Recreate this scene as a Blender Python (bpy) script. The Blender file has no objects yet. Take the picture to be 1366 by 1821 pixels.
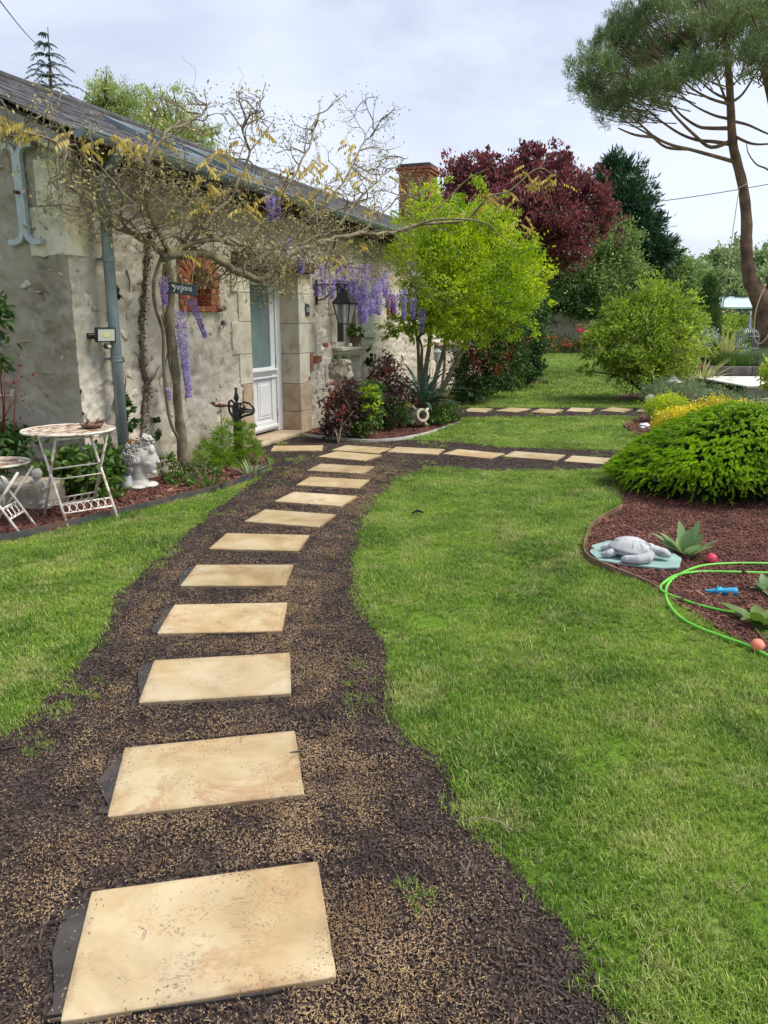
import bpy, bmesh, math, random
import numpy as np
from mathutils import Vector, Matrix, noise
random.seed(7)
rng = np.random.default_rng(7)
S = bpy.context.scene
COL = S.collection
R = math.radians
# ------------------------------------------------------------------ camera, sky, sun, exposure
PITCH = R(13.9); CAMH = 1.5; FPX = 1368.0
cam = bpy.data.objects.new('camera', bpy.data.cameras.new('camera')); COL.objects.link(cam)
cam.location = (0, 0, CAMH); cam.rotation_euler = (R(90) - PITCH, 0, 0)
cam.data.sensor_fit = 'VERTICAL'; cam.data.sensor_height = 24.0; cam.data.lens = 24.0 * FPX / 1821.0
cam.data.clip_start = 0.05; cam.data.clip_end = 2000
S.camera = cam
SUN_EL, SUN_AZ = R(57), R(92)          # azimuth measured from +Y towards +X
w = bpy.data.worlds.new('World'); S.world = w; w.use_nodes = True
nt = w.node_tree; nt.nodes.clear()
def wn(t): return nt.nodes.new(t)
out = wn('ShaderNodeOutputWorld'); bg = wn('ShaderNodeBackground'); bg.inputs[1].default_value = 0.15
sky = wn('ShaderNodeTexSky'); sky.sky_type = 'NISHITA'; sky.sun_disc = False
sky.sun_elevation = SUN_EL; sky.sun_rotation = SUN_AZ; sky.air_density = 1.2; sky.dust_density = 1.5
tc = wn('ShaderNodeTexCoord'); mp = wn('ShaderNodeMapping'); mp.inputs['Scale'].default_value = (1.0, 1.0, 2.6)
n1 = wn('ShaderNodeTexNoise'); n1.inputs['Scale'].default_value = 1.35; n1.inputs['Detail'].default_value = 6; n1.inputs['Roughness'].default_value = .52
n1.inputs['Distortion'].default_value = .4
r1 = wn('ShaderNodeValToRGB'); r1.color_ramp.elements[0].position = .36; r1.color_ramp.elements[1].position = .60
r1.color_ramp.elements[0].color = (1.9, 2.1, 2.6, 1); r1.color_ramp.elements[1].color = (3.35, 3.5, 4.1, 1)
sp = wn('ShaderNodeSeparateXYZ'); r2 = wn('ShaderNodeValToRGB')
r2.color_ramp.elements[0].position = .0; r2.color_ramp.elements[0].color = (1.0, 1.0, 1.0, 1)
r2.color_ramp.elements[1].position = .75; r2.color_ramp.elements[1].color = (.93, .95, .98, 1)
mul = wn('ShaderNodeMix'); mul.data_type = 'RGBA'; mul.blend_type = 'MULTIPLY'; mul.inputs[0].default_value = 1
mx = wn('ShaderNodeMix'); mx.data_type = 'RGBA'; mx.inputs[0].default_value = .86
L = nt.links.new
L(tc.outputs['Generated'], mp.inputs[0]); L(mp.outputs[0], n1.inputs['Vector']); L(n1.outputs[0], r1.inputs[0])
L(tc.outputs['Generated'], sp.inputs[0]); L(sp.outputs['Z'], r2.inputs[0])
cd_ = wn('ShaderNodeVectorMath'); cd_.operation = 'DOT_PRODUCT'; L(tc.outputs['Generated'], cd_.inputs[0]); cd_.inputs[1].default_value = (.145, .905, .40)
cm_ = wn('ShaderNodeMapRange'); cm_.inputs[1].default_value = .955; cm_.inputs[2].default_value = .998; cm_.interpolation_type = 'SMOOTHSTEP'; L(cd_.outputs['Value'], cm_.inputs[0])
cn_ = wn('ShaderNodeTexNoise'); cn_.inputs['Scale'].default_value = 3.2; cn_.inputs['Detail'].default_value = 7; cn_.inputs['Roughness'].default_value = .6; L(mp.outputs[0], cn_.inputs['Vector'])
cr_ = wn('ShaderNodeMapRange'); cr_.inputs[1].default_value = .36; cr_.inputs[2].default_value = .60; L(cn_.outputs[0], cr_.inputs[0])
cx_ = wn('ShaderNodeMath'); cx_.operation = 'MULTIPLY'; L(cm_.outputs[0], cx_.inputs[0]); L(cr_.outputs[0], cx_.inputs[1])
ck_ = wn('ShaderNodeMix'); ck_.data_type = 'RGBA'; L(cx_.outputs[0], ck_.inputs[0]); L(r1.outputs[0], ck_.inputs[6]); ck_.inputs[7].default_value = (2.1, 2.3, 2.75, 1)
L(ck_.outputs[2], mul.inputs[6]); L(r2.outputs[0], mul.inputs[7])
L(sky.outputs[0], mx.inputs[6]); L(mul.outputs[2], mx.inputs[7]); L(mx.outputs[2], bg.inputs[0]); L(bg.outputs[0], out.inputs[0])
sd = bpy.data.lights.new('sun', 'SUN'); sd.energy = 2.7; sd.angle = R(26); sd.color = (1, .955, .88)
sun = bpy.data.objects.new('sun', sd); COL.objects.link(sun)
sun.rotation_euler = Vector((math.sin(SUN_AZ) * math.cos(SUN_EL), math.cos(SUN_AZ) * math.cos(SUN_EL), math.sin(SUN_EL))).to_track_quat('Z', 'Y').to_euler()
S.view_settings.view_transform = 'Standard'; S.view_settings.look = 'None'
S.view_settings.exposure = 0.86; S.view_settings.gamma = 1; S.view_settings.use_curve_mapping = False

# ------------------------------------------------------------------ survey: where photographed points stand in the garden
def _ray(x, y):
    dx = (x - 683) / FPX; dy = (910.5 - y) / FPX
    return Vector((dx, math.cos(PITCH) + dy * math.sin(PITCH), dy * math.cos(PITCH) - math.sin(PITCH)))
def G(x, y, z=0.0):                      # on the ground
    r = _ray(x, y); t = (z - CAMH) / r.z; return Vector((r.x * t, r.y * t, z))
def A(x, y, D):                          # D metres ahead
    r = _ray(x, y); t = D / r.y; return Vector((r.x * t, D, CAMH + r.z * t))
AZ = R(20.1); UX, UY = math.sin(AZ), math.cos(AZ)
HO = Vector((-2.603, 6.648, 0))          # corner of the cottage; local x along the long wall, y into the house
HM = Matrix.Translation(HO) @ Matrix.Rotation(R(90) - AZ, 4, 'Z')
def WL(x, y, o=0.0):                     # on a plane o metres behind the long wall's face, in the cottage's axes
    r = _ray(x, y); n = Vector((-UY, UX, 0)); c = HO.dot(n) + o
    t = c / (r.x * n.x + r.y * n.y); p = r * t + Vector((0, 0, CAMH)); d = p - HO
    return Vector((d.x * UX + d.y * UY, o, p.z))
def W(x, y, o=0.0): return HM @ WL(x, y, o)
def HW(s, n, z): return HM @ Vector((s, n, z))
def PX(D): return D / 1400.0             # metres per photo pixel at distance D

# ------------------------------------------------------------------ objects
WM = {}
def tag(o, label=None, cat=None, group=None, kind=None):
    if label: o['label'] = label
    if cat: o['category'] = cat
    if group: o['group'] = group
    if kind: o['kind'] = kind
    return o
def thing(name, label, cat, loc=(0, 0, 0), rz=0.0, group=None):
    o = bpy.data.objects.new(name, None); COL.objects.link(o); o.location = loc; o.rotation_euler = (0, 0, rz)
    o.empty_display_size = .1
    WM[o.name] = Matrix.Translation(Vector(loc)) @ Matrix.Rotation(rz, 4, 'Z')
    return tag(o, label, cat, group)
def link(name, me, mat=None, parent=None, loc=None, rot=None, sc=None):
    o = bpy.data.objects.new(name, me); COL.objects.link(o)
    if mat and me and not me.materials: me.materials.append(mat)
    if parent: o.parent = parent
    if loc is not None: o.location = loc
    if rot is not None: o.rotation_euler = rot
    if sc is not None: o.scale = sc
    return o
def copy_tree(o, parent=None):
    c = o.copy(); COL.objects.link(c)
    if parent: c.parent = parent
    for ch in list(o.children): copy_tree(ch, c)
    return c
class MB:
    def __init__(s): s.v = []; s.f = []
    def add(s, vs, fs):
        k = len(s.v); s.v += [tuple(v) for v in vs]; s.f += [tuple(i + k for i in f) for f in fs]; return s
    def hexa(s, p): return s.add(p, [(0, 3, 2, 1), (4, 5, 6, 7), (0, 1, 5, 4), (1, 2, 6, 5), (2, 3, 7, 6), (3, 0, 4, 7)])
    def box(s, c, d, rot=None):
        c = Vector(c); h = [x / 2 for x in d]
        p = [Vector((i * h[0], j * h[1], k * h[2])) for k in (-1, 1) for i, j in ((-1, -1), (1, -1), (1, 1), (-1, 1))]
        if rot is not None: p = [rot @ q for q in p]
        return s.hexa([c + q for q in p])
    def span(s, a, b): return s.box([(x + y) / 2 for x, y in zip(a, b)], [abs(y - x) for x, y in zip(a, b)])
    def tube(s, pts, rad, n=8, cap=True, closed=False):
        pts = [Vector(p) for p in pts]; m = len(pts)
        if not isinstance(rad, (list, tuple)): rad = [rad] * m
        vs = []; up = None
        for i, p in enumerate(pts):
            if closed: t = pts[(i + 1) % m] - pts[i - 1]
            else: t = pts[min(i + 1, m - 1)] - pts[max(i - 1, 0)]
            if t.length < 1e-9: t = Vector((0, 0, 1))
            t.normalize()
            if up is None: up = t.orthogonal().normalized()
            up = up - t * up.dot(t)
            up = up.normalized() if up.length > 1e-6 else t.orthogonal().normalized()
            b = t.cross(up)
            for k in range(n):
                a = 2 * math.pi * k / n; vs.append(p + (up * math.cos(a) + b * math.sin(a)) * rad[i])
        fs = []
        for i in range(m if closed else m - 1):
            j = (i + 1) % m
            for k in range(n): fs.append((i * n + k, i * n + (k + 1) % n, j * n + (k + 1) % n, j * n + k))
        if cap and not closed:
            fs.append(tuple(range(n - 1, -1, -1))); fs.append(tuple((m - 1) * n + k for k in range(n)))
        return s.add(vs, fs)
    def lathe(s, prof, n=20, M=None, c=(0, 0, 0), jit=0):
        c = Vector(c); vs = []
        for r, z in prof:
            for k in range(n):
                a = 2 * math.pi * k / n; q = Vector((r * math.cos(a), r * math.sin(a), z))
                if M is not None: q = M @ q
                vs.append(c + q)
        m = len(prof); fs = []
        for i in range(m - 1):
            for k in range(n): fs.append((i * n + k, i * n + (k + 1) % n, (i + 1) * n + (k + 1) % n, (i + 1) * n + k))
        fs.append(tuple(range(n - 1, -1, -1))); fs.append(tuple((m - 1) * n + k for k in range(n)))
        return s.add(vs, fs)
    def ball(s, c, r, n=12, m=8, M=None, bump=0):
        c = Vector(c); r = r if hasattr(r, '__len__') else (r, r, r); vs = []; fs = []
        for i in range(m + 1):
            th = math.pi * i / m
            for k in range(n):
                a = 2 * math.pi * k / n
                d = Vector((math.sin(th) * math.cos(a), math.sin(th) * math.sin(a), -math.cos(th)))
                q = Vector((d.x * r[0], d.y * r[1], d.z * r[2]))
                if bump: q *= 1 + bump * noise.noise((d + c * 3.1) * 1.7)
                if M is not None: q = M @ q
                vs.append(c + q)
        for i in range(m):
            for k in range(n): fs.append((i * n + k, i * n + (k + 1) % n, (i + 1) * n + (k + 1) % n, (i + 1) * n + k))
        return s.add(vs, fs)
    def poly(s, pts, z0, z1):
        n = len(pts)
        return s.add([(x, y, z0) for x, y in pts] + [(x, y, z1) for x, y in pts],
                     [tuple(range(n - 1, -1, -1)), tuple(range(n, 2 * n))] + [(i, (i + 1) % n, n + (i + 1) % n, n + i) for i in range(n)])
    def mesh(s, name, mat=None, smooth=False, M=None):
        me = bpy.data.meshes.new(name)
        vs = s.v if M is None else [tuple(M @ Vector(v)) for v in s.v]
        me.from_pydata(vs, [], s.f); me.validate(verbose=False)
        bm = bmesh.new(); bm.from_mesh(me); bmesh.ops.recalc_face_normals(bm, faces=bm.faces[:]); bm.to_mesh(me); bm.free()
        if smooth: me.polygons.foreach_set('use_smooth', [True] * len(me.polygons))
        if mat: me.materials.append(mat)
        me.update(); return me
    def build(s, name, mat, parent=None, smooth=False, world=False, bevel=0, kind=None, remesh=0, sub=0):
        M = WM[parent.name].inverted() if (world and parent and parent.name in WM) else None
        o = link(name, s.mesh(name, mat, smooth, M), None, parent)
        if remesh:
            m = o.modifiers.new('remesh', 'REMESH'); m.mode = 'VOXEL'; m.voxel_size = remesh; m.use_smooth_shade = True
            m2 = o.modifiers.new('smooth', 'SMOOTH'); m2.iterations = 3; m2.factor = .6
        if bevel:
            b = o.modifiers.new('bevel', 'BEVEL'); b.width = bevel; b.segments = 2; b.limit_method = 'ANGLE'; b.angle_limit = R(40)
        if sub:
            m = o.modifiers.new('sub', 'SUBSURF'); m.levels = sub; m.render_levels = sub
        if kind: o['kind'] = kind
        return o
def npmesh(name, V, nper, mat, parent=None, M=None, kind=None, tri=False):
    """V (n, nper, 3): n separate faces"""
    V = np.asarray(V, dtype=np.float32); n = V.shape[0]; V = V.reshape(-1, 3)
    if M is not None:
        m = np.array(M); V = V @ m[:3, :3].T + m[:3, 3]
    me = bpy.data.meshes.new(name); me.vertices.add(n * nper); me.vertices.foreach_set('co', np.ascontiguousarray(V, dtype=np.float32).ravel())
    me.loops.add(n * nper); me.loops.foreach_set('vertex_index', np.arange(n * nper, dtype=np.int32))
    me.polygons.add(n); me.polygons.foreach_set('loop_start', np.arange(0, n * nper, nper, dtype=np.int32))
    me.polygons.foreach_set('loop_total', np.full(n, nper, dtype=np.int32)); me.update(calc_edges=True)
    me.materials.append(mat); o = link(name, me, None, parent)
    if kind: o['kind'] = kind
    return o
def unit(a): return a / np.maximum(np.linalg.norm(a, axis=1, keepdims=True), 1e-9)
def leafquads(P, D, Lh, Wd, fold=.25, r=None):
    """diamond leaves: P base, D direction, Lh length, Wd width"""
    r = r or rng; n = len(P); D = unit(D); side = unit(np.cross(D, r.normal(size=(n, 3)))); nm = np.cross(D, side)
    Lh = np.asarray(Lh).reshape(-1, 1) * np.ones((n, 1)); Wd = np.asarray(Wd).reshape(-1, 1) * np.ones((n, 1))
    mid = P + D * Lh * .48
    return np.stack([P, mid + side * Wd * .5 + nm * Wd * fold, P + D * Lh, mid - side * Wd * .5 + nm * Wd * fold], axis=1)
def leafmesh(name, V, mat, parent, M_):
    """V from leafquads (base, side, tip, side) -> pointed oval leaves with a midrib fold"""
    b, l, t, r2 = V[:, 0], V[:, 1], V[:, 2], V[:, 3]; c = (l + r2) / 2; m = b * .5 + t * .5; nrm = (c - m); hw = (l - r2) / 2; ax = t - b
    dr = np.zeros_like(b); dr[:, 2] = -.10 * np.linalg.norm(ax, axis=1)
    q = np.stack([b, b + ax * .26 + hw * .86 + nrm * .7, b + ax * .66 + hw * .74 + nrm * .8 + dr * .4, t + dr, b + ax * .66 - hw * .74 + nrm * .8 + dr * .4, b + ax * .26 - hw * .86 + nrm * .7, m - nrm * .1], 1)
    n = len(q); q = q.reshape(-1, 3)
    if M_ is not None: mm = np.array(M_); q = q @ mm[:3, :3].T + mm[:3, 3]
    me = bpy.data.meshes.new(name); me.vertices.add(n * 7); me.vertices.foreach_set('co', np.ascontiguousarray(q, dtype=np.float32).ravel())
    idx = (np.arange(n, dtype=np.int32)[:, None] * 7 + np.array([0, 1, 2, 3, 6, 0, 6, 3, 4, 5], dtype=np.int32)[None]).ravel()
    me.loops.add(n * 10); me.loops.foreach_set('vertex_index', idx); me.polygons.add(n * 2)
    me.polygons.foreach_set('loop_start', np.arange(0, n * 10, 5, dtype=np.int32)); me.polygons.foreach_set('loop_total', np.full(n * 2, 5, dtype=np.int32)); me.polygons.foreach_set('use_smooth', np.ones(n * 2, dtype=bool)); me.update(calc_edges=True)
    me.materials.append(mat); return link(name, me, None, parent)
def crown(blobs, n, leaf, width, shell=(.55, 1.02), clump=.13, per=26, droop=0.0, out=.5, up=0.0, lvar=.35, rough=.3, zmin=.03, r=None):
    """leaves gathered in clumps over the blobs (cx,cy,cz,rx,ry,rz); returns leaf faces and clump centres"""
    r = r or rng
    B = np.array(blobs, float); wgt = (B[:, 3] * B[:, 4] + B[:, 3] * B[:, 5]) ; wgt /= wgt.sum()
    nc = max(3, n // per); b = r.choice(len(B), nc, p=wgt); u = unit(r.normal(size=(nc, 3)))
    lump = np.array([noise.noise(Vector(B[b[i], :3] * .7 + u[i] * 2.2)) for i in range(nc)])
    rad = r.uniform(shell[0], shell[1], nc) ** .6 * (1 + rough * lump * 1.6)
    Cc = B[b, :3] + u * B[b, 3:6] * rad[:, None]
    size = B[b, 3:6].mean(axis=1) * clump
    k = r.integers(0, nc, n)
    P = Cc[k] + r.normal(size=(n, 3)) * size[k][:, None] * np.array([1, 1, .75])
    D = u[k] * out + r.normal(size=(n, 3)) * .6 + np.array([0, 0, up - droop])
    keep = P[:, 2] > zmin; P = P[keep]; D = D[keep]; m = len(P)
    s = 1 + lvar * r.uniform(-1, 1, m)
    return leafquads(P, D, leaf * s, width * s, r=r), Cc
def blob(x, y, D, rp, ry=None, depth=1.0):
    c = A(x, y, D); k = PX(D); r_ = rp * k; rz = (ry or rp) * k
    return (c.x, c.y, c.z, r_, r_ * depth, rz)
def limbs(mb, root, targets, r0, sag=.12, n=6):
    root = Vector(root)
    for t in targets:
        t = Vector(t); d = t - root; m = root + d * .5 + Vector((random.uniform(-1, 1), random.uniform(-1, 1), random.uniform(-.3, 1))) * d.length * sag
        pts = [root, root.lerp(m, .5) + Vector((0, 0, .02)), m, m.lerp(t, .55), t]
        mb.tube(pts, [r0, r0 * .8, r0 * .6, r0 * .42, r0 * .22], n)

# ------------------------------------------------------------------ materials
def new_mat(name):
    m = bpy.data.materials.new(name); m.use_nodes = True; t = m.node_tree; t.nodes.clear()
    o = t.nodes.new('ShaderNodeOutputMaterial'); p = t.nodes.new('ShaderNodeBsdfPrincipled'); t.links.new(p.outputs[0], o.inputs[0])
    return m, t, p, o
def ramp(t, stops):
    r = t.nodes.new('ShaderNodeValToRGB'); e = r.color_ramp.elements
    while len(e) < len(stops): e.new(.5)
    for i, (p, c) in enumerate(stops):
        e[i].position = p; e[i].color = tuple(c if hasattr(c, '__len__') else (c, c, c))[:3] + (1,)
    return r
def noisen(t, vec, scale, detail=5, rough=.6, dist=0):
    n = t.nodes.new('ShaderNodeTexNoise'); n.inputs['Scale'].default_value = scale; n.inputs['Detail'].default_value = detail
    n.inputs['Roughness'].default_value = rough; n.inputs['Distortion'].default_value = dist
    if vec is not None: t.links.new(vec, n.inputs['Vector'])
    return n.outputs['Fac']
def mixc(t, f, a, b, mode='MIX'):
    m = t.nodes.new('ShaderNodeMix'); m.data_type = 'RGBA'; m.blend_type = mode
    for i, v in ((0, f), (6, a), (7, b)):
        if hasattr(v, 'is_linked') or hasattr(v, 'links'): t.links.new(v, m.inputs[i])
        else: m.inputs[i].default_value = v if i == 0 else tuple(v)[:3] + (1,)
    return m.outputs[2]
def math_(t, op, a, b=None, clamp=False):
    m = t.nodes.new('ShaderNodeMath'); m.operation = op; m.use_clamp = clamp
    for i, v in ((0, a), (1, b)):
        if v is None: continue
        if hasattr(v, 'links'): t.links.new(v, m.inputs[i])
        else: m.inputs[i].default_value = v
    return m.outputs[0]
def coords(t, kind='Object', perobj=False):
    if kind == 'World': v = t.nodes.new('ShaderNodeNewGeometry').outputs['Position']
    else: v = t.nodes.new('ShaderNodeTexCoord').outputs['Object']
    if perobj:
        oi = t.nodes.new('ShaderNodeObjectInfo'); a = t.nodes.new('ShaderNodeVectorMath'); a.operation = 'ADD'
        s = t.nodes.new('ShaderNodeVectorMath'); s.operation = 'SCALE'; c = t.nodes.new('ShaderNodeCombineXYZ')
        for i in range(3): t.links.new(oi.outputs['Random'], c.inputs[i])
        t.links.new(c.outputs[0], s.inputs[0]); s.inputs['Scale'].default_value = 57.0
        t.links.new(v, a.inputs[0]); t.links.new(s.outputs[0], a.inputs[1]); v = a.outputs[0]
    return v
def bumpn(t, p, h, strength=.4, dist=.01, prev=None):
    b = t.nodes.new('ShaderNodeBump'); b.inputs['Strength'].default_value = strength; b.inputs['Distance'].default_value = dist
    t.links.new(h, b.inputs['Height'])
    if prev is not None: t.links.new(prev, b.inputs['Normal'])
    if p is not None: t.links.new(b.outputs[0], p.inputs['Normal'])
    return b.outputs[0]
def nm(name, stops, scale=6, rough=.75, bump=.3, bscale=None, bdist=.006, coord='Object', island=0, objr=0, metal=0, spec=.35, trans=0, detail=6, transcol=None):
    m, t, p, o = new_mat(name); v = coords(t, coord, perobj=(objr > 0 and coord == 'Object'))
    if not isinstance(stops, list): stops = [(0.0, stops)] * 1 + [(1.0, stops)]
    if len(stops) == 2 and not isinstance(stops[0][0], (int, float)): stops = [(.33, stops[0]), (.67, stops[1])]
    c = ramp(t, stops); t.links.new(noisen(t, v, scale, detail), c.inputs[0]); c = c.outputs[0]
    if island or objr:
        h = t.nodes.new('ShaderNodeHueSaturation'); t.links.new(c, h.inputs['Color'])
        src = t.nodes.new('ShaderNodeNewGeometry').outputs['Random Per Island'] if island else t.nodes.new('ShaderNodeObjectInfo').outputs['Random']
        k = island or objr
        mr = t.nodes.new('ShaderNodeMapRange'); mr.inputs[3].default_value = 1 - k; mr.inputs[4].default_value = 1 + k
        t.links.new(src, mr.inputs[0]); t.links.new(mr.outputs[0], h.inputs['Value'])
        mh = t.nodes.new('ShaderNodeMapRange'); mh.inputs[3].default_value = .5 - k * .05; mh.inputs[4].default_value = .5 + k * .05
        fr = math_(t, 'FRACT', math_(t, 'MULTIPLY', src, 7.31)); t.links.new(fr, mh.inputs[0]); t.links.new(mh.outputs[0], h.inputs['Hue'])
        c = h.outputs[0]
    t.links.new(c, p.inputs['Base Color']); p.inputs['Roughness'].default_value = rough; p.inputs['Metallic'].default_value = metal
    p.inputs['Specular IOR Level'].default_value = spec
    if bump: bumpn(t, p, noisen(t, v, bscale or scale * 6, 4), bump, bdist)
    if trans:
        tr = t.nodes.new('ShaderNodeBsdfTranslucent'); hs = t.nodes.new('ShaderNodeHueSaturation'); hs.inputs['Value'].default_value = 1.5; hs.inputs['Saturation'].default_value = 1.1
        t.links.new(c, hs.inputs['Color']); t.links.new(hs.outputs[0], tr.inputs[0])
        ms = t.nodes.new('ShaderNodeMixShader'); ms.inputs[0].default_value = trans
        t.links.new(p.outputs[0], ms.inputs[1]); t.links.new(tr.outputs[0], ms.inputs[2]); t.links.new(ms.outputs[0], o.inputs[0])
    return m
def leafm(name, a, b, island=.35, rough=.5, trans=.3, scale=1.3, spec=.35):
    return nm(name, [(.35, a), (.65, b)], scale=scale, rough=rough, bump=0, coord='World', island=island, trans=trans, spec=spec, detail=3)

M = {}
M['bark_dark'] = nm('bark_dark', [(.3, (.035, .028, .02)), (.7, (.12, .095, .07))], 14, .9, .6, 40, .01)
M['bark_wist'] = nm('bark_wist', [(.3, (.10, .08, .05)), (.55, (.22, .18, .12)), (.72, (.34, .30, .14))], 9, .9, .6, 40, .006, coord='World')
M['twig'] = nm('twig', [(.3, (.13, .10, .07)), (.6, (.25, .20, .145)), (.75, (.36, .32, .18))], 9, .9, 0, coord='World')
M['bark_pine'] = nm('bark_pine', [(.3, (.07, .045, .032)), (.5, (.17, .10, .068)), (.7, (.25, .16, .11))], 3, .9, .8, 9, .05, coord='World')
M['iron'] = nm('iron', [(.4, (.012, .012, .013)), (.7, (.035, .033, .032))], 20, .45, .3, 60, .002, spec=.5)
M['zinc'] = nm('zinc', [(.35, (.19, .23, .25)), (.7, (.27, .31, .33))], 5, .42, .12, 30, .002, metal=.35, coord='World')
M['greypaint'] = nm('greypaint', [(.35, (.36, .41, .43)), (.7, (.47, .52, .54))], 12, .5, .2, 50, .002)
M['whitepaint'] = nm('whitepaint', [(.35, (.74, .75, .74)), (.7, (.80, .80, .79))], 8, .35, .05)
M['rustwhite'] = nm('rustwhite', [(.34, (.23, .11, .05)), (.43, (.50, .42, .34)), (.55, (.68, .64, .58)), (.8, (.74, .71, .66))], 13, .65, .3, 60, .002, coord='World')
M['rusttop'] = nm('rusttop', [(.40, (.22, .12, .065)), (.5, (.42, .33, .24)), (.64, (.62, .57, .48))], 11, .7, .3, 60, .002, coord='World')
M['rust'] = nm('rust', [(.3, (.07, .025, .012)), (.7, (.22, .08, .035))], 16, .9, .5, 50, .003, coord='World')
M['oldwood'] = nm('oldwood', [(.3, (.045, .025, .018)), (.7, (.12, .068, .05))], 7, .85, .5, 30, .004)
M['greywood'] = nm('greywood', [(.3, (.20, .18, .16)), (.7, (.38, .36, .33))], 7, .85, .5, 30, .004)
M['ashlar'] = nm('ashlar', [(.30, (.33, .27, .17)), (.42, (.50, .45, .33)), (.52, (.60, .55, .43)), (.72, (.68, .64, .53))], 5, .9, .7, 28, .008, objr=.10, detail=9)
M['ashlar_brown'] = nm('ashlar_brown', [(.25, (.28, .20, .12)), (.55, (.44, .345, .235)), (.8, (.52, .44, .33))], 5, .9, .7, 35, .007, objr=.10)
M['brick'] = nm('brick', [(.3, (.17, .055, .03)), (.5, (.33, .115, .06)), (.62, (.40, .17, .095)), (.78, (.50, .30, .20))], 14, .9, .6, 50, .004, objr=.22)
M['mortar'] = nm('mortar', [(.3, (.50, .41, .31)), (.7, (.68, .59, .47))], 9, .95, .6, 60, .004)
M['rubble'] = nm('rubble', [(.25, (.36, .29, .19)), (.5, (.58, .52, .40)), (.75, (.70, .65, .53))], 12, .95, .8, 60, .008, objr=.18)
M['slate'] = nm('slate', [(.3, (.035, .033, .036)), (.55, (.075, .071, .074)), (.68, (.14, .13, .12)), (.8, (.26, .245, .215))], 9, .8, .5, 40, .003, objr=.3)
M['slate_far'] = nm('slate_far', [(.3, (.04, .037, .04)), (.55, (.075, .071, .074)), (.72, (.15, .14, .13))], 7, .8, .4, 40, .003, coord='World', island=.3)
M['stone'] = nm('stone', [(.25, (.28, .265, .235)), (.5, (.50, .48, .43)), (.8, (.62, .60, .55))], 6, .85, .5, 50, .003, coord='World')
M['stone_dirty'] = nm('stone_dirty', [(.25, (.16, .13, .09)), (.5, (.37, .31, .235)), (.8, (.50, .45, .37))], 7, .9, .5, 50, .003, coord='World')
M['turtle'] = nm('turtle', [(.3, (.22, .225, .22)), (.5, (.40, .41, .41)), (.75, (.55, .56, .56))], 9, .8, .45, 60, .004, coord='World')
M['terracotta'] = nm('terracotta', [(.3, (.12, .07, .05)), (.7, (.22, .13, .095))], 9, .85, .4)
M['glass_dark'], t_, p_, o_ = new_mat('glass_dark'); p_.inputs['Base Color'].default_value = (.02, .025, .027, 1); p_.inputs['Roughness'].default_value = .04; p_.inputs['Specular IOR Level'].default_value = .8
M['lamp_glass'], t_, p_, o_ = new_mat('lamp_glass'); p_.inputs['Base Color'].default_value = (.9, .93, .93, 1); p_.inputs['Roughness'].default_value = .08; p_.inputs['Transmission Weight'].default_value = .92; p_.inputs['IOR'].default_value = 1.1
M['led'] = nm('led', [(.4, (.55, .56, .50)), (.6, (.66, .66, .56))], 5, .3, 0)
M['ledchip'] = nm('ledchip', (.85, .75, .25), rough=.4, bump=0)
M['board'] = nm('board', [(.4, (.035, .045, .055)), (.7, (.075, .09, .10))], 6, .8, .2)
M['chalk'] = nm('chalk', (.75, .78, .76), rough=.9, bump=0)
M['curtain'] = nm('curtain', [(.4, (.15, .21, .21)), (.7, (.20, .27, .27))], 2, .12, 0, spec=.6)
M['shutter'] = nm('shutter', [(.35, (.50, .53, .46)), (.7, (.62, .645, .58))], 6, .6, .15)
M['hose'] = nm('hose', [(.4, (.10, .40, .035)), (.6, (.16, .52, .05))], 6, .4, .1, coord='World')
M['teal'] = nm('teal', [(.3, (.14, .24, .21)), (.6, (.26, .39, .35)), (.8, (.36, .47, .43))], 5, .7, .3, 40, .002)
M['steel_edge'] = nm('steel_edge', [(.35, (.035, .038, .04)), (.52, (.065, .066, .066)), (.64, (.14, .075, .045))], 5, .6, .2, coord='World')
M['rust_edge'] = nm('rust_edge', [(.35, (.12, .065, .04)), (.7, (.26, .16, .10))], 7, .8, .3, coord='World')
M['pvc_edge'] = nm('pvc_edge', [(.35, (.30, .29, .27)), (.7, (.50, .49, .46))], 7, .8, .3, coord='World')
M['deck'] = nm('deck', [(.35, (.52, .50, .46)), (.7, (.66, .64, .60))], 3, .8, .2, coord='World')
M['sleeper'] = nm('sleeper', [(.3, (.09, .07, .06)), (.7, (.22, .19, .17))], 5, .9, .5, 20, .01, coord='World')
M['paving'] = nm('paving', [(.3, (.34, .25, .15)), (.7, (.52, .42, .29))], 3, .85, .3, coord='World')
M['balloon_pink'] = nm('balloon_pink', (.72, .09, .15), rough=.45, bump=0)
M['coral'] = nm('coral', [(.4, (.78, .20, .12)), (.7, (.86, .32, .2))], 9, .6, .2)
M['bluetoy'] = nm('bluetoy', (.02, .30, .50), rough=.4, bump=.1)
M['redglaze'] = nm('redglaze', [(.4, (.35, .03, .025)), (.7, (.55, .06, .05))], 9, .3, .1)
M['cream'] = nm('cream', [(.3, (.40, .35, .22)), (.6, (.62, .57, .40)), (.8, (.70, .66, .50))], 7, .7, .3, 40, .003)
M['dark'] = nm('dark', (.012, .012, .012), rough=.9, bump=0)
M['galv'] = nm('galv', [(.4, (.50, .52, .52)), (.7, (.68, .69, .69))], 9, .4, .1, metal=.3)
M['cable'] = nm('cable', (.05, .055, .06), rough=.6, bump=0)
M['rope'] = nm('rope', [(.4, (.42, .33, .20)), (.7, (.55, .46, .30))], 20, .9, .3, coord='World')
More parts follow.
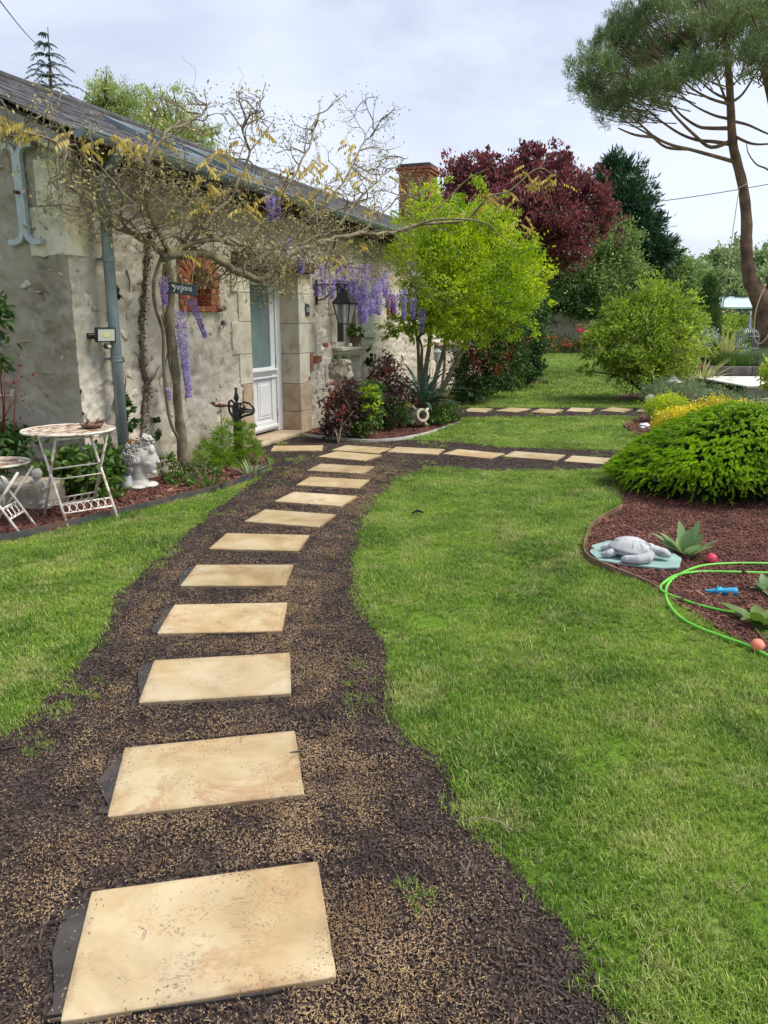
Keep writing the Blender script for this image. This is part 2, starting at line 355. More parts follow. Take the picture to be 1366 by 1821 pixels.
# leaves
M['lime'] = leafm('lime_leaf', (.19, .31, .022), (.46, .55, .05), .32, trans=.42)
M['darkgreen'] = leafm('dark_leaf', (.020, .055, .012), (.06, .12, .026), .45)
M['midgreen'] = leafm('mid_leaf', (.045, .10, .018), (.12, .20, .035), .4)
M['rhodo'] = leafm('round_shrub_leaf', (.14, .22, .03), (.33, .43, .07), .4, trans=.35)
M['bigshrub'] = leafm('big_shrub_leaf', (.10, .165, .045), (.27, .35, .12), .4)
M['purple'] = leafm('purple_leaf', (.095, .030, .038), (.25, .075, .08), .5, trans=.3)
M['conifer'] = leafm('conifer_leaf', (.018, .055, .028), (.065, .13, .06), .4, trans=.1)
M['juniper'] = leafm('juniper_leaf', (.045, .10, .025), (.11, .19, .045), .4, trans=.2)
M['pine'] = leafm('pine_needles', (.075, .12, .045), (.20, .26, .10), .4, trans=.15, scale=.5)
M['spruce'] = leafm('spruce_needles', (.15, .29, .015), (.30, .46, .025), .35, trans=.3, scale=5)
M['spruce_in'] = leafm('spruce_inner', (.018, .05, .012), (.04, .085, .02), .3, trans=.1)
M['yellow'] = leafm('yellow_leaf', (.42, .38, .03), (.68, .60, .06), .35)
M['feather'] = leafm('feather_leaf', (.12, .23, .02), (.25, .38, .035), .35, trans=.35)
M['bronze'] = leafm('bronze_leaf', (.40, .31, .08), (.62, .50, .15), .3, trans=.4)
M['budgreen'] = leafm('bud_leaf', (.27, .26, .09), (.46, .42, .20), .35)
M['lilac'] = leafm('lilac_petal', (.24, .17, .50), (.52, .42, .74), .35, trans=.3, scale=14)
M['red_leaf'] = leafm('red_leaf', (.10, .028, .022), (.28, .06, .04), .5)
M['plum_leaf'] = leafm('plum_leaf', (.035, .022, .02), (.10, .055, .045), .45)
M['yucca'] = leafm('yucca_leaf', (.03, .07, .045), (.08, .14, .09), .3, trans=.1, spec=.5)
M['willow'] = leafm('willow_leaf', (.22, .29, .08), (.40, .46, .16), .3, trans=.4)
M['distant'] = leafm('distant_leaf', (.14, .205, .08), (.29, .37, .16), .3, trans=.3, scale=.3)
M['silver'] = leafm('silver_leaf', (.30, .34, .29), (.50, .53, .47), .3)
M['greygreen'] = leafm('greygreen_leaf', (.11, .16, .08), (.22, .28, .15), .35)
M['variegated'] = leafm('variegated_leaf', (.20, .24, .07), (.50, .48, .20), .3)
M['tulip'] = leafm('tulip_leaf', (.12, .22, .09), (.22, .33, .14), .25)
M['rose'] = leafm('rose_petal', (.65, .05, .12), (.80, .12, .22), .3)
M['orange_rose'] = leafm('orange_petal', (.60, .13, .06), (.75, .22, .12), .3)
M['moss'] = nm('moss', [(.3, (.07, .03, .012)), (.7, (.20, .10, .03))], 30, .95, .8, 90, .01)
# grass blades: tone drifts over the lawn, a few straw blades
def grass_mat():
    m, t, p, o = new_mat('grass_blade'); v = coords(t, 'World')
    a = ramp(t, [(.35, (.10, .205, .022)), (.48, (.19, .33, .035)), (.58, (.29, .42, .06)), (.68, (.44, .53, .12))]); t.links.new(noisen(t, v, 1.6, 4, .65), a.inputs[0])
    b = ramp(t, [(.52, (0, 0, 0)), (.66, (1, 1, 1))]); t.links.new(noisen(t, v, 2.7, 4, .7), b.inputs[0])
    c = mixc(t, math_(t, 'MULTIPLY', b.outputs[0], .6), a.outputs[0], (.50, .49, .20))
    isl = t.nodes.new('ShaderNodeNewGeometry').outputs['Random Per Island']; oi = t.nodes.new('ShaderNodeObjectInfo').outputs['Random']
    f = math_(t, 'FRACT', math_(t, 'ADD', isl, math_(t, 'MULTIPLY', oi, 13.7)))
    st = math_(t, 'GREATER_THAN', f, .90); c = mixc(t, math_(t, 'MULTIPLY', st, .8), c, (.46, .40, .20))
    h = t.nodes.new('ShaderNodeHueSaturation'); mr = t.nodes.new('ShaderNodeMapRange'); mr.inputs[3].default_value = .5; mr.inputs[4].default_value = 1.4
    t.links.new(f, mr.inputs[0]); t.links.new(mr.outputs[0], h.inputs['Value']); t.links.new(c, h.inputs['Color'])
    t.links.new(h.outputs[0], p.inputs['Base Color']); p.inputs['Roughness'].default_value = .55; p.inputs['Specular IOR Level'].default_value = .3
    tr = t.nodes.new('ShaderNodeBsdfTranslucent'); t.links.new(h.outputs[0], tr.inputs[0]); ms = t.nodes.new('ShaderNodeMixShader'); ms.inputs[0].default_value = .35
    t.links.new(p.outputs[0], ms.inputs[1]); t.links.new(tr.outputs[0], ms.inputs[2]); t.links.new(ms.outputs[0], o.inputs[0]); return m
M['grass'] = grass_mat()
def ground_mat():
    m, t, p, o = new_mat('lawn_soil'); v = coords(t, 'World')
    a = ramp(t, [(.3, (.085, .17, .018)), (.5, (.14, .25, .026)), (.7, (.24, .33, .045))]); t.links.new(noisen(t, v, 1.1, 5, .65), a.inputs[0])
    b = ramp(t, [(.56, (0, 0, 0)), (.70, (1, 1, 1))]); t.links.new(noisen(t, v, 1.9, 5, .7), b.inputs[0])
    c = mixc(t, math_(t, 'MULTIPLY', b.outputs[0], .5), a.outputs[0], (.30, .29, .12))
    f = ramp(t, [(.35, (.45, .45, .45)), (.65, (1.25, 1.25, 1.25))]); t.links.new(noisen(t, v, 60, 3, .8), f.inputs[0])
    c = mixc(t, 1.0, c, f.outputs[0], 'MULTIPLY')
    t.links.new(c, p.inputs['Base Color']); p.inputs['Roughness'].default_value = .95; p.inputs['Specular IOR Level'].default_value = .1
    bumpn(t, p, noisen(t, v, 45, 4, .8), .8, .03); return m
M['ground'] = ground_mat()
def mulch_mat(name, a, b, c2):
    m, t, p, o = new_mat(name); v = coords(t, 'World')
    vo = t.nodes.new('ShaderNodeTexVoronoi'); vo.inputs['Scale'].default_value = 90; vo.inputs['Randomness'].default_value = 1
    mpn = t.nodes.new('ShaderNodeMapping'); mpn.inputs['Scale'].default_value = (1, .6, 1); t.links.new(v, mpn.inputs[0]); t.links.new(mpn.outputs[0], vo.inputs['Vector'])
    r = ramp(t, [(.2, a), (.55, b), (.9, c2)]); t.links.new(vo.outputs['Color'], r.inputs[0])
    n = ramp(t, [(.3, (.55, .55, .55)), (.7, (1.2, 1.2, 1.2))]); t.links.new(noisen(t, v, 7, 5, .7), n.inputs[0])
    t.links.new(mixc(t, 1.0, r.outputs[0], n.outputs[0], 'MULTIPLY'), p.inputs['Base Color']); p.inputs['Roughness'].default_value = .9
    p.inputs['Specular IOR Level'].default_value = .25
    bumpn(t, p, vo.outputs['Distance'], .9, .02, bumpn(t, None, noisen(t, v, 120, 3, .7), .6, .008)); return m
M['mulch'] = mulch_mat('dark_mulch', (.026, .017, .014), (.060, .042, .035), (.11, .08, .066))
M['bark_mulch'] = mulch_mat('red_bark', (.055, .022, .015), (.15, .065, .045), (.26, .13, .09))
M['chip_dark'] = nm('chip_dark', [(.3, (.024, .016, .013)), (.58, (.068, .045, .037)), (.78, (.16, .11, .09))], 3, .75, .3, 120, .002, coord='World', objr=.5, spec=.4)
M['chip_mid'] = nm('chip_mid', [(.3, (.05, .034, .026)), (.6, (.11, .075, .055)), (.8, (.19, .14, .10))], 3, .8, .3, 120, .002, coord='World', objr=.5)
M['chip_red'] = nm('chip_red', [(.3, (.06, .022, .016)), (.6, (.17, .07, .048)), (.8, (.32, .19, .13))], 4, .85, .3, 120, .002, coord='World', objr=.5)
M['husk'] = nm('husk', [(.3, (.22, .135, .065)), (.7, (.44, .31, .165))], 5, .7, 0, coord='World', objr=.35)
def travertine():
    m, t, p, o = new_mat('travertine'); v = coords(t, 'Object', True)
    a = ramp(t, [(.34, (.32, .225, .105)), (.48, (.42, .315, .165)), (.62, (.50, .405, .245))]); t.links.new(noisen(t, v, 3.2, 6, .6, .6), a.inputs[0])
    oi = t.nodes.new('ShaderNodeObjectInfo').outputs['Random']
    # pale worn areas and warm veins
    b = ramp(t, [(.47, (0, 0, 0)), (.7, (1, 1, 1))]); t.links.new(noisen(t, v, 1.7, 3, .5), b.inputs[0])
    c = mixc(t, math_(t, 'MULTIPLY', b.outputs[0], .55), a.outputs[0], (.55, .475, .335))
    vn = noisen(t, v, 2.4, 7, .62, 1.2); d = math_(t, 'ABSOLUTE', math_(t, 'SUBTRACT', vn, .5)); ve = ramp(t, [(.0, (1, 1, 1)), (.007, (.75, .75, .75)), (.05, (0, 0, 0))]); t.links.new(d, ve.inputs[0])
    gate = ramp(t, [(.50, (0, 0, 0)), (.56, (1, 1, 1))]); t.links.new(noisen(t, v, 2.0, 2, .5), gate.inputs[0])
    c = mixc(t, math_(t, 'MULTIPLY', math_(t, 'MULTIPLY', ve.outputs[0], gate.outputs[0]), .7), c, (.34, .18, .09))
    sm = ramp(t, [(.5, (0, 0, 0)), (.75, (1, 1, 1))]); t.links.new(noisen(t, v, 6, 5, .7), sm.inputs[0])
    c = mixc(t, math_(t, 'MULTIPLY', sm.outputs[0], .5), c, (.50, .32, .14))
    # pits, in drifts
    mpn = t.nodes.new('ShaderNodeMapping'); mpn.inputs['Scale'].default_value = (110, 150, 110); wv = t.nodes.new('ShaderNodeVectorMath'); wv.operation = 'MULTIPLY_ADD'; nz = t.nodes.new('ShaderNodeTexNoise'); nz.inputs['Scale'].default_value = 5; t.links.new(v, nz.inputs['Vector']); t.links.new(nz.outputs['Color'], wv.inputs[0]); wv.inputs[1].default_value = (.22, .22, .22); t.links.new(v, wv.inputs[2]); t.links.new(wv.outputs[0], mpn.inputs[0])
    pit = ramp(t, [(.575, (0, 0, 0)), (.63, (1, 1, 1))]); t.links.new(noisen(t, mpn.outputs[0], 1.0, 3, .6), pit.inputs[0])
    pg = ramp(t, [(.50, (0, 0, 0)), (.62, (1, 1, 1))]); t.links.new(noisen(t, v, 7, 3, .6), pg.inputs[0])
    pm = math_(t, 'MULTIPLY', pit.outputs[0], pg.outputs[0]); c = mixc(t, math_(t, 'MULTIPLY', pm, .65), c, (.24, .18, .12))
    so = t.nodes.new('ShaderNodeSeparateXYZ'); t.links.new(t.nodes.new('ShaderNodeTexCoord').outputs['Object'], so.inputs[0])
    ex = math_(t, 'SUBTRACT', .305, math_(t, 'ABSOLUTE', so.outputs['X'])); ey = math_(t, 'SUBTRACT', .2025, math_(t, 'ABSOLUTE', so.outputs['Y'])); e = math_(t, 'MINIMUM', ex, ey)
    e = math_(t, 'ADD', e, math_(t, 'MULTIPLY', math_(t, 'SUBTRACT', noisen(t, v, 9, 6, .75), .5), .11)); em = t.nodes.new('ShaderNodeMapRange'); em.inputs[1].default_value = .022; em.inputs[2].default_value = -.012; t.links.new(e, em.inputs[0])
    c = mixc(t, math_(t, 'MULTIPLY', em.outputs[0], .6), c, (.20, .13, .075))
    spk = ramp(t, [(.66, (0, 0, 0)), (.72, (1, 1, 1))]); t.links.new(noisen(t, v, 38, 4, .7), spk.inputs[0]); c = mixc(t, math_(t, 'MULTIPLY', spk.outputs[0], .35), c, (.28, .19, .11))
    hs = t.nodes.new('ShaderNodeHueSaturation'); mr = t.nodes.new('ShaderNodeMapRange'); mr.inputs[3].default_value = .84; mr.inputs[4].default_value = 1.05
    t.links.new(oi, mr.inputs[0]); t.links.new(mr.outputs[0], hs.inputs['Value']); t.links.new(c, hs.inputs['Color'])
    t.links.new(hs.outputs[0], p.inputs['Base Color']); p.inputs['Roughness'].default_value = .5; p.inputs['Specular IOR Level'].default_value = .35
    inv = math_(t, 'SUBTRACT', 1.0, pm); bumpn(t, p, inv, .6, .003, bumpn(t, None, noisen(t, v, 30, 4, .6), .15, .004)); return m
M['travertine'] = travertine()
def wall_mat(name, base, pale, stain, dark):
    m, t, p, o = new_mat(name); v = coords(t, 'World'); sx = t.nodes.new('ShaderNodeSeparateXYZ'); t.links.new(v, sx.inputs[0])
    a = ramp(t, [(.32, base), (.62, pale)]); t.links.new(noisen(t, v, 2.2, 7, .65, .3), a.inputs[0])
    b = ramp(t, [(.52, (0, 0, 0)), (.68, (1, 1, 1))]); t.links.new(noisen(t, v, 4.5, 6, .7), b.inputs[0]); c = mixc(t, math_(t, 'MULTIPLY', b.outputs[0], .55), a.outputs[0], stain)
    d = ramp(t, [(.60, (0, 0, 0)), (.70, (1, 1, 1))]); t.links.new(noisen(t, v, 9, 6, .75, .5), d.inputs[0]); c = mixc(t, math_(t, 'MULTIPLY', d.outputs[0], .65), c, dark)
    # rising damp: brownish growth near the ground, with a ragged top
    h = math_(t, 'ADD', sx.outputs['Z'], math_(t, 'MULTIPLY', noisen(t, v, 2.5, 5, .7), .9)); g = t.nodes.new('ShaderNodeMapRange'); g.inputs[1].default_value = 1.15; g.inputs[2].default_value = .45
    t.links.new(h, g.inputs[0]); c = mixc(t, math_(t, 'MULTIPLY', g.outputs[0], .6), c, stain)
    t.links.new(c, p.inputs['Base Color']); p.inputs['Roughness'].default_value = .95; p.inputs['Specular IOR Level'].default_value = .15
    nb = bumpn(t, None, noisen(t, v, 11, 6, .7, .8), .5, .022); bumpn(t, p, noisen(t, v, 36, 7, .85), 1.0, .018, nb); return m
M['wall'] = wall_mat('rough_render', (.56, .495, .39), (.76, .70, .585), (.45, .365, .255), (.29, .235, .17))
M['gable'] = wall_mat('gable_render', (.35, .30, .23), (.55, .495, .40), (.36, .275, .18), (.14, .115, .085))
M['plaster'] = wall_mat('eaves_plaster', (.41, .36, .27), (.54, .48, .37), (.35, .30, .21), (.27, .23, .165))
M['backwall'] = nm('backwall', [(.3, (.24, .195, .165)), (.7, (.42, .36, .31))], 1.2, .95, .4, 10, .02, coord='World')

# ------------------------------------------------------------------ ground sheets
def sheet(name, pts, z, mat, jag=0.0, step=.12, kind='structure'):
    q = []
    n = len(pts)
    for i in range(n):
        a = Vector((*pts[i], 0)); b = Vector((*pts[(i + 1) % n], 0)); k = max(1, int((b - a).length / step)) if jag else 1
        for j in range(min(k, 300)):
            c = a.lerp(b, j / k)
            if jag: c += Vector((noise.noise(c * 3.1), noise.noise(c * 3.1 + Vector((9, 9, 9))), 0)) * jag + Vector((noise.noise(c * 13), noise.noise(c * 13 + Vector((5, 5, 5))), 0)) * jag * .5
            q.append((c.x, c.y, z))
    me = bpy.data.meshes.new(name); me.from_pydata(q, [], [tuple(range(len(q)))]); bm = bmesh.new(); bm.from_mesh(me)
    bmesh.ops.recalc_face_normals(bm, faces=bm.faces[:])
    if bm.faces[0].normal.z < 0: bmesh.ops.reverse_faces(bm, faces=bm.faces[:])
    bmesh.ops.triangulate(bm, faces=bm.faces[:]); bm.to_mesh(me); bm.free(); me.materials.append(mat)
    o = link(name, me); o['kind'] = kind; return o
sheet('ground', [(-400, -60), (400, -60), (400, 700), (-400, 700)], 0, M['ground'])
PATH = [(-1.9, -1.2), (-1.75, .6), (-1.6, 1.5), (-1.44, 2.54), (-1.38, 2.94), (-1.37, 3.4), (-1.50, 4.09), (-1.47, 4.97), (-1.40, 6.07), (-1.30, 7.0), (-1.17, 7.75), (-1.22, 8.4), (-1.5, 8.95),
        (-1.62, 9.37), (-1.27, 10.33), (-1.0, 10.15), (-.31, 9.80), (.27, 9.98), (.78, 9.85), (1.31, 9.48), (2.01, 9.20), (2.99, 9.10), (3.9, 8.9), (3.6, 7.9), (2.45, 7.91), (1.84, 7.83), (1.26, 7.83), (.46, 7.97),
        (.15, 7.46), (-.06, 6.48), (-.18, 5.55), (-.17, 4.6), (-.10, 3.92), (.02, 3.27), (.04, 2.89), (.08, 2.58), (.21, 2.36), (.26, 2.14), (.35, 1.9), (.46, 1.67), (.55, 1.37), (.72, 1.0), (1.0, .4), (1.4, -1.2)]
PATH2 = [(-.1, 12.45), (.96, 12.3), (2.88, 12.5), (4.3, 12.5), (4.9, 12.6), (4.9, 13.75), (3.0, 13.8), (1.07, 13.85), (.2, 13.85)]
BEDL = [(-6.5, 2.9), (-3.9, 4.25), (-2.69, 5.15), (-2.48, 5.42), (-2.26, 5.71), (-1.83, 6.37), (-1.45, 7.0), (-1.22, 7.75), (-1.30, 8.4), (-1.56, 8.9), (-1.75, 9.0), (-2.55, 6.7), (-6.5, 8.1)]
BED2 = [(-1.2, 10.55), (-.95, 10.2), (-.31, 9.82), (.05, 9.86), (.35, 10.12), (.72, 10.8), (1.2, 11.95), (.9, 12.2), (-.1, 12.35), (-.45, 12.4)]
BED3 = [(.6, 14.1), (1.35, 14.1), (2.0, 15.2), (2.05, 16.6), (2.6, 17.4), (3.4, 18.3), (4.25, 20.6), (4.0, 22.2), (2.8, 20.5), (1.0, 16.0)]
BEDR = [(1.95, 6.12), (1.6, 5.63), (1.41, 5.17), (1.31, 4.80), (1.36, 4.56), (1.55, 4.28), (1.62, 3.9), (1.68, 3.6), (1.78, 3.2), (2.3, 2.4), (7, 2.2), (7, 8.4), (3.2, 8.7), (2.3, 7.4)]
BEDR2 = [(3.95, 12.1), (3.5, 11.2), (3.45, 10.1), (3.3, 9.2), (7.5, 9.2), (9.5, 13), (8.0, 15.0), (5.0, 14.2)]
BEDT = [(4.5, 15.2), (4.85, 14.75), (5.6, 14.9), (6.6, 15.2), (6.8, 16.5), (5.4, 16.7), (4.6, 15.8)]
sheet('path', PATH, .004, M['mulch'], .04)
sheet('path', PATH2, .004, M['mulch'], .10)
for i, b in enumerate((BEDL, BED2, BED3, BEDR, BEDR2, BEDT)):
    sheet('bed_soil', b, .008, M['bark_mulch'] if i != 99 else 0, .0 if i in (0, 1, 3) else .05)
def edging(pts, z1, th, mat, label, n=4):
    q = []
    for i in range(len(pts) - 1):
        for j in range(n):
            t = j / n; p0 = pts[max(i - 1, 0)]; p1 = pts[i]; p2 = pts[i + 1]; p3 = pts[min(i + 2, len(pts) - 1)]
            q.append(tuple(.5 * (2 * b + (c - a) * t + (2 * a - 5 * b + 4 * c - d) * t * t + (3 * b - a - 3 * c + d) * t ** 3) for a, b, c, d in zip(p0, p1, p2, p3)))
    q.append(pts[-1]); mb = MB(); vs = []
    for i, p in enumerate(q):
        a = Vector(q[max(i - 1, 0)]); b = Vector(q[min(i + 1, len(q) - 1)]); d = (b - a).normalized(); nn = Vector((-d.y, d.x)) * th / 2
        zz = (z1 + .008 * noise.noise(Vector((*p, 3)) * 2)) * min(1, (len(q) - i) / 9 + .02)
        vs += [(p[0] + nn.x, p[1] + nn.y, -.02), (p[0] - nn.x, p[1] - nn.y, -.02), (p[0] - nn.x * .7, p[1] - nn.y * .7, zz), (p[0] + nn.x * .7, p[1] + nn.y * .7, zz)]
    fs = []
    for i in range(len(q) - 1):
        for k in range(4): fs.append((i * 4 + k, i * 4 + (k + 1) % 4, i * 4 + 4 + (k + 1) % 4, i * 4 + 4 + k))
    fs += [(3, 2, 1, 0), tuple(len(vs) - 4 + k for k in range(4))]
    mb.add(vs, fs); o = mb.build('lawn_edging', mat, smooth=False); tag(o, label, 'edging', 'strips edging the beds'); return q
EL = edging(BEDL[0:10], .060, .012, M['steel_edge'], 'dark steel strip curving along the bed in front of the white metal table')
ER = edging([BEDR[i] for i in range(0, 7)], .05, .012, M['rust_edge'], 'rusty brown strip curving round the turtle and spruce bed')
E2 = edging(BED2[0:7], .035, .05, M['pvc_edge'], 'pale grey kerb curving round the red bark bed with the amphora')
edging([BEDR2[i] for i in (0, 1, 2, 3)], .045, .012, M['rust_edge'], 'short rusty strip round the bed with the yellow shrubs')

# ------------------------------------------------------------------ travertine slabs
def slab(corners, gi):
    P = [G(*q) for q in corners]; c = sum(P, Vector()) / 4
    d = (P[3] - P[0] + P[2] - P[1]) / 2; u = (P[1] - P[0] + P[2] - P[3]) / 2
    ang = math.atan2(d.y, d.x); return c, ang, d.length, u.length
SL = [([(110, 1821), (157, 1600), (565, 1540), (605, 1750)], 'nearest travertine slab at the bottom edge, crossed by a rusty vein'),
 ([(190, 1458), (216, 1340), (527, 1308), (547, 1420)], 'second travertine slab from the bottom, pitted, with a twig on its right corner'),
 ([(248, 1260), (268, 1178), (515, 1167), (525, 1240)], 'third travertine slab from the bottom of the main path'),
 ([(281, 1135), (303, 1079), (510, 1075), (510, 1130)], 'fourth travertine slab from the bottom of the main path'),
 ([(320, 1048), (345, 1008), (520, 1008), (516, 1048)], 'fifth travertine slab from the bottom of the main path'),
 ([(373, 982), (400, 950), (552, 956), (530, 985)], 'sixth travertine slab from the bottom of the main path'),
 ([(437, 932), (464, 909), (595, 919), (576, 941)], 'seventh travertine slab from the bottom, where the path starts turning'),
 ([(491, 893), (515, 879), (635, 887), (612, 903)], 'eighth travertine slab from the bottom of the main path'),
 ([(530, 866), (544, 851), (653, 855), (647, 873)], 'ninth travertine slab from the bottom of the main path'),
 ([(550, 840), (563, 827), (662, 832), (655, 846)], 'tenth travertine slab, just before the path forks'),
 ([(567, 815), (592, 804), (676, 812), (658, 823)], 'travertine slab at the fork, nearer one of a touching pair'),
 ([(598, 803), (628, 795), (686, 798), (660, 809)], 'travertine slab at the fork, farther one of a touching pair'),
 ([(467, 805), (530, 788), (597, 795), (520, 811)], 'travertine slab lying before the white front door'),
 ([(697, 808), (722, 797), (784, 799), (758, 812)], 'first slab of the branch that crosses the lawn from the fork'),
 ([(801, 812), (823, 801), (882, 806), (864, 819)], 'second slab of the branch that crosses the lawn from the fork'),
 ([(910, 815), (931, 806), (988, 809), (973, 822)], 'third slab of the branch that crosses the lawn from the fork'),
 ([(1020, 826), (1034, 812), (1098, 817), (1085, 831)], 'last slab of the lawn branch, beside the spruce cushion'),
 ([(745, 734), (765, 729), (800, 729), (785, 735)], 'far path slab nearest the yucca, half hidden by its leaves'),
 ([(822, 733), (843, 727), (875, 729), (858, 734)], 'far path slab below the little watering can'),
 ([(892, 733), (893, 726), (934, 728), (933, 735)], 'far path slab, third counted from the yucca'),
 ([(950, 733), (946, 729), (990, 731), (1007, 737)], 'far path slab, fourth counted from the yucca'),
 ([(1010, 732), (1004, 727), (1047, 727), (1070, 736)], 'far path slab, fifth counted from the yucca'),
 ([(1075, 732), (1071, 727), (1117, 729), (1125, 734)], 'far path slab, sixth and nearest the mulch round the leafy shrub'),
 ([(1140, 733), (1136, 728), (1172, 729), (1180, 735)], 'far path slab farthest right, behind the stake lamp')]
SLABS = []
def slab_mesh(k):
    r = random.Random(k); mb = MB(); Lx, Ly = .61, .405; pts = []
    cs = [(-Lx / 2, -Ly / 2), (Lx / 2, -Ly / 2), (Lx / 2, Ly / 2), (-Lx / 2, Ly / 2)]
    for i in range(4):
        a = cs[i]; b = cs[(i + 1) % 4]
        for j in range(14):
            t = j / 14; ch = .004 if j == 0 else 0; jx = r.uniform(-1, 1) * .0012 + (r.random() < .05) * .004
            x = a[0] + (b[0] - a[0]) * t; y = a[1] + (b[1] - a[1]) * t; x *= 1 - abs(jx) * 2 - ch; y *= 1 - abs(jx) * 3 - ch; pts.append((x, y))
    mb.poly(pts, 0, .03); me = mb.mesh('slab_shape', M['travertine']); return me
smesh = [slab_mesh(k) for k in range(4)]
for i, (cs, lab) in enumerate(SL):
    c, ang, lx, ly = slab(cs, i); far = i > 16
    if far: ang = R(62) + .12 * math.sin(i * 2.2)
    if i == 12: ang = math.radians(69.9 - 68)
    o = link('paving_slab', smesh[i % 4], None, None, (c.x, c.y, -.011), (random.uniform(-.006, .006), random.uniform(-.006, .006), ang))
    tag(o, lab, 'paving slab', 'travertine stepping slabs'); b = o.modifiers.new('bevel', 'BEVEL'); b.width = .003; b.segments = 2; b.limit_method = 'ANGLE'; b.angle_limit = R(50)
    SLABS.append((c.x, c.y, ang))

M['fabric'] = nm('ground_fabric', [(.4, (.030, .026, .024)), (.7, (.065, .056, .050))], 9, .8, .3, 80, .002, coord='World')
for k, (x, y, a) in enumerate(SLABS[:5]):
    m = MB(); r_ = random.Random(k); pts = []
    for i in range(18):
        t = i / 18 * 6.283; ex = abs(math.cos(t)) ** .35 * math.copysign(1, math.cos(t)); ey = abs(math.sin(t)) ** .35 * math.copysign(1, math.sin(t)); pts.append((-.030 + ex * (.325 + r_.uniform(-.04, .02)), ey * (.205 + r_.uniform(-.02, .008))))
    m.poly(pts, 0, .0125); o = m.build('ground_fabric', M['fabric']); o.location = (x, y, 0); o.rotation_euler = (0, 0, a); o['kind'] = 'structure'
# ------------------------------------------------------------------ the cottage
house = thing('stone_cottage', 'long low rubble stone cottage with slate roof, white door and brick chimney', 'cottage', HO, R(90) - AZ)
HLEN, HDEP, EAVE = 16.7, 4.3, 2.93
DOOR = (2.93, 4.20, 0, 2.12); NICHE = (1.52, 2.28, 1.60, 2.22); WIN = (5.50, 6.25, 1.13, 2.1); NICHE2 = (7.75, 8.15, 1.55, 1.95); WIN2 = (10.7, 12.1, 1.08, 2.1)
OPEN = [DOOR, NICHE, WIN, NICHE2, WIN2]
def wall_face():
    xs = set(); zs = set()
    x = 0.0
    while x < HLEN: xs.add(round(x, 3)); x += .028 if x < 5 else .07
    xs.add(HLEN); z = 0.0
    while z < 3.0: zs.add(round(z, 3)); z += .028
    xs = sorted(xs); zs = sorted(zs)
    for a, b, c, d in OPEN:
        for lst, vals in ((xs, (a, b)), (zs, (c, d))):
            for v_ in vals:
                k = min(range(len(lst)), key=lambda i: abs(lst[i] - v_)); lst[k] = v_
    nx, nz = len(xs), len(zs); vs = []
    for zz in zs:
        for x in xs:
            p = Vector((x, 0, zz)); k = 1 - min(max((zz - 2.35) / .2, 0), 1)
            edge = min([1.0] + [max(abs(x - (a + b) / 2) - (b - a) / 2, abs(zz - (c + d) / 2) - (d - c) / 2) / .06 for a, b, c, d in OPEN]); edge = max(edge, 0)
            f = noise.noise(p * 2.2) * .010 + noise.noise(p * 7) * .008 + (abs(noise.noise(p * 16)) - .2) * .030 + noise.noise(p * 34) * .010 + max(0, noise.noise(p * 1.9 + Vector((3, 0, 1))) + .12) * (abs(noise.noise(p * 20)) - .12) * .10
            pit = max(0, noise.noise(p * 9 + Vector((4, 4, 4))) - .25) * .07
            y = (-f + pit) * (k * .9 + .08) * edge
            flare = -max(0, .5 - zz) * .16 * min(1, max(0, (x - 10.5) / 1.2))
            vs.append((x, y + flare, zz))
    fs = []
    for j in range(nz - 1):
        for i in range(nx - 1):
            cx, cz = (xs[i] + xs[i + 1]) / 2, (zs[j] + zs[j + 1]) / 2
            if any(a < cx < b and c < cz < d for a, b, c, d in OPEN): continue
            fs.append((j * nx + i, j * nx + i + 1, (j + 1) * nx + i + 1, (j + 1) * nx + i))
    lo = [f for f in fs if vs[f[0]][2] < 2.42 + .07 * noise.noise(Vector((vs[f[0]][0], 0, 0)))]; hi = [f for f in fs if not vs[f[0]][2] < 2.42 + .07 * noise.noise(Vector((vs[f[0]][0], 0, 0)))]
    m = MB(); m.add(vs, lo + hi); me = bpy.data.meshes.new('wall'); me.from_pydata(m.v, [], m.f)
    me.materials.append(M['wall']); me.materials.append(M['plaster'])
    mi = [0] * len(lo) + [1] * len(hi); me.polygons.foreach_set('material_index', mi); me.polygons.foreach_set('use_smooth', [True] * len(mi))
    # face outwards (local -y)
    if me.polygons[0].normal.y > 0: me.flip_normals()
    link('wall', me, None, house)
wall_face()
def slope(n): return EAVE + (n + .25) * .447
mb = MB(); xs = [i * .03 for i in range(int(HDEP / .03) + 1)]; vs = []; nz = 100
for j in range(nz + 1):
    for n_ in xs:
        top = slope(n_) - .05 if n_ < 2.1 else slope(4.2 - n_) - .05
        p = Vector((0, n_, j / nz * top)); f = noise.noise(p * 2.5) * .02 + noise.noise(p * 8) * .016 + (abs(noise.noise(p * 15)) - .2) * .045 + noise.noise(p * 31) * .010 + max(0, noise.noise(p * 1.9) + .15) * (abs(noise.noise(p * 19)) - .12) * .14
        e = min(1, n_ / .05); vs.append((-f * e - max(0, noise.noise(p * 5) - .2) * -.05 * e, n_, p.z))
W_ = len(xs); mb.add(vs, [(j * W_ + i, j * W_ + i + 1, (j + 1) * W_ + i + 1, (j + 1) * W_ + i) for j in range(nz) for i in range(W_ - 1)])
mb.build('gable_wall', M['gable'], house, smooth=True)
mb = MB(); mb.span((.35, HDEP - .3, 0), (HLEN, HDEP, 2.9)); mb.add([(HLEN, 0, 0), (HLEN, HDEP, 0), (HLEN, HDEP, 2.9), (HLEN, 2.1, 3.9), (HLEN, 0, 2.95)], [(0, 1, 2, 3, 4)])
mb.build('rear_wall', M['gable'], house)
mb = MB(); mb.span((.3, .42, .01), (HLEN - .05, .46, 2.9)); mb.build('dark_interior_sheet', M['dark'], house)  # black sheet behind the openings: darkness of the unlit interior put into its colour
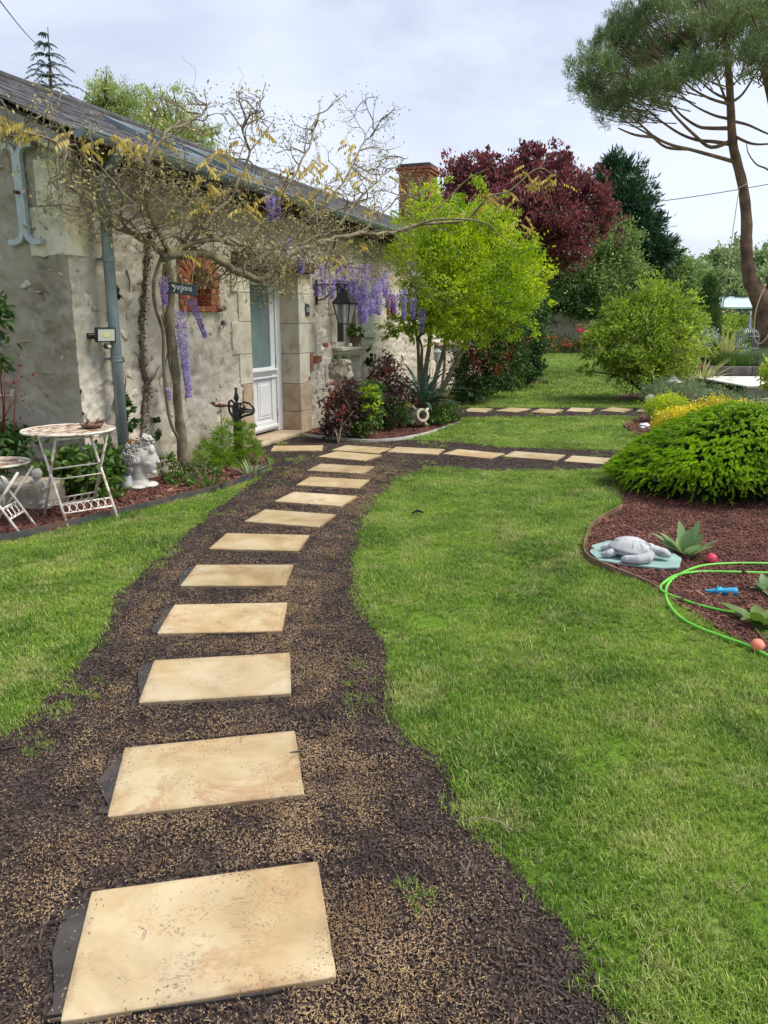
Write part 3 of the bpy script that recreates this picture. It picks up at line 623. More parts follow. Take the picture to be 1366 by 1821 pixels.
# roof deck and slates
mb = MB(); a, b = -.16, HLEN + .12
mb.add([(a, -.25, EAVE - .03), (b, -.25, EAVE - .03), (b, 2.1, slope(2.1) - .03), (a, 2.1, slope(2.1) - .03), (a, -.25, EAVE - .075), (b, -.25, EAVE - .075), (b, 2.1, slope(2.1) - .075), (a, 2.1, slope(2.1) - .075)],
       [(0, 1, 2, 3), (7, 6, 5, 4), (0, 4, 5, 1), (1, 5, 6, 2), (3, 7, 4, 0)])
mb.add([(a, 2.1, slope(2.1) - .03), (b, 2.1, slope(2.1) - .03), (b, 4.5, slope(-.3) - .03), (a, 4.5, slope(-.3) - .03)], [(0, 1, 2, 3)])
roof = mb.build('roof', M['oldwood'], house)
SLO = math.atan(.447)
def slate_mesh(k):
    r = random.Random(k + 40); m = MB(); w_, h_ = .205, .30; j = lambda s=.006: r.uniform(-s, s)
    p = [(-w_ / 2, 0), (w_ / 2, 0), (w_ / 2, h_), (-w_ / 2, h_)]; p[0] = (p[0][0] + abs(j()), j(.008)); p[1] = (p[1][0] - abs(j()), j(.008))
    m.poly(p, 0, .008); return m.mesh('slate_shape', M['slate'])
slm = [slate_mesh(k) for k in range(4)]
rows = int(2.6 / .115); rest = MB(); cand = []
SKY = [(2.05, 2.75, .35, 1.15), (3.35, 4.05, .35, 1.15)]
for r_ in range(rows):
    d = r_ * .115; n_ = -.29 + d * math.cos(SLO); z = slope(n_) + .012
    for c_ in range(int((HLEN + .3) / .21) + 1):
        s_ = -.16 + c_ * .21 + (.105 if r_ % 2 else 0)
        if any(a - .1 < s_ < b + .1 and c - .25 < n_ < e for a, b, c, e in SKY): continue
        cand.append((s_, n_, z, (HM @ Vector((s_, n_, z)) - Vector((0, 0, 1.5))).length))
cand.sort(key=lambda q: q[3])
for i, (s_, n_, z, d) in enumerate(cand):
    rot = Matrix.Rotation(random.uniform(-.035, .035), 3, 'Z'); tilt = Matrix.Rotation(SLO - .028 + random.uniform(-.02, .02), 3, 'X')
    if i < 300:
        o = link('slate', slm[i % 4], None, roof, (s_, n_, z + random.uniform(0, .006)), (tilt @ rot).to_euler())
    else:
        h = .008; w_, h_ = .205, .30
        q = [tilt @ rot @ Vector(v) + Vector((s_, n_, z)) for v in [(-w_ / 2, 0, 0), (w_ / 2, 0, 0), (w_ / 2, h_, 0), (-w_ / 2, h_, 0), (-w_ / 2, 0, h), (w_ / 2, 0, h), (w_ / 2, h_, h), (-w_ / 2, h_, h)]]
        rest.hexa(q)
rest.build('slate_covering', M['slate_far'], roof, kind='stuff')
mb = MB(); mb.tube([(a, 2.1, slope(2.1) + .0), (b, 2.1, slope(2.1) + .0)], .07, 8); mb.build('ridge_cap', M['slate_far'], roof, smooth=True)
for a, b, c, e in SKY:
    t = MB(); f = lambda s_, n_, up=0: (s_, n_, slope(n_) + up)
    for (p0, p1, p2, p3) in (((a, c), (b, c), (b, c + .06), (a, c + .06)), ((a, e - .06), (b, e - .06), (b, e), (a, e)), ((a, c + .06), (a + .06, c + .06), (a + .06, e - .06), (a, e - .06)), ((b - .06, c + .06), (b, c + .06), (b, e - .06), (b - .06, e - .06))):
        t.hexa([f(*p, -.02) for p in (p0, p1, p2, p3)] + [f(*p, .075) for p in (p0, p1, p2, p3)])
    rw = t.build('roof_window', M['zinc'], house)
    g = MB(); g.hexa([f(*p, .03) for p in ((a + .06, c + .06), (b - .06, c + .06), (b - .06, e - .06), (a + .06, e - .06))] + [f(*p, .05) for p in ((a + .06, c + .06), (b - .06, c + .06), (b - .06, e - .06), (a + .06, e - .06))])
    g.build('pane', M['glass_dark'], rw)
# verge board and soffit
mb = MB(); mb.hexa([(-.17, -.25, EAVE - .20), (-.14, -.25, EAVE - .20), (-.14, 2.1, slope(2.1) - .2), (-.17, 2.1, slope(2.1) - .2), (-.17, -.25, EAVE - .06), (-.14, -.25, EAVE - .06), (-.14, 2.1, slope(2.1) - .06), (-.17, 2.1, slope(2.1) - .06)])
mb.build('verge_board', M['greywood'], house)
mb = MB(); mb.hexa([(-.13, -.22, EAVE - .10), (0, -.22, EAVE - .10), (0, 2.1, slope(2.1) - .13), (-.13, 2.1, slope(2.1) - .13), (-.13, -.22, EAVE - .08), (0, -.22, EAVE - .08), (0, 2.1, slope(2.1) - .085), (-.13, 2.1, slope(2.1) - .085)])
mb.build('soffit', M['oldwood'], house)
# rafter ends
rm = MB(); rm.box((0, .03, 0), (.07, .38, .09)); rme = rm.mesh('rafter_end', M['oldwood'])
for k in range(41): link('rafter_end', rme, None, house, (.25 + k * .4, -.06, EAVE - .11), (SLO, 0, 0))
# gutter (open half round) and downpipe
g = MB(); prof = [(math.cos(t) * .062, math.sin(t) * .062) for t in [math.pi + k * math.pi / 10 for k in range(11)]]; vs = []
for s_ in (-.12, HLEN + .1): vs += [(s_, -.315 + x, EAVE + .005 + z) for x, z in prof] + [(s_, -.315 + x * .92, EAVE + .005 + z * .92) for x, z in prof]
n = 11; fs = [(k, k + 1, 22 + k + 1, 22 + k) for k in range(10)] + [(n + k + 1, n + k, 22 + n + k, 22 + n + k + 1) for k in range(10)] + [(0, 22, 22 + n, n), (n - 1, 2 * n - 1, 22 + 2 * n - 1, 22 + n - 1)]
fs += [tuple(range(0, 11))]
g.add(vs, fs); g.tube([(-.12, -.315 - .062, EAVE + .01), (HLEN + .1, -.315 - .062, EAVE + .01)], .009, 6)
g.build('gutter', M['zinc'], house)
pb = WL(212, 862, -.16); pt = WL(180, 300, -.16)
dp = MB(); ps = .335
dp.tube([(ps, -.315, EAVE - .04), (ps, -.315, EAVE - .09), (ps, -.27, EAVE - .15), (ps, -.18, EAVE - .22), (ps, -.14, EAVE - .28), (ps, -.135, 1.5), (ps, -.135, .02)], .048, 14); pipe = dp.build('downpipe', M['zinc'], house, smooth=True)
for z in (2.02, 1.18, .36):
    c = MB(); c.lathe([(.05, -.022), (.056, -.02), (.056, -.012), (.053, -.01), (.053, .01), (.056, .012), (.056, .02), (.05, .022)], 16, c=(ps, -.135, z)); c.box((ps, -.06, z), (.03, .09, .02)); c.build('collar', M['zinc'], pipe)
c = MB(); c.lathe([(.05, 0), (.064, .005), (.064, .05), (.056, .12), (.05, .14)], 16, c=(ps, -.135, .0)); c.build('shoe', M['galv'], pipe, smooth=True)
# quoins and dressed stones: (s0, s1, z0, z1, n0, n1)
def block(a, b, c, d, e, f, mat='ashlar', name='quoin_stone', bev=.008):
    m = MB(); m.span((0, 0, 0), (b - a, f - e, d - c)); me = m.mesh(name, M[mat])
    o = link(name, me, None, house, (a, e, c)); bv = o.modifiers.new('bevel', 'BEVEL'); bv.width = bev; bv.segments = 2; return o
g_ = .004
for (a, b, c, d, e, f) in [(-.012, .19, 2.42, 2.77, -.014, .02), (-.018, .02, 2.42, 2.77, .024, .25), (-.014, .26, 2.03, 2.412, -.016, .37), (-.01, .30, 2.78, 2.84, -.01, .12)]: block(a, b, c, d, e, f)
for (c, d, w_, mt) in [(1.83, 2.12, .40, 'ashlar'), (1.50, 1.826, .27, 'ashlar'), (1.13, 1.496, .43, 'ashlar'), (.78, 1.126, .29, 'ashlar'), (.40, .776, .24, 'ashlar_brown'), (.02, .396, .33, 'ashlar_brown')]:
    block(2.93 - w_, 2.93, c, d, -.022, .27, mt if c > .5 else 'ashlar_brown')
for (c, d, w_, mt) in [(1.86, 2.12, .38, 'ashlar'), (1.476, 1.856, .46, 'ashlar'), (1.08, 1.472, .56, 'ashlar'), (.68, 1.076, .32, 'ashlar'), (.30, .676, .36, 'ashlar_brown'), (-.01, .296, .34, 'ashlar_brown')]:
    block(4.20, 4.20 + w_, c, d, -.025, .27, mt)
for (a, b, c, d) in [(5.22, 5.49, 1.60, 1.95), (5.30, 5.49, 1.20, 1.59), (6.26, 6.5, 1.2, 1.6), (5.05, 5.28, .6, .98), (6.2, 6.45, .55, .98), (6.0, 6.2, .2, .53)]: block(a, b, c, d, -.018, .05)
for (c, d, w_) in [(1.75, 2.1, .3), (1.42, 1.745, .42), (1.08, 1.415, .3), (.72, 1.075, .5), (.35, .715, .35)]: block(10.7 - w_, 10.7, c, d, -.02, .27, 'ashlar')
for (a, b, c, d) in [(4.53, 4.62, .98, 1.065), (4.54, 4.63, .90, .97), (4.53, 4.62, .82, .89), (4.66, 4.90, .94, 1.03), (5.02, 5.14, 1.14, 1.20), (4.45, 4.52, .70, .76)]: block(a, b, c, d, -.03, .03, 'brick', 'brick', .004)
# rubble stones showing through the render
stm = []
for k in range(6):
    m = MB(); m.ball((0, 0, 0), (.055, .014, .035), 10, 6, bump=.8, M=Matrix.Rotation(k, 3, 'Y')); stm.append(m.mesh('stone_shape', M['rubble'], True))
def in_open(s_, z, pad): return any(a - pad < s_ < b + pad and c - pad < z < d + pad for a, b, c, d in OPEN)
rs = random.Random(5); k = 0
while k < 110:
    s_ = rs.uniform(.1, 6.9) if k < 80 else rs.uniform(4.6, 10); z = rs.uniform(.15, 2.2)
    if in_open(s_, z, .47 if z < 2.2 and 2.4 < s_ < 4.8 else .1): continue
    q = rs.uniform(.45, 1.15); link('rubble_stone', rs.choice(stm), None, house, (s_, .002, z), (rs.uniform(-.2, .2), rs.uniform(-3, 3), 0), (q * 1.15, rs.uniform(.35, .7), q * .9)); k += 1
for k in range(34):
    n_ = rs.uniform(.1, 3.2); z = rs.uniform(.3, 2.4); q = rs.uniform(.5, 1.3)
    link('rubble_stone', rs.choice(stm), None, house, (.004, n_, z), (rs.uniform(-2, 2), 0, R(90)), (q * 1.3, rs.uniform(.4, .8), q * .9))
# wooden lintel hood over the door
block(2.58, 4.60, 2.125, 2.27, -.09, .27, 'oldwood', 'lintel_beam', .012)
block(2.93, 4.20, -.05, .045, -.10, .42, 'ashlar_brown', 'door_step', .01)
# door
door = link('door', (lambda m: m.mesh('door_leaf', M['whitepaint']))((lambda m: (m.span((3.02, .262, .08), (3.13, .312, 2.03)), m.span((3.92, .262, .08), (4.03, .312, 2.03)), m.span((3.13, .262, 1.95), (3.92, .312, 2.03)),
      m.span((3.13, .262, .82), (3.92, .312, .92)), m.span((3.13, .262, .08), (3.92, .312, .20)), m.span((3.13, .282, .2), (3.92, .306, .82)), m)[-1])(MB())), None, house)
f = MB(); f.span((2.93, .25, .05), (3.00, .33, 2.12)); f.span((4.05, .25, .05), (4.20, .33, 2.12)); f.span((3.00, .25, 2.05), (4.05, .33, 2.12)); f.build('frame', M['whitepaint'], door, bevel=.006)
f = MB(); f.span((3.02, .215, .865), (4.03, .262, .895)); f.span((3.02, .235, .775), (4.03, .262, .80)); f.span((3.02, .235, .11), (4.03, .262, .15)); f.build('moulding', M['whitepaint'], door, bevel=.006)
for a, b in ((3.16, 3.50), (3.55, 3.89)):
    f = MB(); f.span((a, .27, .25), (b, .284, .73)); f.span((a + .04, .262, .29), (b - .04, .272, .69)); f.build('panel', M['whitepaint'], door, bevel=.008)
f = MB(); f.span((3.13, .285, .92), (3.92, .297, 1.95)); f.build('pane', M['glass_dark'], door)
f = MB(); f.add([(3.42 + k * .0245, .283 - .0025 * (k % 2), z) for z in (.925, 1.945) for k in range(21)], [(k, k + 1, 22 + k, 21 + k) for k in range(20)]); f.build('curtain', M['curtain'], door)
for z in (.3, 1.0, 1.85):
    f = MB(); f.tube([(4.04, .245, z - .05), (4.04, .245, z + .05)], .009, 8); f.build('hinge', M['galv'], door)
f = MB(); f.box((3.075, .255, 1.0), (.03, .01, .2)); f.tube([(3.075, .25, 1.02), (3.075, .21, 1.02), (3.18, .205, 1.02)], .009, 8); f.build('handle', M['galv'], door)
# brick niche
a0, a1, z0, z1 = NICHE; cx = (a0 + a1) / 2; hw = .20; zs = 1.86
nic = link('niche', (lambda m: (m.span((a0, .17, z0), (a1, .2, z1)), m.mesh('niche_back', M['mortar']))[-1])(MB()), None, house)
def pieces(name, boxes, mat, parent, bev=.004):
    for (c, d, ry) in boxes:
        m = MB(); m.box((0, 0, 0), d); o = link(name, m.mesh(name, M[mat]), None, parent, c, (0, ry, 0)); bv = o.modifiers.new('bevel', 'BEVEL'); bv.width = bev; bv.segments = 1
B = []
for r_ in range(10):
    z = z0 + .03 + r_ * .062
    if z + .03 > z1: break
    for side in (-1, 1):
        n_in = cx + side * hw; n_out = a0 if side < 0 else a1; w_ = abs(n_out - n_in)
        if z > zs + .16 : pass
        sp_ = .6 if r_ % 2 else .38
        if r_ >= 1 and (z < 1.9 or True):
            B.append(((n_in + side * w_ * sp_ / 2, .08, z), (w_ * sp_ - .008, .20, .054), 0)); B.append(((n_in + side * w_ * (1 + sp_) / 2, .08, z), (w_ * (1 - sp_) - .008, .20, .054), 0))
for k in range(7): B.append(((a0 + .055 + k * .108, .06, z0 + .03), (.1, .2, .054), 0))
for k in range(13):
    t = math.pi * (k + .5) / 13; B.append(((cx + math.cos(t) * (hw + .085), .075, zs + math.sin(t) * (hw + .085)), (.16, .215, .058), -t))
for r_ in range(9):
    z = z0 + .09 + r_ * .058
    for k in range(3): B.append(((cx - .14 + k * .14 + (.05 if r_ % 2 else 0), .155, z), (.13, .04, .05), 0))
pieces('brick', B, 'brick', nic)
m = MB()   # mortar bed behind bricks
m.span((a0, .0, z0), (cx - hw - .010, .17, z1)); m.span((cx + hw + .010, .0, z0), (a1, .17, z1)); m.span((cx - hw, .02, zs + hw + .0), (cx + hw, .17, z1)); m.build('mortar_bed', M['mortar'], nic)
m = MB(); pp = [(cx + math.cos(t) * hw, zs + math.sin(t) * hw) for t in [math.pi * k / 12 for k in range(13)]]
for (xa, za), (xb, zb_) in zip(pp, pp[1:]): m.hexa([(xb, .01, zb_), (xa, .01, za), (xa, .16, za), (xb, .16, zb_), (xb, .01, zs + hw + .01), (xa, .01, zs + hw + .01), (xa, .16, zs + hw + .01), (xb, .16, zs + hw + .01)])
m.build('mortar_bed', M['mortar'], nic)
a0, a1, z0, z1 = NICHE2; cx = (a0 + a1) / 2; nic = link('niche', (lambda m: (m.span((a0, .17, z0), (a1, .2, z1)), m.mesh('niche_back', M['dark']))[-1])(MB()), None, house)
B = [((cx + math.cos(math.pi * (k + .5) / 9) * .17, .06, 1.74 + math.sin(math.pi * (k + .5) / 9) * .17), (.13, .18, .055), -math.pi * (k + .5) / 9) for k in range(9)]
B += [((cx + sd_ * .17, .06, 1.58 + r_ * .06), (.12, .18, .052), 0) for sd_ in (-1, 1) for r_ in range(3)]
pieces('brick', B, 'brick', nic)
# window with sill, consoles and open shutters
def window(a, b, c, d, nm_='window'):
    m = MB(); t = .06
    m.span((a, .16, c), (a + t, .21, d)); m.span((b - t, .16, c), (b, .21, d)); m.span((a + t, .16, d - t), (b - t, .21, d)); m.span((a + t, .16, c), (b - t, .21, c + t)); m.span(((a + b) / 2 - .03, .16, c + t), ((a + b) / 2 + .03, .21, d - t))
    o = m.build(nm_, M['whitepaint'], house, bevel=.004)
    for x0, x1 in ((a + t, (a + b) / 2 - .03), ((a + b) / 2 + .03, b - t)):
        m = MB(); m.span((x0, .18, c + t), (x1, .19, d - t)); m.build('pane', M['glass_dark'], o)
    m = MB(); m.span((a - .0, .0, c - .02), (b, .22, c)); m.build('reveal', M['ashlar'], o); m = MB(); m.span((a - .0, .01, d), (b, .22, d + .02)); m.span((a - .02, .01, c), (a, .22, d)); m.span((b, .01, c), (b + .02, .22, d)); m.build('reveal', M['ashlar'], o)
    return o
w1 = window(*WIN)
m = MB(); m.span((5.33, -.17, 1.075), (6.42, .15, 1.125)); m.span((5.37, -.13, 1.025), (6.38, .1, 1.075)); m.span((5.41, -.09, .985), (6.34, .1, 1.025)); m.build('sill', M['ashlar'], w1, bevel=.01)
for x in (5.5, 6.25):
    m = MB(); m.poly([(0, 0), (-.10, 0), (-.09, -.12), (-.05, -.25), (-.05, -.36), (0, -.4)], -.07, .07); me = m.mesh('console', M['ashlar'], M=Matrix(((0, 0, 1, x), (1, 0, 0, 0), (0, 1, 0, .985), (0, 0, 0, 1)))); link('console', me, None, w1)
def shutter(wd, ht, parent, loc, rz):
    m = MB(); n = 5
    o = link('shutter', None, None, parent, loc, (0, 0, rz)); o.empty_display_size = .05
    pb_ = MB(); pb_.span((0, 0, 0), (wd / n - .006, .024, ht)); me = pb_.mesh('plank', M['shutter'])
    for k in range(n): link('plank', me, None, o, (k * wd / n, 0, 0))
    for z in (.12, ht - .2):
        m = MB(); m.span((.02, -.026, z), (wd - .02, -.001, z + .085)); m.build('batten', M['shutter'], o, bevel=.003)
    m = MB(); t = Vector((wd - .06, 0, ht - .2)) - Vector((.06, 0, .205)); L_ = t.length; an = math.atan2(t.z, t.x)
    m.box(((wd) / 2, -.014, ht / 2 + .002), (L_ - .03, .022, .08), Matrix.Rotation(-an, 3, 'Y')); m.build('brace', M['shutter'], o)
    return o
shutter(.60, .98, w1, (6.42, -.05, 1.13), 0)
w2 = window(*WIN2)
m = MB(); m.span((10.6, -.12, 1.0), (12.2, .15, 1.075)); m.build('sill', M['ashlar_brown'], w2, bevel=.01)
sh = shutter(1.15, 1.02, w2, (12.12, -.06, 1.08), R(-38))
m = MB(); m.span((.30, -.05, .38), (.62, -.028, .56)); m.build('vent', M['board'], sh, bevel=.004)
# chimney
CH = WL(757, 392, 2.1); cs = 15.7
ch = link('chimney', (lambda m: (m.span((cs + .03, 1.72, 3.4), (cs + .73, 2.52, 5.36)), m.mesh('chimney_core', M['mortar']))[-1])(MB()), None, house)
bmesh_cache = {}
def brick_obj(c, d, parent):
    key = tuple(round(x, 3) for x in d)
    if key not in bmesh_cache:
        m = MB(); m.box((0, 0, 0), d); bmesh_cache[key] = m.mesh('brick', M['brick'])
    return link('brick', bmesh_cache[key], None, parent, c)
for r_ in range(24):
    z = 3.74 + r_ * .068
    for (n0, face) in ((1.70, 's'), ):
        off = .12 if r_ % 2 else 0
        x = cs - .005 - off * .0
        cuts = [cs, cs + .12, cs + .35, cs + .58, cs + .76] if r_ % 2 else [cs, cs + .23, cs + .46, cs + .69, cs + .76]
        for a, b in zip(cuts, cuts[1:]): brick_obj(((a + b) / 2, 1.712, z), (b - a - .012, .05, .056), ch)
        cuts = [1.74, 1.86, 2.09, 2.32, 2.55] if r_ % 2 else [1.74, 1.97, 2.2, 2.43, 2.55]
        for a, b in zip(cuts, cuts[1:]): brick_obj((cs + .015, (a + b) / 2, z), (.05, b - a - .012, .056), ch)
for a, (lo, hi) in enumerate(((5.36, 5.43), (5.435, 5.50))):
    m = MB(); m.span((cs - .05 - a * .03, 1.65 - a * .03, lo), (cs + .81 + a * .03, 2.6 + a * .03, hi)); m.build('corbel', M['brick'], ch, bevel=.008)
m = MB(); m.span((cs - .03, 1.67, 5.50), (cs + .79, 2.58, 5.60)); m.build('cap', M['slate_far'], ch, bevel=.03)
# S shaped wall tie on the gable
t = MB(); gx = -.05
def gpt(n_, z): return (gx, n_, z)
for side, (top, bot) in enumerate((((-1), 0), (1, 0))):
    pass
def ribbon(pts, wid=.022, dep=.02):
    m = MB(); vs = []; n = len(pts)
    for i, p in enumerate(pts):
        a_ = Vector(pts[max(i - 1, 0)]); b_ = Vector(pts[min(i + 1, n - 1)]); d = (b_ - a_).normalized(); q = Vector((-d.y, d.x)) * wid
        for s1, x_ in ((1, gx - dep), (-1, gx - dep), (-1, gx + dep), (1, gx + dep)): vs.append((x_, p[0] + q.x * s1, p[1] + q.y * s1))
    fs = [(i * 4 + k, i * 4 + (k + 1) % 4, i * 4 + 4 + (k + 1) % 4, i * 4 + 4 + k) for i in range(n - 1) for k in range(4)] + [(3, 2, 1, 0), tuple(4 * n - 4 + k for k in range(4))]
    m.add(vs, fs); return m
tc_ = .37; zt, zb = 2.88, 2.14
def hook(side, top):
    z = zt if top else zb; sg = -1 if top else 1; pts = []
    for k in range(9):
        t_ = k / 8 * math.pi / 2; pts.append((tc_ + side * (.02 + .085 * (1 - math.cos(t_))), z - sg * -.085 * (1 - math.sin(t_)) if not top else z - .085 * (1 - math.sin(t_))))
    pts.append((tc_ + side * .17, z)); return [(a, b) for a, b in pts]
tie = link('wall_tie', None, None, house)
left = [(p[0], p[1]) for p in reversed(hook(1, False))] + [(p[0], p[1]) for p in hook(1, True)]
right = [(p[0], p[1]) for p in reversed(hook(-1, False))] + [(p[0], p[1]) for p in hook(-1, True)]
ribbon(left).build('tie_arm', M['greypaint'], tie); ribbon(right).build('tie_arm', M['greypaint'], tie)
m = MB(); m.tube([(-.12, tc_ + .0, 2.52), (0, tc_, 2.52)], .014, 8); m.build('bolt', M['rust'], tie)
# small number plaque by the door and an oval push plate
m = MB(); m.poly([(0, 0), (.10, 0), (.115, .05), (.115, .12), (.09, .15), (0, .16), (-.015, .1)], 0, .012)
me = m.mesh('number_plaque', M['board'], M=Matrix(((1, 0, 0, 4.40), (0, 0, -1, -.027), (0, 1, 0, 1.58), (0, 0, 0, 1)))); pl_ = tag(link('number_plaque', me), 'small dark slate number plaque with white figures right of the door', 'plaque'); pl_.matrix_world = HM
def strokes(name, lines, mat, parent, M_, r_=.004):
    m = MB()
    for l in lines: m.tube([M_ @ Vector((x, y, 0)) for x, y in l], r_, 5)
    return m.build(name, M[mat], parent)
NB = Matrix(((1, 0, 0, 4.41), (0, 0, -1, -.041), (0, 1, 0, 1.63), (0, 0, 0, 1)))
strokes('figures', [[(.005, .04), (.02, .055), (.02, .0)], [(.035, .05), (.05, .055), (.055, .035), (.04, .03), (.055, .015), (.04, 0), (.033, .008)], [(.07, .05), (.085, .055), (.09, .03), (.07, 0), (.092, 0)]], 'chalk', pl_, NB, .0028)

# ------------------------------------------------------------------ scattered ground cover
def inside(poly, P):
    x, y = P[:, 0], P[:, 1]; r_ = np.zeros(len(P), bool); n = len(poly); j = n - 1
    for i in range(n):
        xi, yi = poly[i]; xj, yj = poly[j]
        c = ((yi > y) != (yj > y)) & (x < (xj - xi) * (y - yi) / (yj - yi + 1e-12) + xi); r_ ^= c; j = i
    return r_
def jitter(P, a):
    """ragged borders: look the point up a little to one side"""
    q = P.copy(); k = np.array([[noise.noise(Vector((p[0] * 3.1, p[1] * 3.1, 0))), noise.noise(Vector((p[0] * 3.1 + 9, p[1] * 3.1 + 9, 9)))] for p in P]); q[:, :2] -= k * a
    return q[:, :2] + rng.normal(size=(len(P), 2)) * .028
def nval(P, s, off=0): return np.array([noise.noise(Vector((p[0] * s + off, p[1] * s, off))) for p in P])
def cx_path(y): return np.interp(y, [0, 1.6, 2.35, 3.05, 3.75, 4.4, 5.1, 5.8, 6.5, 7.2, 7.9, 8.6], [-.35, -.42, -.58, -.7, -.81, -.87, -.85, -.72, -.58, -.47, -.44, -.3])
def zone(x0, x1, y0, y1, dens):
    n = int((x1 - x0) * (y1 - y0) * dens); P = np.stack([rng.uniform(x0, x1, n), rng.uniform(y0, y1, n)], 1)
    return P[(np.abs(P[:, 0]) < .56 * P[:, 1] + .35)]
HOUSE_FP = [tuple((HM @ Vector((a, b, 0)))[:2]) for a, b in ((-.1, -.08), (14.8, -.08), (14.8, 4.4), (-.1, 4.4))]
def on_slab(P, grow=.0):
    r_ = np.zeros(len(P), bool)
    for x, y, a in SLABS:
        dx, dy = P[:, 0] - x, P[:, 1] - y; u = dx * math.cos(a) + dy * math.sin(a); v = -dx * math.sin(a) + dy * math.cos(a)
        r_ |= (np.abs(u) < .305 + grow) & (np.abs(v) < .2025 + grow)
    return r_
def scatter(name, P, z, insts, rot, sc, mat=None, kind='stuff'):
    n = len(P); me = bpy.data.meshes.new(name); me.vertices.add(n)
    co = np.zeros((n, 3), np.float32); co[:, :2] = P[:, :2]; co[:, 2] = z; me.vertices.foreach_set('co', co.ravel())
    a = me.attributes.new('rot', 'FLOAT_VECTOR', 'POINT'); a.data.foreach_set('vector', np.asarray(rot, np.float32).ravel())
    a = me.attributes.new('sc', 'FLOAT_VECTOR', 'POINT'); a.data.foreach_set('vector', np.asarray(sc, np.float32).ravel())
    a = me.attributes.new('ix', 'INT', 'POINT'); a.data.foreach_set('value', rng.integers(0, len(insts), n).astype(np.int32))
    o = link(name, me); o['kind'] = kind
    ng = bpy.data.node_groups.new(name, 'GeometryNodeTree'); ng.interface.new_socket('Geometry', in_out='INPUT', socket_type='NodeSocketGeometry'); ng.interface.new_socket('Geometry', in_out='OUTPUT', socket_type='NodeSocketGeometry')
    N = ng.nodes.new; gi = N('NodeGroupInput'); go = N('NodeGroupOutput'); jn = N('GeometryNodeJoinGeometry')
    def attr(nm_, ty):
        q = N('GeometryNodeInputNamedAttribute'); q.data_type = ty; q.inputs['Name'].default_value = nm_; return q.outputs[0]
    ra = attr('rot', 'FLOAT_VECTOR'); sa = attr('sc', 'FLOAT_VECTOR'); ia = attr('ix', 'INT')
    for k, m in enumerate(insts):
        src = bpy.data.objects.new(name + '_piece', m)
        oi = N('GeometryNodeObjectInfo'); oi.inputs['Object'].default_value = src; oi.inputs['As Instance'].default_value = True
        cm = N('FunctionNodeCompare'); cm.data_type = 'INT'; cm.operation = 'EQUAL'; ng.links.new(ia, cm.inputs[2]); cm.inputs[3].default_value = k
        ip = N('GeometryNodeInstanceOnPoints'); ng.links.new(gi.outputs[0], ip.inputs['Points']); ng.links.new(cm.outputs[0], ip.inputs['Selection'])
        ng.links.new(oi.outputs['Geometry'], ip.inputs['Instance']); ng.links.new(ra, ip.inputs['Rotation']); ng.links.new(sa, ip.inputs['Scale']); ng.links.new(ip.outputs[0], jn.inputs[0])
    ng.links.new(jn.outputs[0], go.inputs[0]); md = o.modifiers.new('scatter', 'NODES'); md.node_group = ng
    return o
def tuft(k, n, h, spread, w_, mat):
    r_ = np.random.default_rng(100 + k); f = []
    for i in range(n):
        a = r_.uniform(0, 6.28); b = Vector((*r_.normal(size=2) * spread, 0)); hh = h * r_.uniform(.45, 1.15); lean = Vector((math.cos(a), math.sin(a), 0)) * hh * r_.uniform(.15, .9)
        t = Vector((-math.sin(a), math.cos(a), 0)) * w_ * r_.uniform(.7, 1.2) / 2; m1 = b + lean * .35 + Vector((0, 0, hh * .6)); m2 = b + lean + Vector((0, 0, hh * .9))
        f.append([b - t, b + t, m1 + t * .8, m1 - t * .8]); f.append([m1 - t * .8, m1 + t * .8, m2, m2])
    V = np.array([[tuple(q) for q in g] for g in f], np.float32); me = bpy.data.meshes.new('tuft'); n_ = len(V)
    vs = []; fs = []
    for i in range(0, n_, 2):
        b = len(vs); vs += [tuple(V[i][0]), tuple(V[i][1]), tuple(V[i][2]), tuple(V[i][3]), tuple(V[i + 1][2])]; fs += [(b, b + 1, b + 2, b + 3), (b + 3, b + 2, b + 4)]
    me.from_pydata(vs, [], fs); me.materials.append(mat); return me
def bad(P):
    m = inside(HOUSE_FP, P)
    for b in (BEDL, BED2, BEDR, BEDR2, BEDT): m |= inside(b, P)
    return m
Pn = np.concatenate([zone(-2.2, 2.6, .9, 3.2, 5200), zone(-3.6, 3.6, 3.2, 6, 3300), zone(-3.5, 4.5, 6, 10, 1700), zone(-1.5, 6.5, 10, 16, 620)])
q = jitter(Pn, .055); onp = inside(PATH, q) | inside(PATH2, q); b_ = bad(Pn) | on_slab(Pn, .01)
bare = nval(Pn, 2.2, 3) > .42
keep = ~onp & ~b_ & ~(bare & (rng.random(len(Pn)) < .65)); near = Pn[keep]
# grass creeping into the mulch: thin drifts close to the borders
edge = ~onp; strays = Pn[onp & ~b_ & (nval(Pn, 2.6, 7) > .18) & (nval(Pn, 9, 2) > .02) & (rng.random(len(Pn)) < .34)]
dl = np.abs(strays[:, 0] - cx_path(strays[:, 1])) > .50; strays = strays[dl]
P = np.concatenate([near, strays]); n = len(P); D_ = P[:, 1]
lush = .62 + .50 * np.clip(nval(P, 1.3, 5) + .35, 0, 1) + .35 * np.clip(nval(P, 5, 2), 0, 1); s = lush * rng.uniform(.7, 1.25, n) * (1 + np.clip(D_ - 8, 0, 8) * .05)
scatter('grass', P, 0.0, [tuft(k, 13, .032, .011, .0030, M['grass']) for k in range(6)], np.stack([rng.normal(size=n) * .16, rng.normal(size=n) * .16, rng.uniform(0, 6.28, n)], 1), np.stack([s * (1 + np.clip(D_ - 5, 0, 12) * .09)] * 2 + [s], 1))
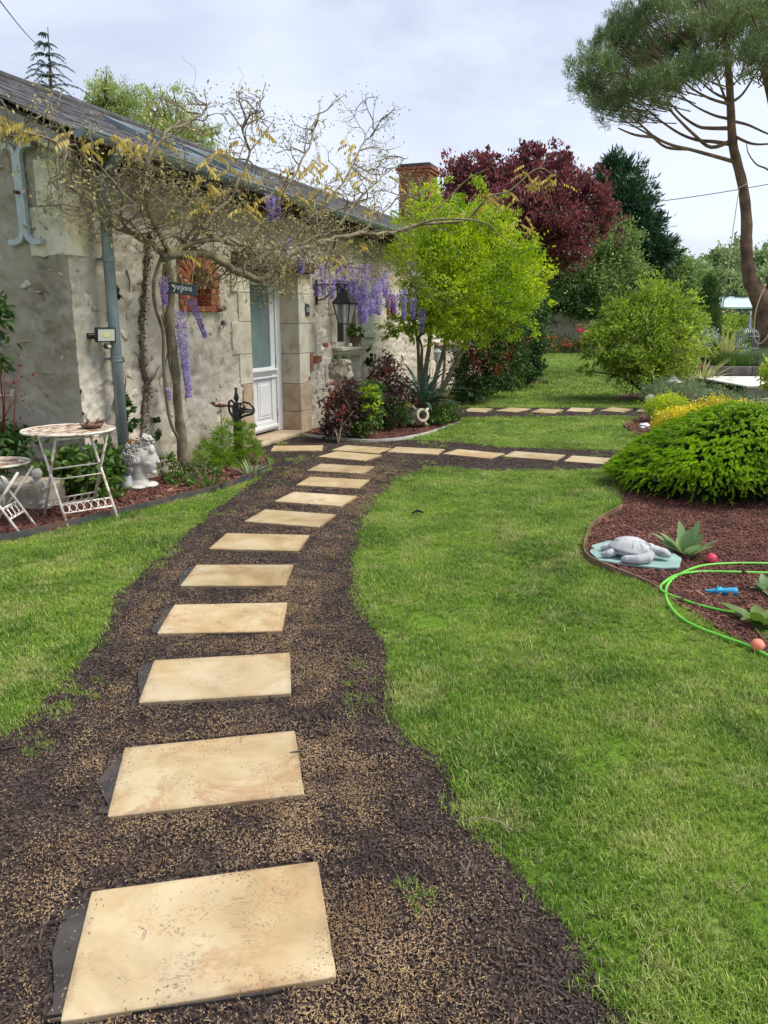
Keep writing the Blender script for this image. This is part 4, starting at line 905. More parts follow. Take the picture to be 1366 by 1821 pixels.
Pf = np.concatenate([zone(-1, 10, 16, 24, 170), zone(0, 16, 24, 38, 60)]); Pf = Pf[~bad(Pf) & ~inside(BED3, Pf)]; n = len(Pf); s = rng.uniform(.8, 1.3, n)
scatter('far_grass', Pf, 0.0, [tuft(k + 20, 12, .045, .045, .010, M['grass']) for k in range(4)], np.stack([rng.normal(size=n) * .2, rng.normal(size=n) * .2, rng.uniform(0, 6.28, n)], 1), np.stack([s * 1.4, s * 1.4, s], 1))
def chip(k, L_, w_, h_, mat):
    r_ = random.Random(k + 300); m = MB(); j = lambda: r_.uniform(.6, 1.2)
    m.hexa([(-L_ / 2 * j(), -w_ / 2 * j(), 0), (L_ / 2 * j(), -w_ / 2 * j(), 0), (L_ / 2 * j(), w_ / 2 * j(), 0), (-L_ / 2 * j(), w_ / 2 * j(), 0), (-L_ / 2 * j(), -w_ / 3 * j(), h_), (L_ / 2 * j() * .9, -w_ / 3 * j(), h_ * j()), (L_ / 2 * j() * .8, w_ / 3 * j(), h_), (-L_ / 2 * j(), w_ / 3 * j(), h_ * j())])
    return m.mesh('chip_shape', mat)
def rots(n, t): return np.stack([rng.normal(size=n) * t, rng.normal(size=n) * t, rng.uniform(0, 6.28, n)], 1)
Pc = np.concatenate([zone(-2.2, 1.2, .9, 2.6, 21000), zone(-2.2, .6, 2.6, 4.5, 12000), zone(-2.2, .6, 4.5, 8, 3800), zone(-2, 3.5, 8, 10.4, 1700), zone(-.2, 5, 12.3, 14, 350)])
q = jitter(Pc, .055); far_ = rng.random(len(q)) < .12; q[far_] += rng.normal(size=(int(far_.sum()), 2)) * .09; fb = on_slab(Pc + np.array([.035, 0]), .02) & (Pc[:, 1] < 4.9) & (rng.random(len(Pc)) < .78); Pc = Pc[(inside(PATH, q) | inside(PATH2, q)) & ~on_slab(Pc, .002) & ~fb]; n = len(Pc); s = np.clip(rng.lognormal(-.28, .55, n), .3, 1.9) * (1 + np.clip(Pc[:, 1] - 4, 0, 10) * .10)
scatter('bark_mulch', Pc, .005, [chip(k, .0100, .0032, .0026, M['chip_mid' if k == 2 else 'chip_dark']) for k in range(6)], rots(n, .35), np.stack([s * rng.uniform(.6, 1.5, n), s, s], 1))
Ps = np.concatenate([zone(-2.2, 1.2, .9, 2.6, 34000), zone(-2.2, .6, 2.6, 4.5, 20000), zone(-2.2, .6, 4.5, 8, 9000), zone(-2, 3.5, 8, 10.4, 2200)])
q = jitter(Ps, .05); Ps = Ps[inside(PATH, q)]
off = Ps[:, 0] - cx_path(Ps[:, 1]); den = .10 + .80 * np.exp(-((off - .40) / .20) ** 2) + .55 * np.exp(-((off + .42) / .10) ** 2) * (off < -.3) + .42 * (np.abs(off) < .32)
den *= np.clip(.75 + 1.5 * nval(Ps, 2.3, 11) + 1.2 * nval(Ps, 9, 1), .04, 1.3) * np.where(Ps[:, 0] > .35, .3, 1)
osl = on_slab(Ps, 0); osx = osl & (~on_slab(Ps, -.05) & (nval(Ps, 4, 9) > .1) | (rng.random(len(Ps)) < .03)); k = (rng.random(len(Ps)) < den) & (~osl | (osx & (rng.random(len(Ps)) < .22))); k &= ~(on_slab(Ps + np.array([.035, 0]), .02) & ~osl & (Ps[:, 1] < 4.9) & (rng.random(len(Ps)) < .80)); z = np.where(osl, .0195, .013)[k]; Ps = Ps[k]; n = len(Ps); s = rng.uniform(.7, 1.25, n) * (1 + np.clip(Ps[:, 1] - 4, 0, 6) * .09)
scatter('seed_husks', Ps, z, [chip(k + 20, .0066, .0016, .0016, M['husk']) for k in range(5)], rots(n, .5), np.stack([s, s, s], 1))
# bigger splinters and pebbles, on mulch, slabs and along the lawn border
Pb = zone(-2.2, 1.2, .9, 6, 110); Pb = Pb[inside(PATH, Pb) & ~on_slab(Pb, .0)]; n = len(Pb); s = rng.uniform(.6, 1.4, n)
scatter('bark_splinters', Pb, .010, [chip(k + 40, .028, .006, .004, M['chip_dark' if k % 3 else 'oldwood']) for k in range(6)], rots(n, .25), np.stack([s * rng.uniform(.5, 1.5, n), s, s], 1))
def rectzone(x0, x1, y0, y1, dens): n = int((x1 - x0) * (y1 - y0) * dens); return np.stack([rng.uniform(x0, x1, n), rng.uniform(y0, y1, n)], 1)
Pr = np.concatenate([rectzone(1.2, 3.2, 3, 6.8, 3600), rectzone(-3.6, -1.0, 5, 9.2, 2300), rectzone(-1.3, 1.4, 9.8, 12.5, 1100), rectzone(3.2, 6, 9, 12.4, 350), rectzone(4.4, 7, 14.6, 16.8, 130)])
m_ = np.zeros(len(Pr), bool)
for b in (BEDL, BED2, BEDR, BEDR2, BEDT): m_ |= inside(b, Pr)
Pr = Pr[m_ & ~inside(HOUSE_FP, Pr)]; n = len(Pr); s = rng.lognormal(-.1, .4, n) * np.where(Pr[:, 1] > 6.9, 1.35, 1) * np.where(Pr[:, 0] < -.9, 1.45, .85)
scatter('red_bark_chips', Pr, .010, [chip(k + 60, .019, .008, .005, M['chip_red']) for k in range(7)], rots(n, .4), np.stack([s * rng.uniform(.7, 1.6, n), s, s], 1))
# countable litter: the twig on the second slab, the curl of bark on the lawn
m = MB(); p = G(515, 1338, .022); m.tube([p, p + Vector((.03, .004, .002)), p + Vector((.055, .002, 0))], [.002, .003, .002], 5); tag(m.build('twig', M['bark_dark']), 'short brown twig lying on the second slab from the bottom', 'twig')
m = MB(); p = G(733, 912, .02); m.tube([p, p + Vector((.04, .03, .012)), p + Vector((.09, .0, .004))], [.008, .012, .007], 6); tag(m.build('stick', M['dark']), 'small black stick lying on the lawn right of the path', 'stick')
m = MB(); p = G(1125, 1100, 0); m.tube([G(832, 1458, .03), G(862, 1454, .045), G(890, 1462, .04), G(912, 1478, .02)], .0022, 5); tag(m.build('dry_stem', M['twig']), 'thin dry stem arching over the lawn edge near the path', 'stem')

# ------------------------------------------------------------------ table, side table and what stands round them
def disc_top(parent, c, r_, z, nring, mat):
    m = MB(); m.tube([(c[0] + r_ * math.cos(a), c[1] + r_ * math.sin(a), z) for a in [k * math.pi / 20 for k in range(40)]], .009, 6, closed=True); m.build('rim', M['rustwhite'], parent, True)
    m = MB()
    # pierced sheet: lattice with four-sided holes
    n1_, n2_ = 44, 9; vs = []
    for i in range(n2_ + 1):
        rr = r_ * (.06 + .93 * i / n2_)
        for k in range(n1_): a = 2 * math.pi * (k + .5 * (i % 2)) / n1_; vs.append((c[0] + rr * math.cos(a), c[1] + rr * math.sin(a), z + .003))
    fs = []
    for i in range(n2_):
        for k in range(n1_):
            if i in (5, 7) and k % 2: continue
            if i % 2: fs += [(i * n1_ + k, i * n1_ + (k + 1) % n1_, (i + 1) * n1_ + (k + 1) % n1_), (i * n1_ + k, (i + 1) * n1_ + (k + 1) % n1_, (i + 1) * n1_ + k)]
            else: fs += [(i * n1_ + k, i * n1_ + (k + 1) % n1_, (i + 1) * n1_ + k), (i * n1_ + (k + 1) % n1_, (i + 1) * n1_ + (k + 1) % n1_, (i + 1) * n1_ + k)]
    fs.append(tuple(range(n1_))); m.add(vs, fs); o = m.build('tabletop', M['rusttop'], parent); s_ = o.modifiers.new('t', 'SOLIDIFY'); s_.thickness = .004
TA = Vector((-2.42, 5.88, 0)); tb = thing('bistro_table', 'round white metal folding table with rust spots, a bowl on it', 'table', TA)
f1, f2, b1, b2 = G(118, 940), G(207, 922), G(84, 925), G(166, 900)
zt = .695; disc_top(tb, (0, 0), .335, zt, 6, 'rusttop')
def leg(parent, a, b, r_=.011, mat='rustwhite'):
    m = MB(); m.tube([a, b], r_, 8); return m.build('leg', M[mat], parent, True, world=True)
f1 = Vector((-2.36, 5.55, 0)); f2 = Vector((-2.07, 5.80, 0)); b1 = Vector((-2.66, 5.83, 0)); b2 = Vector((-2.40, 6.15, 0))
tf1 = Vector((-2.56, 5.73, zt)); tf2 = Vector((-2.27, 6.02, zt)); tb1 = Vector((-2.52, 5.66, zt)); tb2 = Vector((-2.2, 5.96, zt))
tf1 = b1.lerp(f1, .12); tf1.z = zt - .01; tf2 = b2.lerp(f2, .12); tf2.z = zt - .01; tb1 = f1.lerp(b1, .12) ; tb1.z = zt - .01; tb2 = f2.lerp(b2, .12); tb2.z = zt - .01
for a, b in ((f1, tf1), (f2, tf2), (b1, tb1), (b2, tb2)): leg(tb, a, b)
def bar(parent, a, b, r_=.007, name='crossbar', mat='rustwhite'): m = MB(); m.tube([a, b], r_, 6); return m.build(name, M[mat], parent, True, world=True)
def lace(parent, a0_, b0_, a1_, b1_, n=7):
    """pierced band between two crossbars: rows of hoops"""
    m = MB()
    for (p, q) in ((a0_, b0_), (a1_, b1_)): m.tube([p, q], .006, 6)
    for k in range(n):
        c0 = a0_.lerp(b0_, (k + .5) / n); c1 = a1_.lerp(b1_, (k + .5) / n); d = (b0_ - a0_) / n * .46; u = (c1 - c0)
        m.tube([c0 + u * .5 + d * math.cos(t) + u * .46 * math.sin(t) for t in [math.pi * j / 6 for j in range(12)]], .0035, 5, closed=True)
    return m.build('lace_band', M['rustwhite'], parent, True, world=True)
L0 = lambda a, b, t: a.lerp(b, t)
lace(tb, L0(f1, tf1, .24), L0(f2, tf2, .24), L0(f1, tf1, .15), L0(f2, tf2, .15)); lace(tb, L0(b1, tb1, .24), L0(b2, tb2, .24), L0(b1, tb1, .16), L0(b2, tb2, .16))
bar(tb, L0(b1, tb1, .62), L0(b2, tb2, .62)); bar(tb, L0(f1, tf1, .96), L0(f2, tf2, .96)); bar(tb, L0(b1, tb1, .96), L0(b2, tb2, .96)); bar(tb, L0(f1, tf1, .5), L0(f2, tf2, .5) * 1.0, .005)
# bowl with three little birds
bc = A(163, 749, 5.95); bc.z = zt + .006; bw = thing('bird_bowl', 'small brown metal bowl with little birds perched on its rim, on the round table', 'bowl', bc)
m = MB(); m.lathe([(.055, 0), (.075, .012), (.088, .034), (.092, .036), (.078, .015), (.02, .008)], 24); m.build('bowl', M['terracotta'], bw, True)
for a in (.3, 1.3, 2.3):
    m = MB(); p = Vector((.075 * math.cos(a), .075 * math.sin(a), .048)); m.ball(p, (.022, .012, .013), 8, 6, Matrix.Rotation(a, 3, 'Z')); m.ball(p + Vector((.018 * math.cos(a), .018 * math.sin(a), .012)), .009, 8, 6); m.tube([p, p - Vector((.035 * math.cos(a), .035 * math.sin(a), .006))], [.008, .002], 6); m.tube([p + Vector((.026 * math.cos(a), .026 * math.sin(a), .012)), p + Vector((.036 * math.cos(a), .036 * math.sin(a), .010))], [.003, .0005], 5)
    m.build('bird', M['terracotta'], bw, True, remesh=.003)
SA = A(-6, 832, 5.7); SA.z = 0; st = thing('side_table', 'low white metal side table with pierced rusty top, cut by the left edge', 'table', SA); disc_top(st, (0, 0), .235, .47, 6, 'rusttop')
zt2 = .46
q1, q2 = G(40, 955), G(66, 938); q3 = q1 + Vector((-.36, .10, 0)); q4 = q2 + Vector((-.36, .10, 0))
t3 = q1 + Vector((-.36, .12, zt2)); t4 = q2 + Vector((-.36, .12, zt2)); t1 = q3 + Vector((.36, -.06, zt2)); t2 = q4 + Vector((.36, -.06, zt2))
for a, b in ((q1, t3), (q2, t4), (q3, t1), (q4, t2)): leg(st, a, b, .010)
lace(st, L0(q1, t3, .42), L0(q2, t4, .42), L0(q1, t3, .26), L0(q2, t4, .26), 4)
# old stone trough behind, watering globe, cherub
m = MB(); c = A(38, 880, 6.3); c.z = .11; m.box(c, (.62, .36, .22), Matrix.Rotation(-.25, 3, 'Z')); c2 = c + Vector((0, 0, .10)); o = m.build('stone_trough', M['stone_dirty'], None, bevel=.03); tag(o, 'mossy old stone trough on the ground behind the side table', 'trough')
cb = G(72, 905); cb.y = 6.12; cb = A(72, 905, 6.15); cb.z = 0.0; ch_ = thing('cherub_statue', 'small white cherub garden figure standing behind the round table', 'statue', cb)
m = MB(); m.ball((0, 0, .29), (.042, .042, .048), 14, 10, bump=.1); m.ball((0, 0, .20), (.045, .04, .06)); m.ball((0, -.01, .12), (.065, .06, .075)); m.ball((.035, -.045, .07), (.028, .05, .03)); m.ball((-.035, -.045, .07), (.028, .05, .03))
m.tube([(.04, 0, .235), (.075, -.02, .19), (.05, -.055, .17)], [.018, .015, .012], 8); m.tube([(-.04, 0, .235), (-.075, -.02, .19), (-.03, -.06, .19)], [.018, .015, .012], 8); m.lathe([(.08, 0), (.085, .03), (.07, .05)], 14)
for k in range(22): a = k * 2.4; m.ball((.036 * math.cos(a) * (1 - k / 40), .036 * math.sin(a) * (1 - k / 40) + .008, .300 + k * .0016), .011, 6, 5)
m.ball((.012, -.043, .285), .008, 6, 5); m.build('figure', M['stone'], ch_, True, remesh=.004)
m = MB(); c = A(3, 862, 6.05); m.ball(c, (.055, .055, .075), 14, 10); m.tube([c + Vector((0, 0, -.06)), Vector((c.x, c.y, .01))], .012, 8); tag(m.build('glass_globe', M['stone'], None, True), 'white globe on a stem, half cut by the left edge under the side table', 'ornament')

# ------------------------------------------------------------------ carved heads
def head(m, curls=True, lean=0):
    """head in profile towards +x, unit: total height about 1 from base to crown"""
    m.ball((-.03, 0, .66), (.20, .155, .20), 18, 14)                    # skull
    m.ball((.09, 0, .60), (.125, .115, .20), 18, 14)                    # face
    m.ball((.075, 0, .475), (.115, .085, .075), 14, 10)                 # jaw
    m.ball((.165, 0, .415), (.045, .05, .042), 12, 8)                   # chin
    m.ball((.16, 0, .71), (.05, .105, .075), 12, 10)                    # forehead
    m.hexa([(.17, -.038, .545), (.262, -.022, .548), (.262, .022, .548), (.17, .038, .545), (.17, -.016, .70), (.208, -.013, .70), (.208, .013, .70), (.17, .016, .70)])  # nose
    m.ball((.235, 0, .553), (.028, .034, .02), 10, 8)
    m.ball((.185, 0, .503), (.034, .045, .016), 10, 8); m.ball((.18, 0, .474), (.032, .04, .018), 10, 8)   # lips
    for s_ in (-1, 1):
        m.ball((.135, s_ * .068, .645), (.038, .030, .022), 10, 8)      # eyeball with lid
        m.tube([(.19, s_ * .022, .675), (.175, s_ * .065, .692), (.13, s_ * .10, .672)], [.013, .014, .009], 6)  # brow
        m.ball((.10, s_ * .09, .555), (.06, .03, .05), 10, 8)           # cheek
        m.ball((-.01, s_ * .15, .60), (.035, .016, .055), 8, 8)         # ear
    m.tube([(-.045, 0, .56), (-.03, 0, .42), (-.015, 0, .28), (-.01, 0, .16)], [.125, .105, .105, .125], 18)  # neck
    m.tube([(.03, .05, .50), (.05, .03, .32), (.09, .01, .18)], [.03, .028, .03], 8); m.tube([(.03, -.05, .50), (.05, -.03, .32), (.09, -.01, .18)], [.03, .028, .03], 8)
def curl(m, c, r_, d, rr=.35):
    c = Vector(c); d = Vector(d).normalized(); a = d.orthogonal().normalized(); b = d.cross(a); pts = []; rad = []
    for k in range(14):
        t = k / 13; ang = t * 9.5 + c.x * 9; q = r_ * (1 - .75 * t); pts.append(c + (a * math.cos(ang) + b * math.sin(ang)) * q + d * r_ * .7 * t); rad.append(r_ * rr * (1 - .45 * t))
    m.tube(pts, rad, 6)
PB = A(252, 866, 6.98); PB.z = 0
k_ = .70; hp = thing('head_planter', 'white stone planter shaped as a curly classical head with open crown, beside the downpipe', 'planter', PB, R(8))
m = MB(); head(m); m.tube([(-.02, 0, .32), (-.02, 0, .26), (-.03, 0, .205)], [.115, .15, .165], 20); m.ball((.10, 0, .25), (.12, .15, .045), 14, 8); m.ball((-.02, 0, .24), (.14, .20, .04), 14, 8)
m.v = [(x * k_, y * k_, max(z - .205, 0) * k_) for x, y, z in m.v]; o = m.build('head', M['stone'], hp, True, remesh=.0062)
for kk in range(2): pass
rs = random.Random(3)
hb = MB()
for k in range(90):
    t = rs.uniform(1.55, 4.75); z = rs.uniform(.44, .80); rr_ = .195 * math.sqrt(max(.1, 1 - ((z - .62) / .30) ** 2)) + .012; hb_c = (-.035 + rr_ * math.cos(t) * 1.05, rr_ * math.sin(t) * .85, z)
    curl(hb, hb_c, rs.uniform(.03, .044), (math.cos(t), math.sin(t), rs.uniform(-.2, .3)), .42)
for k in range(16): s_ = -1 if k % 2 else 1; t = k / 15; curl(hb, (.16 - .20 * t, s_ * (.05 + .09 * t), .83 + .05 * math.sin(k) - .05 * t), .036, (.4, s_, .4), .42)
for k in range(7): curl(hb, (.10 + .02 * math.sin(k * 2), -.09 + .03 * k, .86 + .025 * math.cos(k * 1.3)), .042, (.8, 0, .6), .42)
hb.v = [(x * k_, y * k_, (z - .205) * k_) for x, y, z in hb.v]; hb.build('curls', M['stone'], hp, True)
m = MB(); m.lathe([(.02, .79), (.13, .80), (.165, .82), (.16, .84), (.10, .85), (.02, .855)], 18, c=(-.05, 0, 0)); m.v = [(x * k_, y * k_, (z - .205) * k_) for x, y, z in m.v]; m.build('moss_soil', M['moss'], hp, True)
# second head on a pedestal under the window sill
BP = A(607, 700, 10.35); BP.z = 0; pd = thing('stone_pedestal', 'pale stone pedestal half hidden by the red leaved shrub, carrying a bust', 'pedestal', BP)
m = MB(); m.span((-.15, -.15, 0), (.15, .15, .05)); m.span((-.125, -.125, .05), (.125, .125, .09)); m.lathe([(.10, .09), (.085, .14), (.075, .3), (.085, .46), (.10, .50)], 20); m.span((-.12, -.12, .50), (.12, .12, .54)); m.build('column', M['stone'], pd, bevel=.006)
k_ = .66; bu = thing('classical_bust', 'weathered stone bust with wavy hair and flower crown on the pedestal under the window', 'bust', (BP.x, BP.y, .541), R(2))
m = MB(); head(m); m.tube([(-.02, 0, .32), (-.02, 0, .24), (-.02, 0, .17)], [.12, .16, .14], 18); m.ball((-.02, 0, .24), (.13, .20, .07), 14, 8)
m.v = [(x * k_, y * k_, max(z - .17, 0) * k_) for x, y, z in m.v]; m.build('head', M['stone_dirty'], bu, True, remesh=.0075)
hb = MB()
for k in range(46):
    t = rs.uniform(1.6, 4.7); z = rs.uniform(.50, .88); rr_ = .20 * math.sqrt(max(.1, 1 - ((z - .66) / .26) ** 2)); curl(hb, (-.035 + rr_ * math.cos(t), rr_ * math.sin(t) * .85, z), rs.uniform(.03, .042), (math.cos(t), math.sin(t), .1), .4)
for k in range(14): a = k * .45; curl(hb, (.05 + .12 * math.cos(a), .13 * math.sin(a), .86 - .02 * math.cos(a)), .04, (math.cos(a), math.sin(a), .8), .4)
hb.v = [(x * k_, y * k_, (z - .17) * k_) for x, y, z in hb.v]; hb.build('hair', M['stone_dirty'], bu, True)
V, _ = crown([(0.0, 0, .49, .10, .09, .035)], 260, .035, .012, shell=(.4, 1), zmin=-9); npmesh('flower_crown', V, 4, M['midgreen'], bu)

# ------------------------------------------------------------------ wall things
fl = thing('floodlight', 'black wall floodlight with motion sensor left of the grey downpipe', 'lamp', HW(.16, 0, 1.36), R(90) - AZ)
m = MB(); m.box((0, -.03, .02), (.05, .05, .05)); m.tube([(0, -.04, .02), (-.03, -.10, .02)], .012, 8); m.tube([(-.09, -.075, .03), (.03, -.11, .03)], .010, 8); m.build('bracket', M['iron'], fl)
Rf = Matrix.Rotation(R(-28), 3, 'Z') @ Matrix.Rotation(R(8), 3, 'X')
m = MB(); m.box((.06, -.13, .03), (.175, .045, .125), Rf); m.build('housing', M['iron'], fl, bevel=.008)
m = MB(); m.box(Vector((.06, -.13, .03)) + Rf @ Vector((0, -.024, 0)), (.145, .004, .098), Rf); m.build('lens', M['led'], fl)
m = MB(); m.box(Vector((.06, -.13, .03)) + Rf @ Vector((0, -.027, .0)), (.05, .003, .03), Rf); m.build('led_chip', M['ledchip'], fl)
m = MB(); m.ball((.06, -.14, -.065), (.038, .03, .028), 12, 8); m.build('sensor', M['iron'], fl, True); m = MB(); m.ball((.06, -.155, -.07), (.026, .022, .018), 12, 8); m.build('sensor_lens', M['stone'], fl, True)
# lantern on scroll bracket
lb = thing('wall_lantern', 'black iron lantern hanging from a scrolled wall bracket right of the door', 'lantern', HW(4.80, 0, 1.9), R(90) - AZ)
arm = .48
m = MB(); m.box((0, -.012, .0), (.05, .02, .34)); m.build('wall_plate', M['iron'], lb)
m = MB(); m.tube([(0, -.02, .10), (0, -arm, .10)], .011, 8); m.tube([(0, -.02, -.11), (0, -.12, -.10), (0, -.22, -.02), (0, -.34, .05), (0, -arm, .085)], .009, 8)
def spiral(m, cy, cz, r_, sg, tr, st0=0, plane=0):
    m.tube([(0, cy + sg * r_ * (1 - t * .8) * math.cos(st0 + t * tr), cz + r_ * (1 - t * .8) * math.sin(st0 + t * tr)) for t in [k / 18 for k in range(19)]], .006, 6)
spiral(m, -.09, .035, .055, -1, 9, 0); spiral(m, -.20, .035, .055, 1, 9, 0); spiral(m, -.33, .065, .03, 1, 8);  m.tube([(0, -.145, .02), (0, -.145, -.13)], [.012, .002], 6)
m.build('bracket', M['iron'], lb, True)
ly = -.44; lt = -.02
lan = link('lamp_head', (lambda m: (m.lathe([(.012, .12), (.012, .05), (.05, .045), (.055, .03), (.05, .0), (.056, -.01)], 12, c=(0, ly, 0)), m.mesh('lamp_cap', M['iron'], True))[-1])(MB()), None, lb)
m = MB(); s1, s2, zr, zb_ = .054, .138, -.01, -.15
m.add([(x * s1, ly + y * s1, zr) for x, y in ((-1, -1), (1, -1), (1, 1), (-1, 1))] + [(x * .10, ly + y * .10, -.09) for x, y in ((-1, -1), (1, -1), (1, 1), (-1, 1))] + [(x * s2, ly + y * s2, zb_) for x, y in ((-1, -1), (1, -1), (1, 1), (-1, 1))] + [(x * s2 * .97, ly + y * s2 * .97, zb_ - .012) for x, y in ((-1, -1), (1, -1), (1, 1), (-1, 1))],
      [(i + a, i + (a + 1) % 4, i + 4 + (a + 1) % 4, i + 4 + a) for i in (0, 4, 8) for a in range(4)] + [(0, 1, 2, 3), (12, 13, 14, 15)]); m.build('roof', M['iron'], lan)
m = MB(); t_, b_2 = .124, .070; zl = -.43
cr = [(-1, -1), (1, -1), (1, 1), (-1, 1)]
for i, (x, y) in enumerate(cr):
    m.tube([(x * t_, ly + y * t_, -.155), (x * b_2, ly + y * b_2, zl)], .009, 4); x2, y2 = cr[(i + 1) % 4]
    m.tube([(x * t_, ly + y * t_, -.163), (x2 * t_, ly + y2 * t_, -.163)], .008, 4); m.tube([(x * b_2, ly + y * b_2, zl), (x2 * b_2, ly + y2 * b_2, zl)], .010, 4)
m.build('frame', M['iron'], lan)
for i, (x, y) in enumerate(cr):
    x2, y2 = cr[(i + 1) % 4]; e = .96; m = MB(); m.add([(x * t_ * e, ly + y * t_ * e, -.165), (x2 * t_ * e, ly + y2 * t_ * e, -.165), (x2 * b_2 * e, ly + y2 * b_2 * e, zl), (x * b_2 * e, ly + y * b_2 * e, zl)], [(0, 1, 2, 3)])
    o = m.build('pane', M['lamp_glass'], lan); s_ = o.modifiers.new('t', 'SOLIDIFY'); s_.thickness = .003
m = MB(); m.tube([(0, ly, zl), (0, ly, zl + .08)], .014, 8); m.build('bulb_holder', M['whitepaint'], lan)
# pot on the sill, white shell
po = thing('plant_pot', 'brown pot with a small green plant on the window sill behind the lantern', 'pot', HW(5.98, -.10, 1.126)); m = MB(); m.lathe([(.055, 0), (.05, .01), (.07, .06), (.085, .12), (.09, .15), (.095, .155), (.08, .15)], 18); m.build('pot', M['terracotta'], po, True)
V, _ = crown([(0, 0, .21, .12, .12, .09)], 420, .05, .026, zmin=.12); npmesh('foliage', V, 4, M['midgreen'], po)
m = MB(); m.ball((0, 0, .02), (.035, .03, .028), 10, 8, bump=.5); o = m.build('white_shell', M['whitepaint'], None, True); o.location = HW(5.80, -.10, 1.13); tag(o, 'small white shell lying on the window sill beside the pot', 'shell')
# name board hanging on the wisteria
SP = W(325, 514, -.50); sg = thing('name_board', 'small dark slate board with handwritten name hanging on the wisteria trunk', 'sign', SP, R(8)); Rt = Matrix.Rotation(R(7), 3, 'Y')
m = MB(); m.box((0, 0, 0), (.262, .012, .098), Rt); m.build('board', M['board'], sg, bevel=.004)
m = MB(); m.tube([Rt @ Vector((.075, 0, .048)), (.115, .02, .22), (.13, .04, .33)], .003, 5); m.tube([Rt @ Vector((-.06, 0, .048)), (-.03, .02, .2)], .003, 5); m.build('string', M['rope'], sg)
def letters(word, h):
    Lt = {'g': [[(.55, .85), (.3, 1), (.05, .75), (.15, .35), (.45, .4), (.55, .85), (.55, .1), (.4, -.45), (.05, -.45), (.1, -.15), (.6, .15), (.75, .35)]],
          'r': [[(0, .3), (.15, .75), (.2, .9), (.25, .75), (.5, .75), (.42, .3), (.5, .05), (.75, .3)]],
          'e': [[(0, .3), (.35, .55), (.4, .85), (.2, .9), (.08, .5), (.2, .08), (.45, .08), (.7, .35)]],
          'o': [[(.35, .85), (.08, .7), (.08, .2), (.35, .05), (.6, .3), (.55, .75), (.35, .85), (.5, .65), (.8, .75)]],
          'i': [[(0, .3), (.15, .85), (.15, .2), (.3, .05), (.5, .3)], [(.14, 1.12), (.18, 1.17)]]}
    out_ = []; x = 0
    for c in word:
        for st in Lt[c]: out_.append([((px_ + x) * h * .72, py_ * h) for px_, py_ in st])
        x += {'g': .78, 'r': .72, 'e': .62, 'o': .72, 'i': .48}[c]
    out_[2 if word.startswith('gre') else 0] = out_[2]; return out_, x * h * .72
lt_, wd_ = letters('gregoire', .043); m = MB()
for l in lt_: m.tube([Rt @ Vector((x - wd_ / 2, -.0085, y - .014)) for x, y in l], .0021, 5)
acc = [(.086, .052), (.095, .060)]
m.build('lettering', M['chalk'], sg)
# cast iron insect with hanging bell on the wall
bp = HW(2.26, -.05, 1.63); be = thing('door_bell', 'small iron insect figure with a bell hanging under it left of the door', 'bell', bp, R(90) - AZ)
m = MB(); m.ball((0, 0, 0), (.05, .02, .02), 10, 8, Matrix.Rotation(-.15, 3, 'Y')); m.ball((-.055, 0, .004), (.022, .018, .016), 8, 6); m.ball((.05, 0, .012), (.03, .018, .022), 8, 6); m.tube([(0, .0, 0), (0, .05, 0)], .006, 6)
m.build('insect_body', M['terracotta'], be, True)
for s_ in (-1, 1):
    m = MB(); m.tube([(.0, s_ * .012, .02), (.06, s_ * .03, .075), (.09, s_ * .035, .07), (.05, s_ * .02, .035), (0, s_ * .012, .02)], .002, 5); m.tube([(-.0, s_ * .012, .02), (.02, s_ * .03, .085), (.05, s_ * .035, .09)], .002, 5); m.build('wing', M['iron'], be)
m = MB(); m.tube([(0, -.0, -.015), (0, 0, -.12)], .002, 5); m.lathe([(.008, -.118), (.02, -.125), (.024, -.15), (.03, -.165), (.038, -.17), (.02, -.168)], 12); m.ball((0, 0, -.185), .007, 6, 5); m.tube([(0, 0, -.17), (.004, 0, -.21)], .003, 5); m.build('bell', M['iron'], be, True)
# garden pump like iron ornament
IP = A(424, 786, 8.35); IP.z = 0; ip = thing('iron_sword_ornament', 'black wrought iron sword hilt with looped guard rising from the feathery shrub by the door', 'ornament', IP, R(-8)); K = PX(8.35)
zz = lambda y: A(424, y, 8.35).z
m = MB(); m.lathe([(.012, 0), (.045, .02), (.05, zz(745)), (.052, zz(722)), (.035, zz(718))], 12); m.build('blade_sheath', M['iron'], ip, True)
m = MB(); m.lathe([(.02, zz(720)), (.024, zz(717)), (.012, zz(715)), (.020, zz(712)), (.030, zz(708)), (.014, zz(697)), (.012, zz(694)), (.018, zz(692)), (.018, zz(690)), (.006, zz(689))], 12); m.build('grip', M['iron'], ip, True)
def P2(x, y, d=0): return ((x - 424) * K, d, zz(y))
for pts in ([P2(424, 724), P2(440, 727, -.02), P2(458, 730)], [P2(424, 726, -.03), P2(441, 731, -.06), P2(457, 731, -.02)], [P2(424, 724), P2(400, 721), P2(390, 720)],
            [P2(430, 725), P2(431, 718), P2(438, 715), P2(448, 717), P2(455, 724), P2(456, 731)], [P2(426, 724, -.05), P2(430, 717, -.06), P2(438, 716, -.06), P2(442, 724, -.05), P2(438, 732, -.04), P2(428, 740, -.02)],
            [P2(428, 748), P2(432, 742), P2(442, 738), P2(452, 736), P2(456, 731)], [P2(419, 725), P2(419, 716), P2(414, 712), P2(410, 715), P2(409, 722), P2(410, 732), P2(415, 740), P2(417, 748)]):
    m = MB(); m.tube(pts, .0125, 8); m.build('guard_loop', M['iron'], ip, True)
bi = thing('rusty_bird_stake', 'rusty metal bird ornament on a thin stake left of the iron hilt', 'ornament', (IP.x - 28 * K, IP.y - .03, 0))
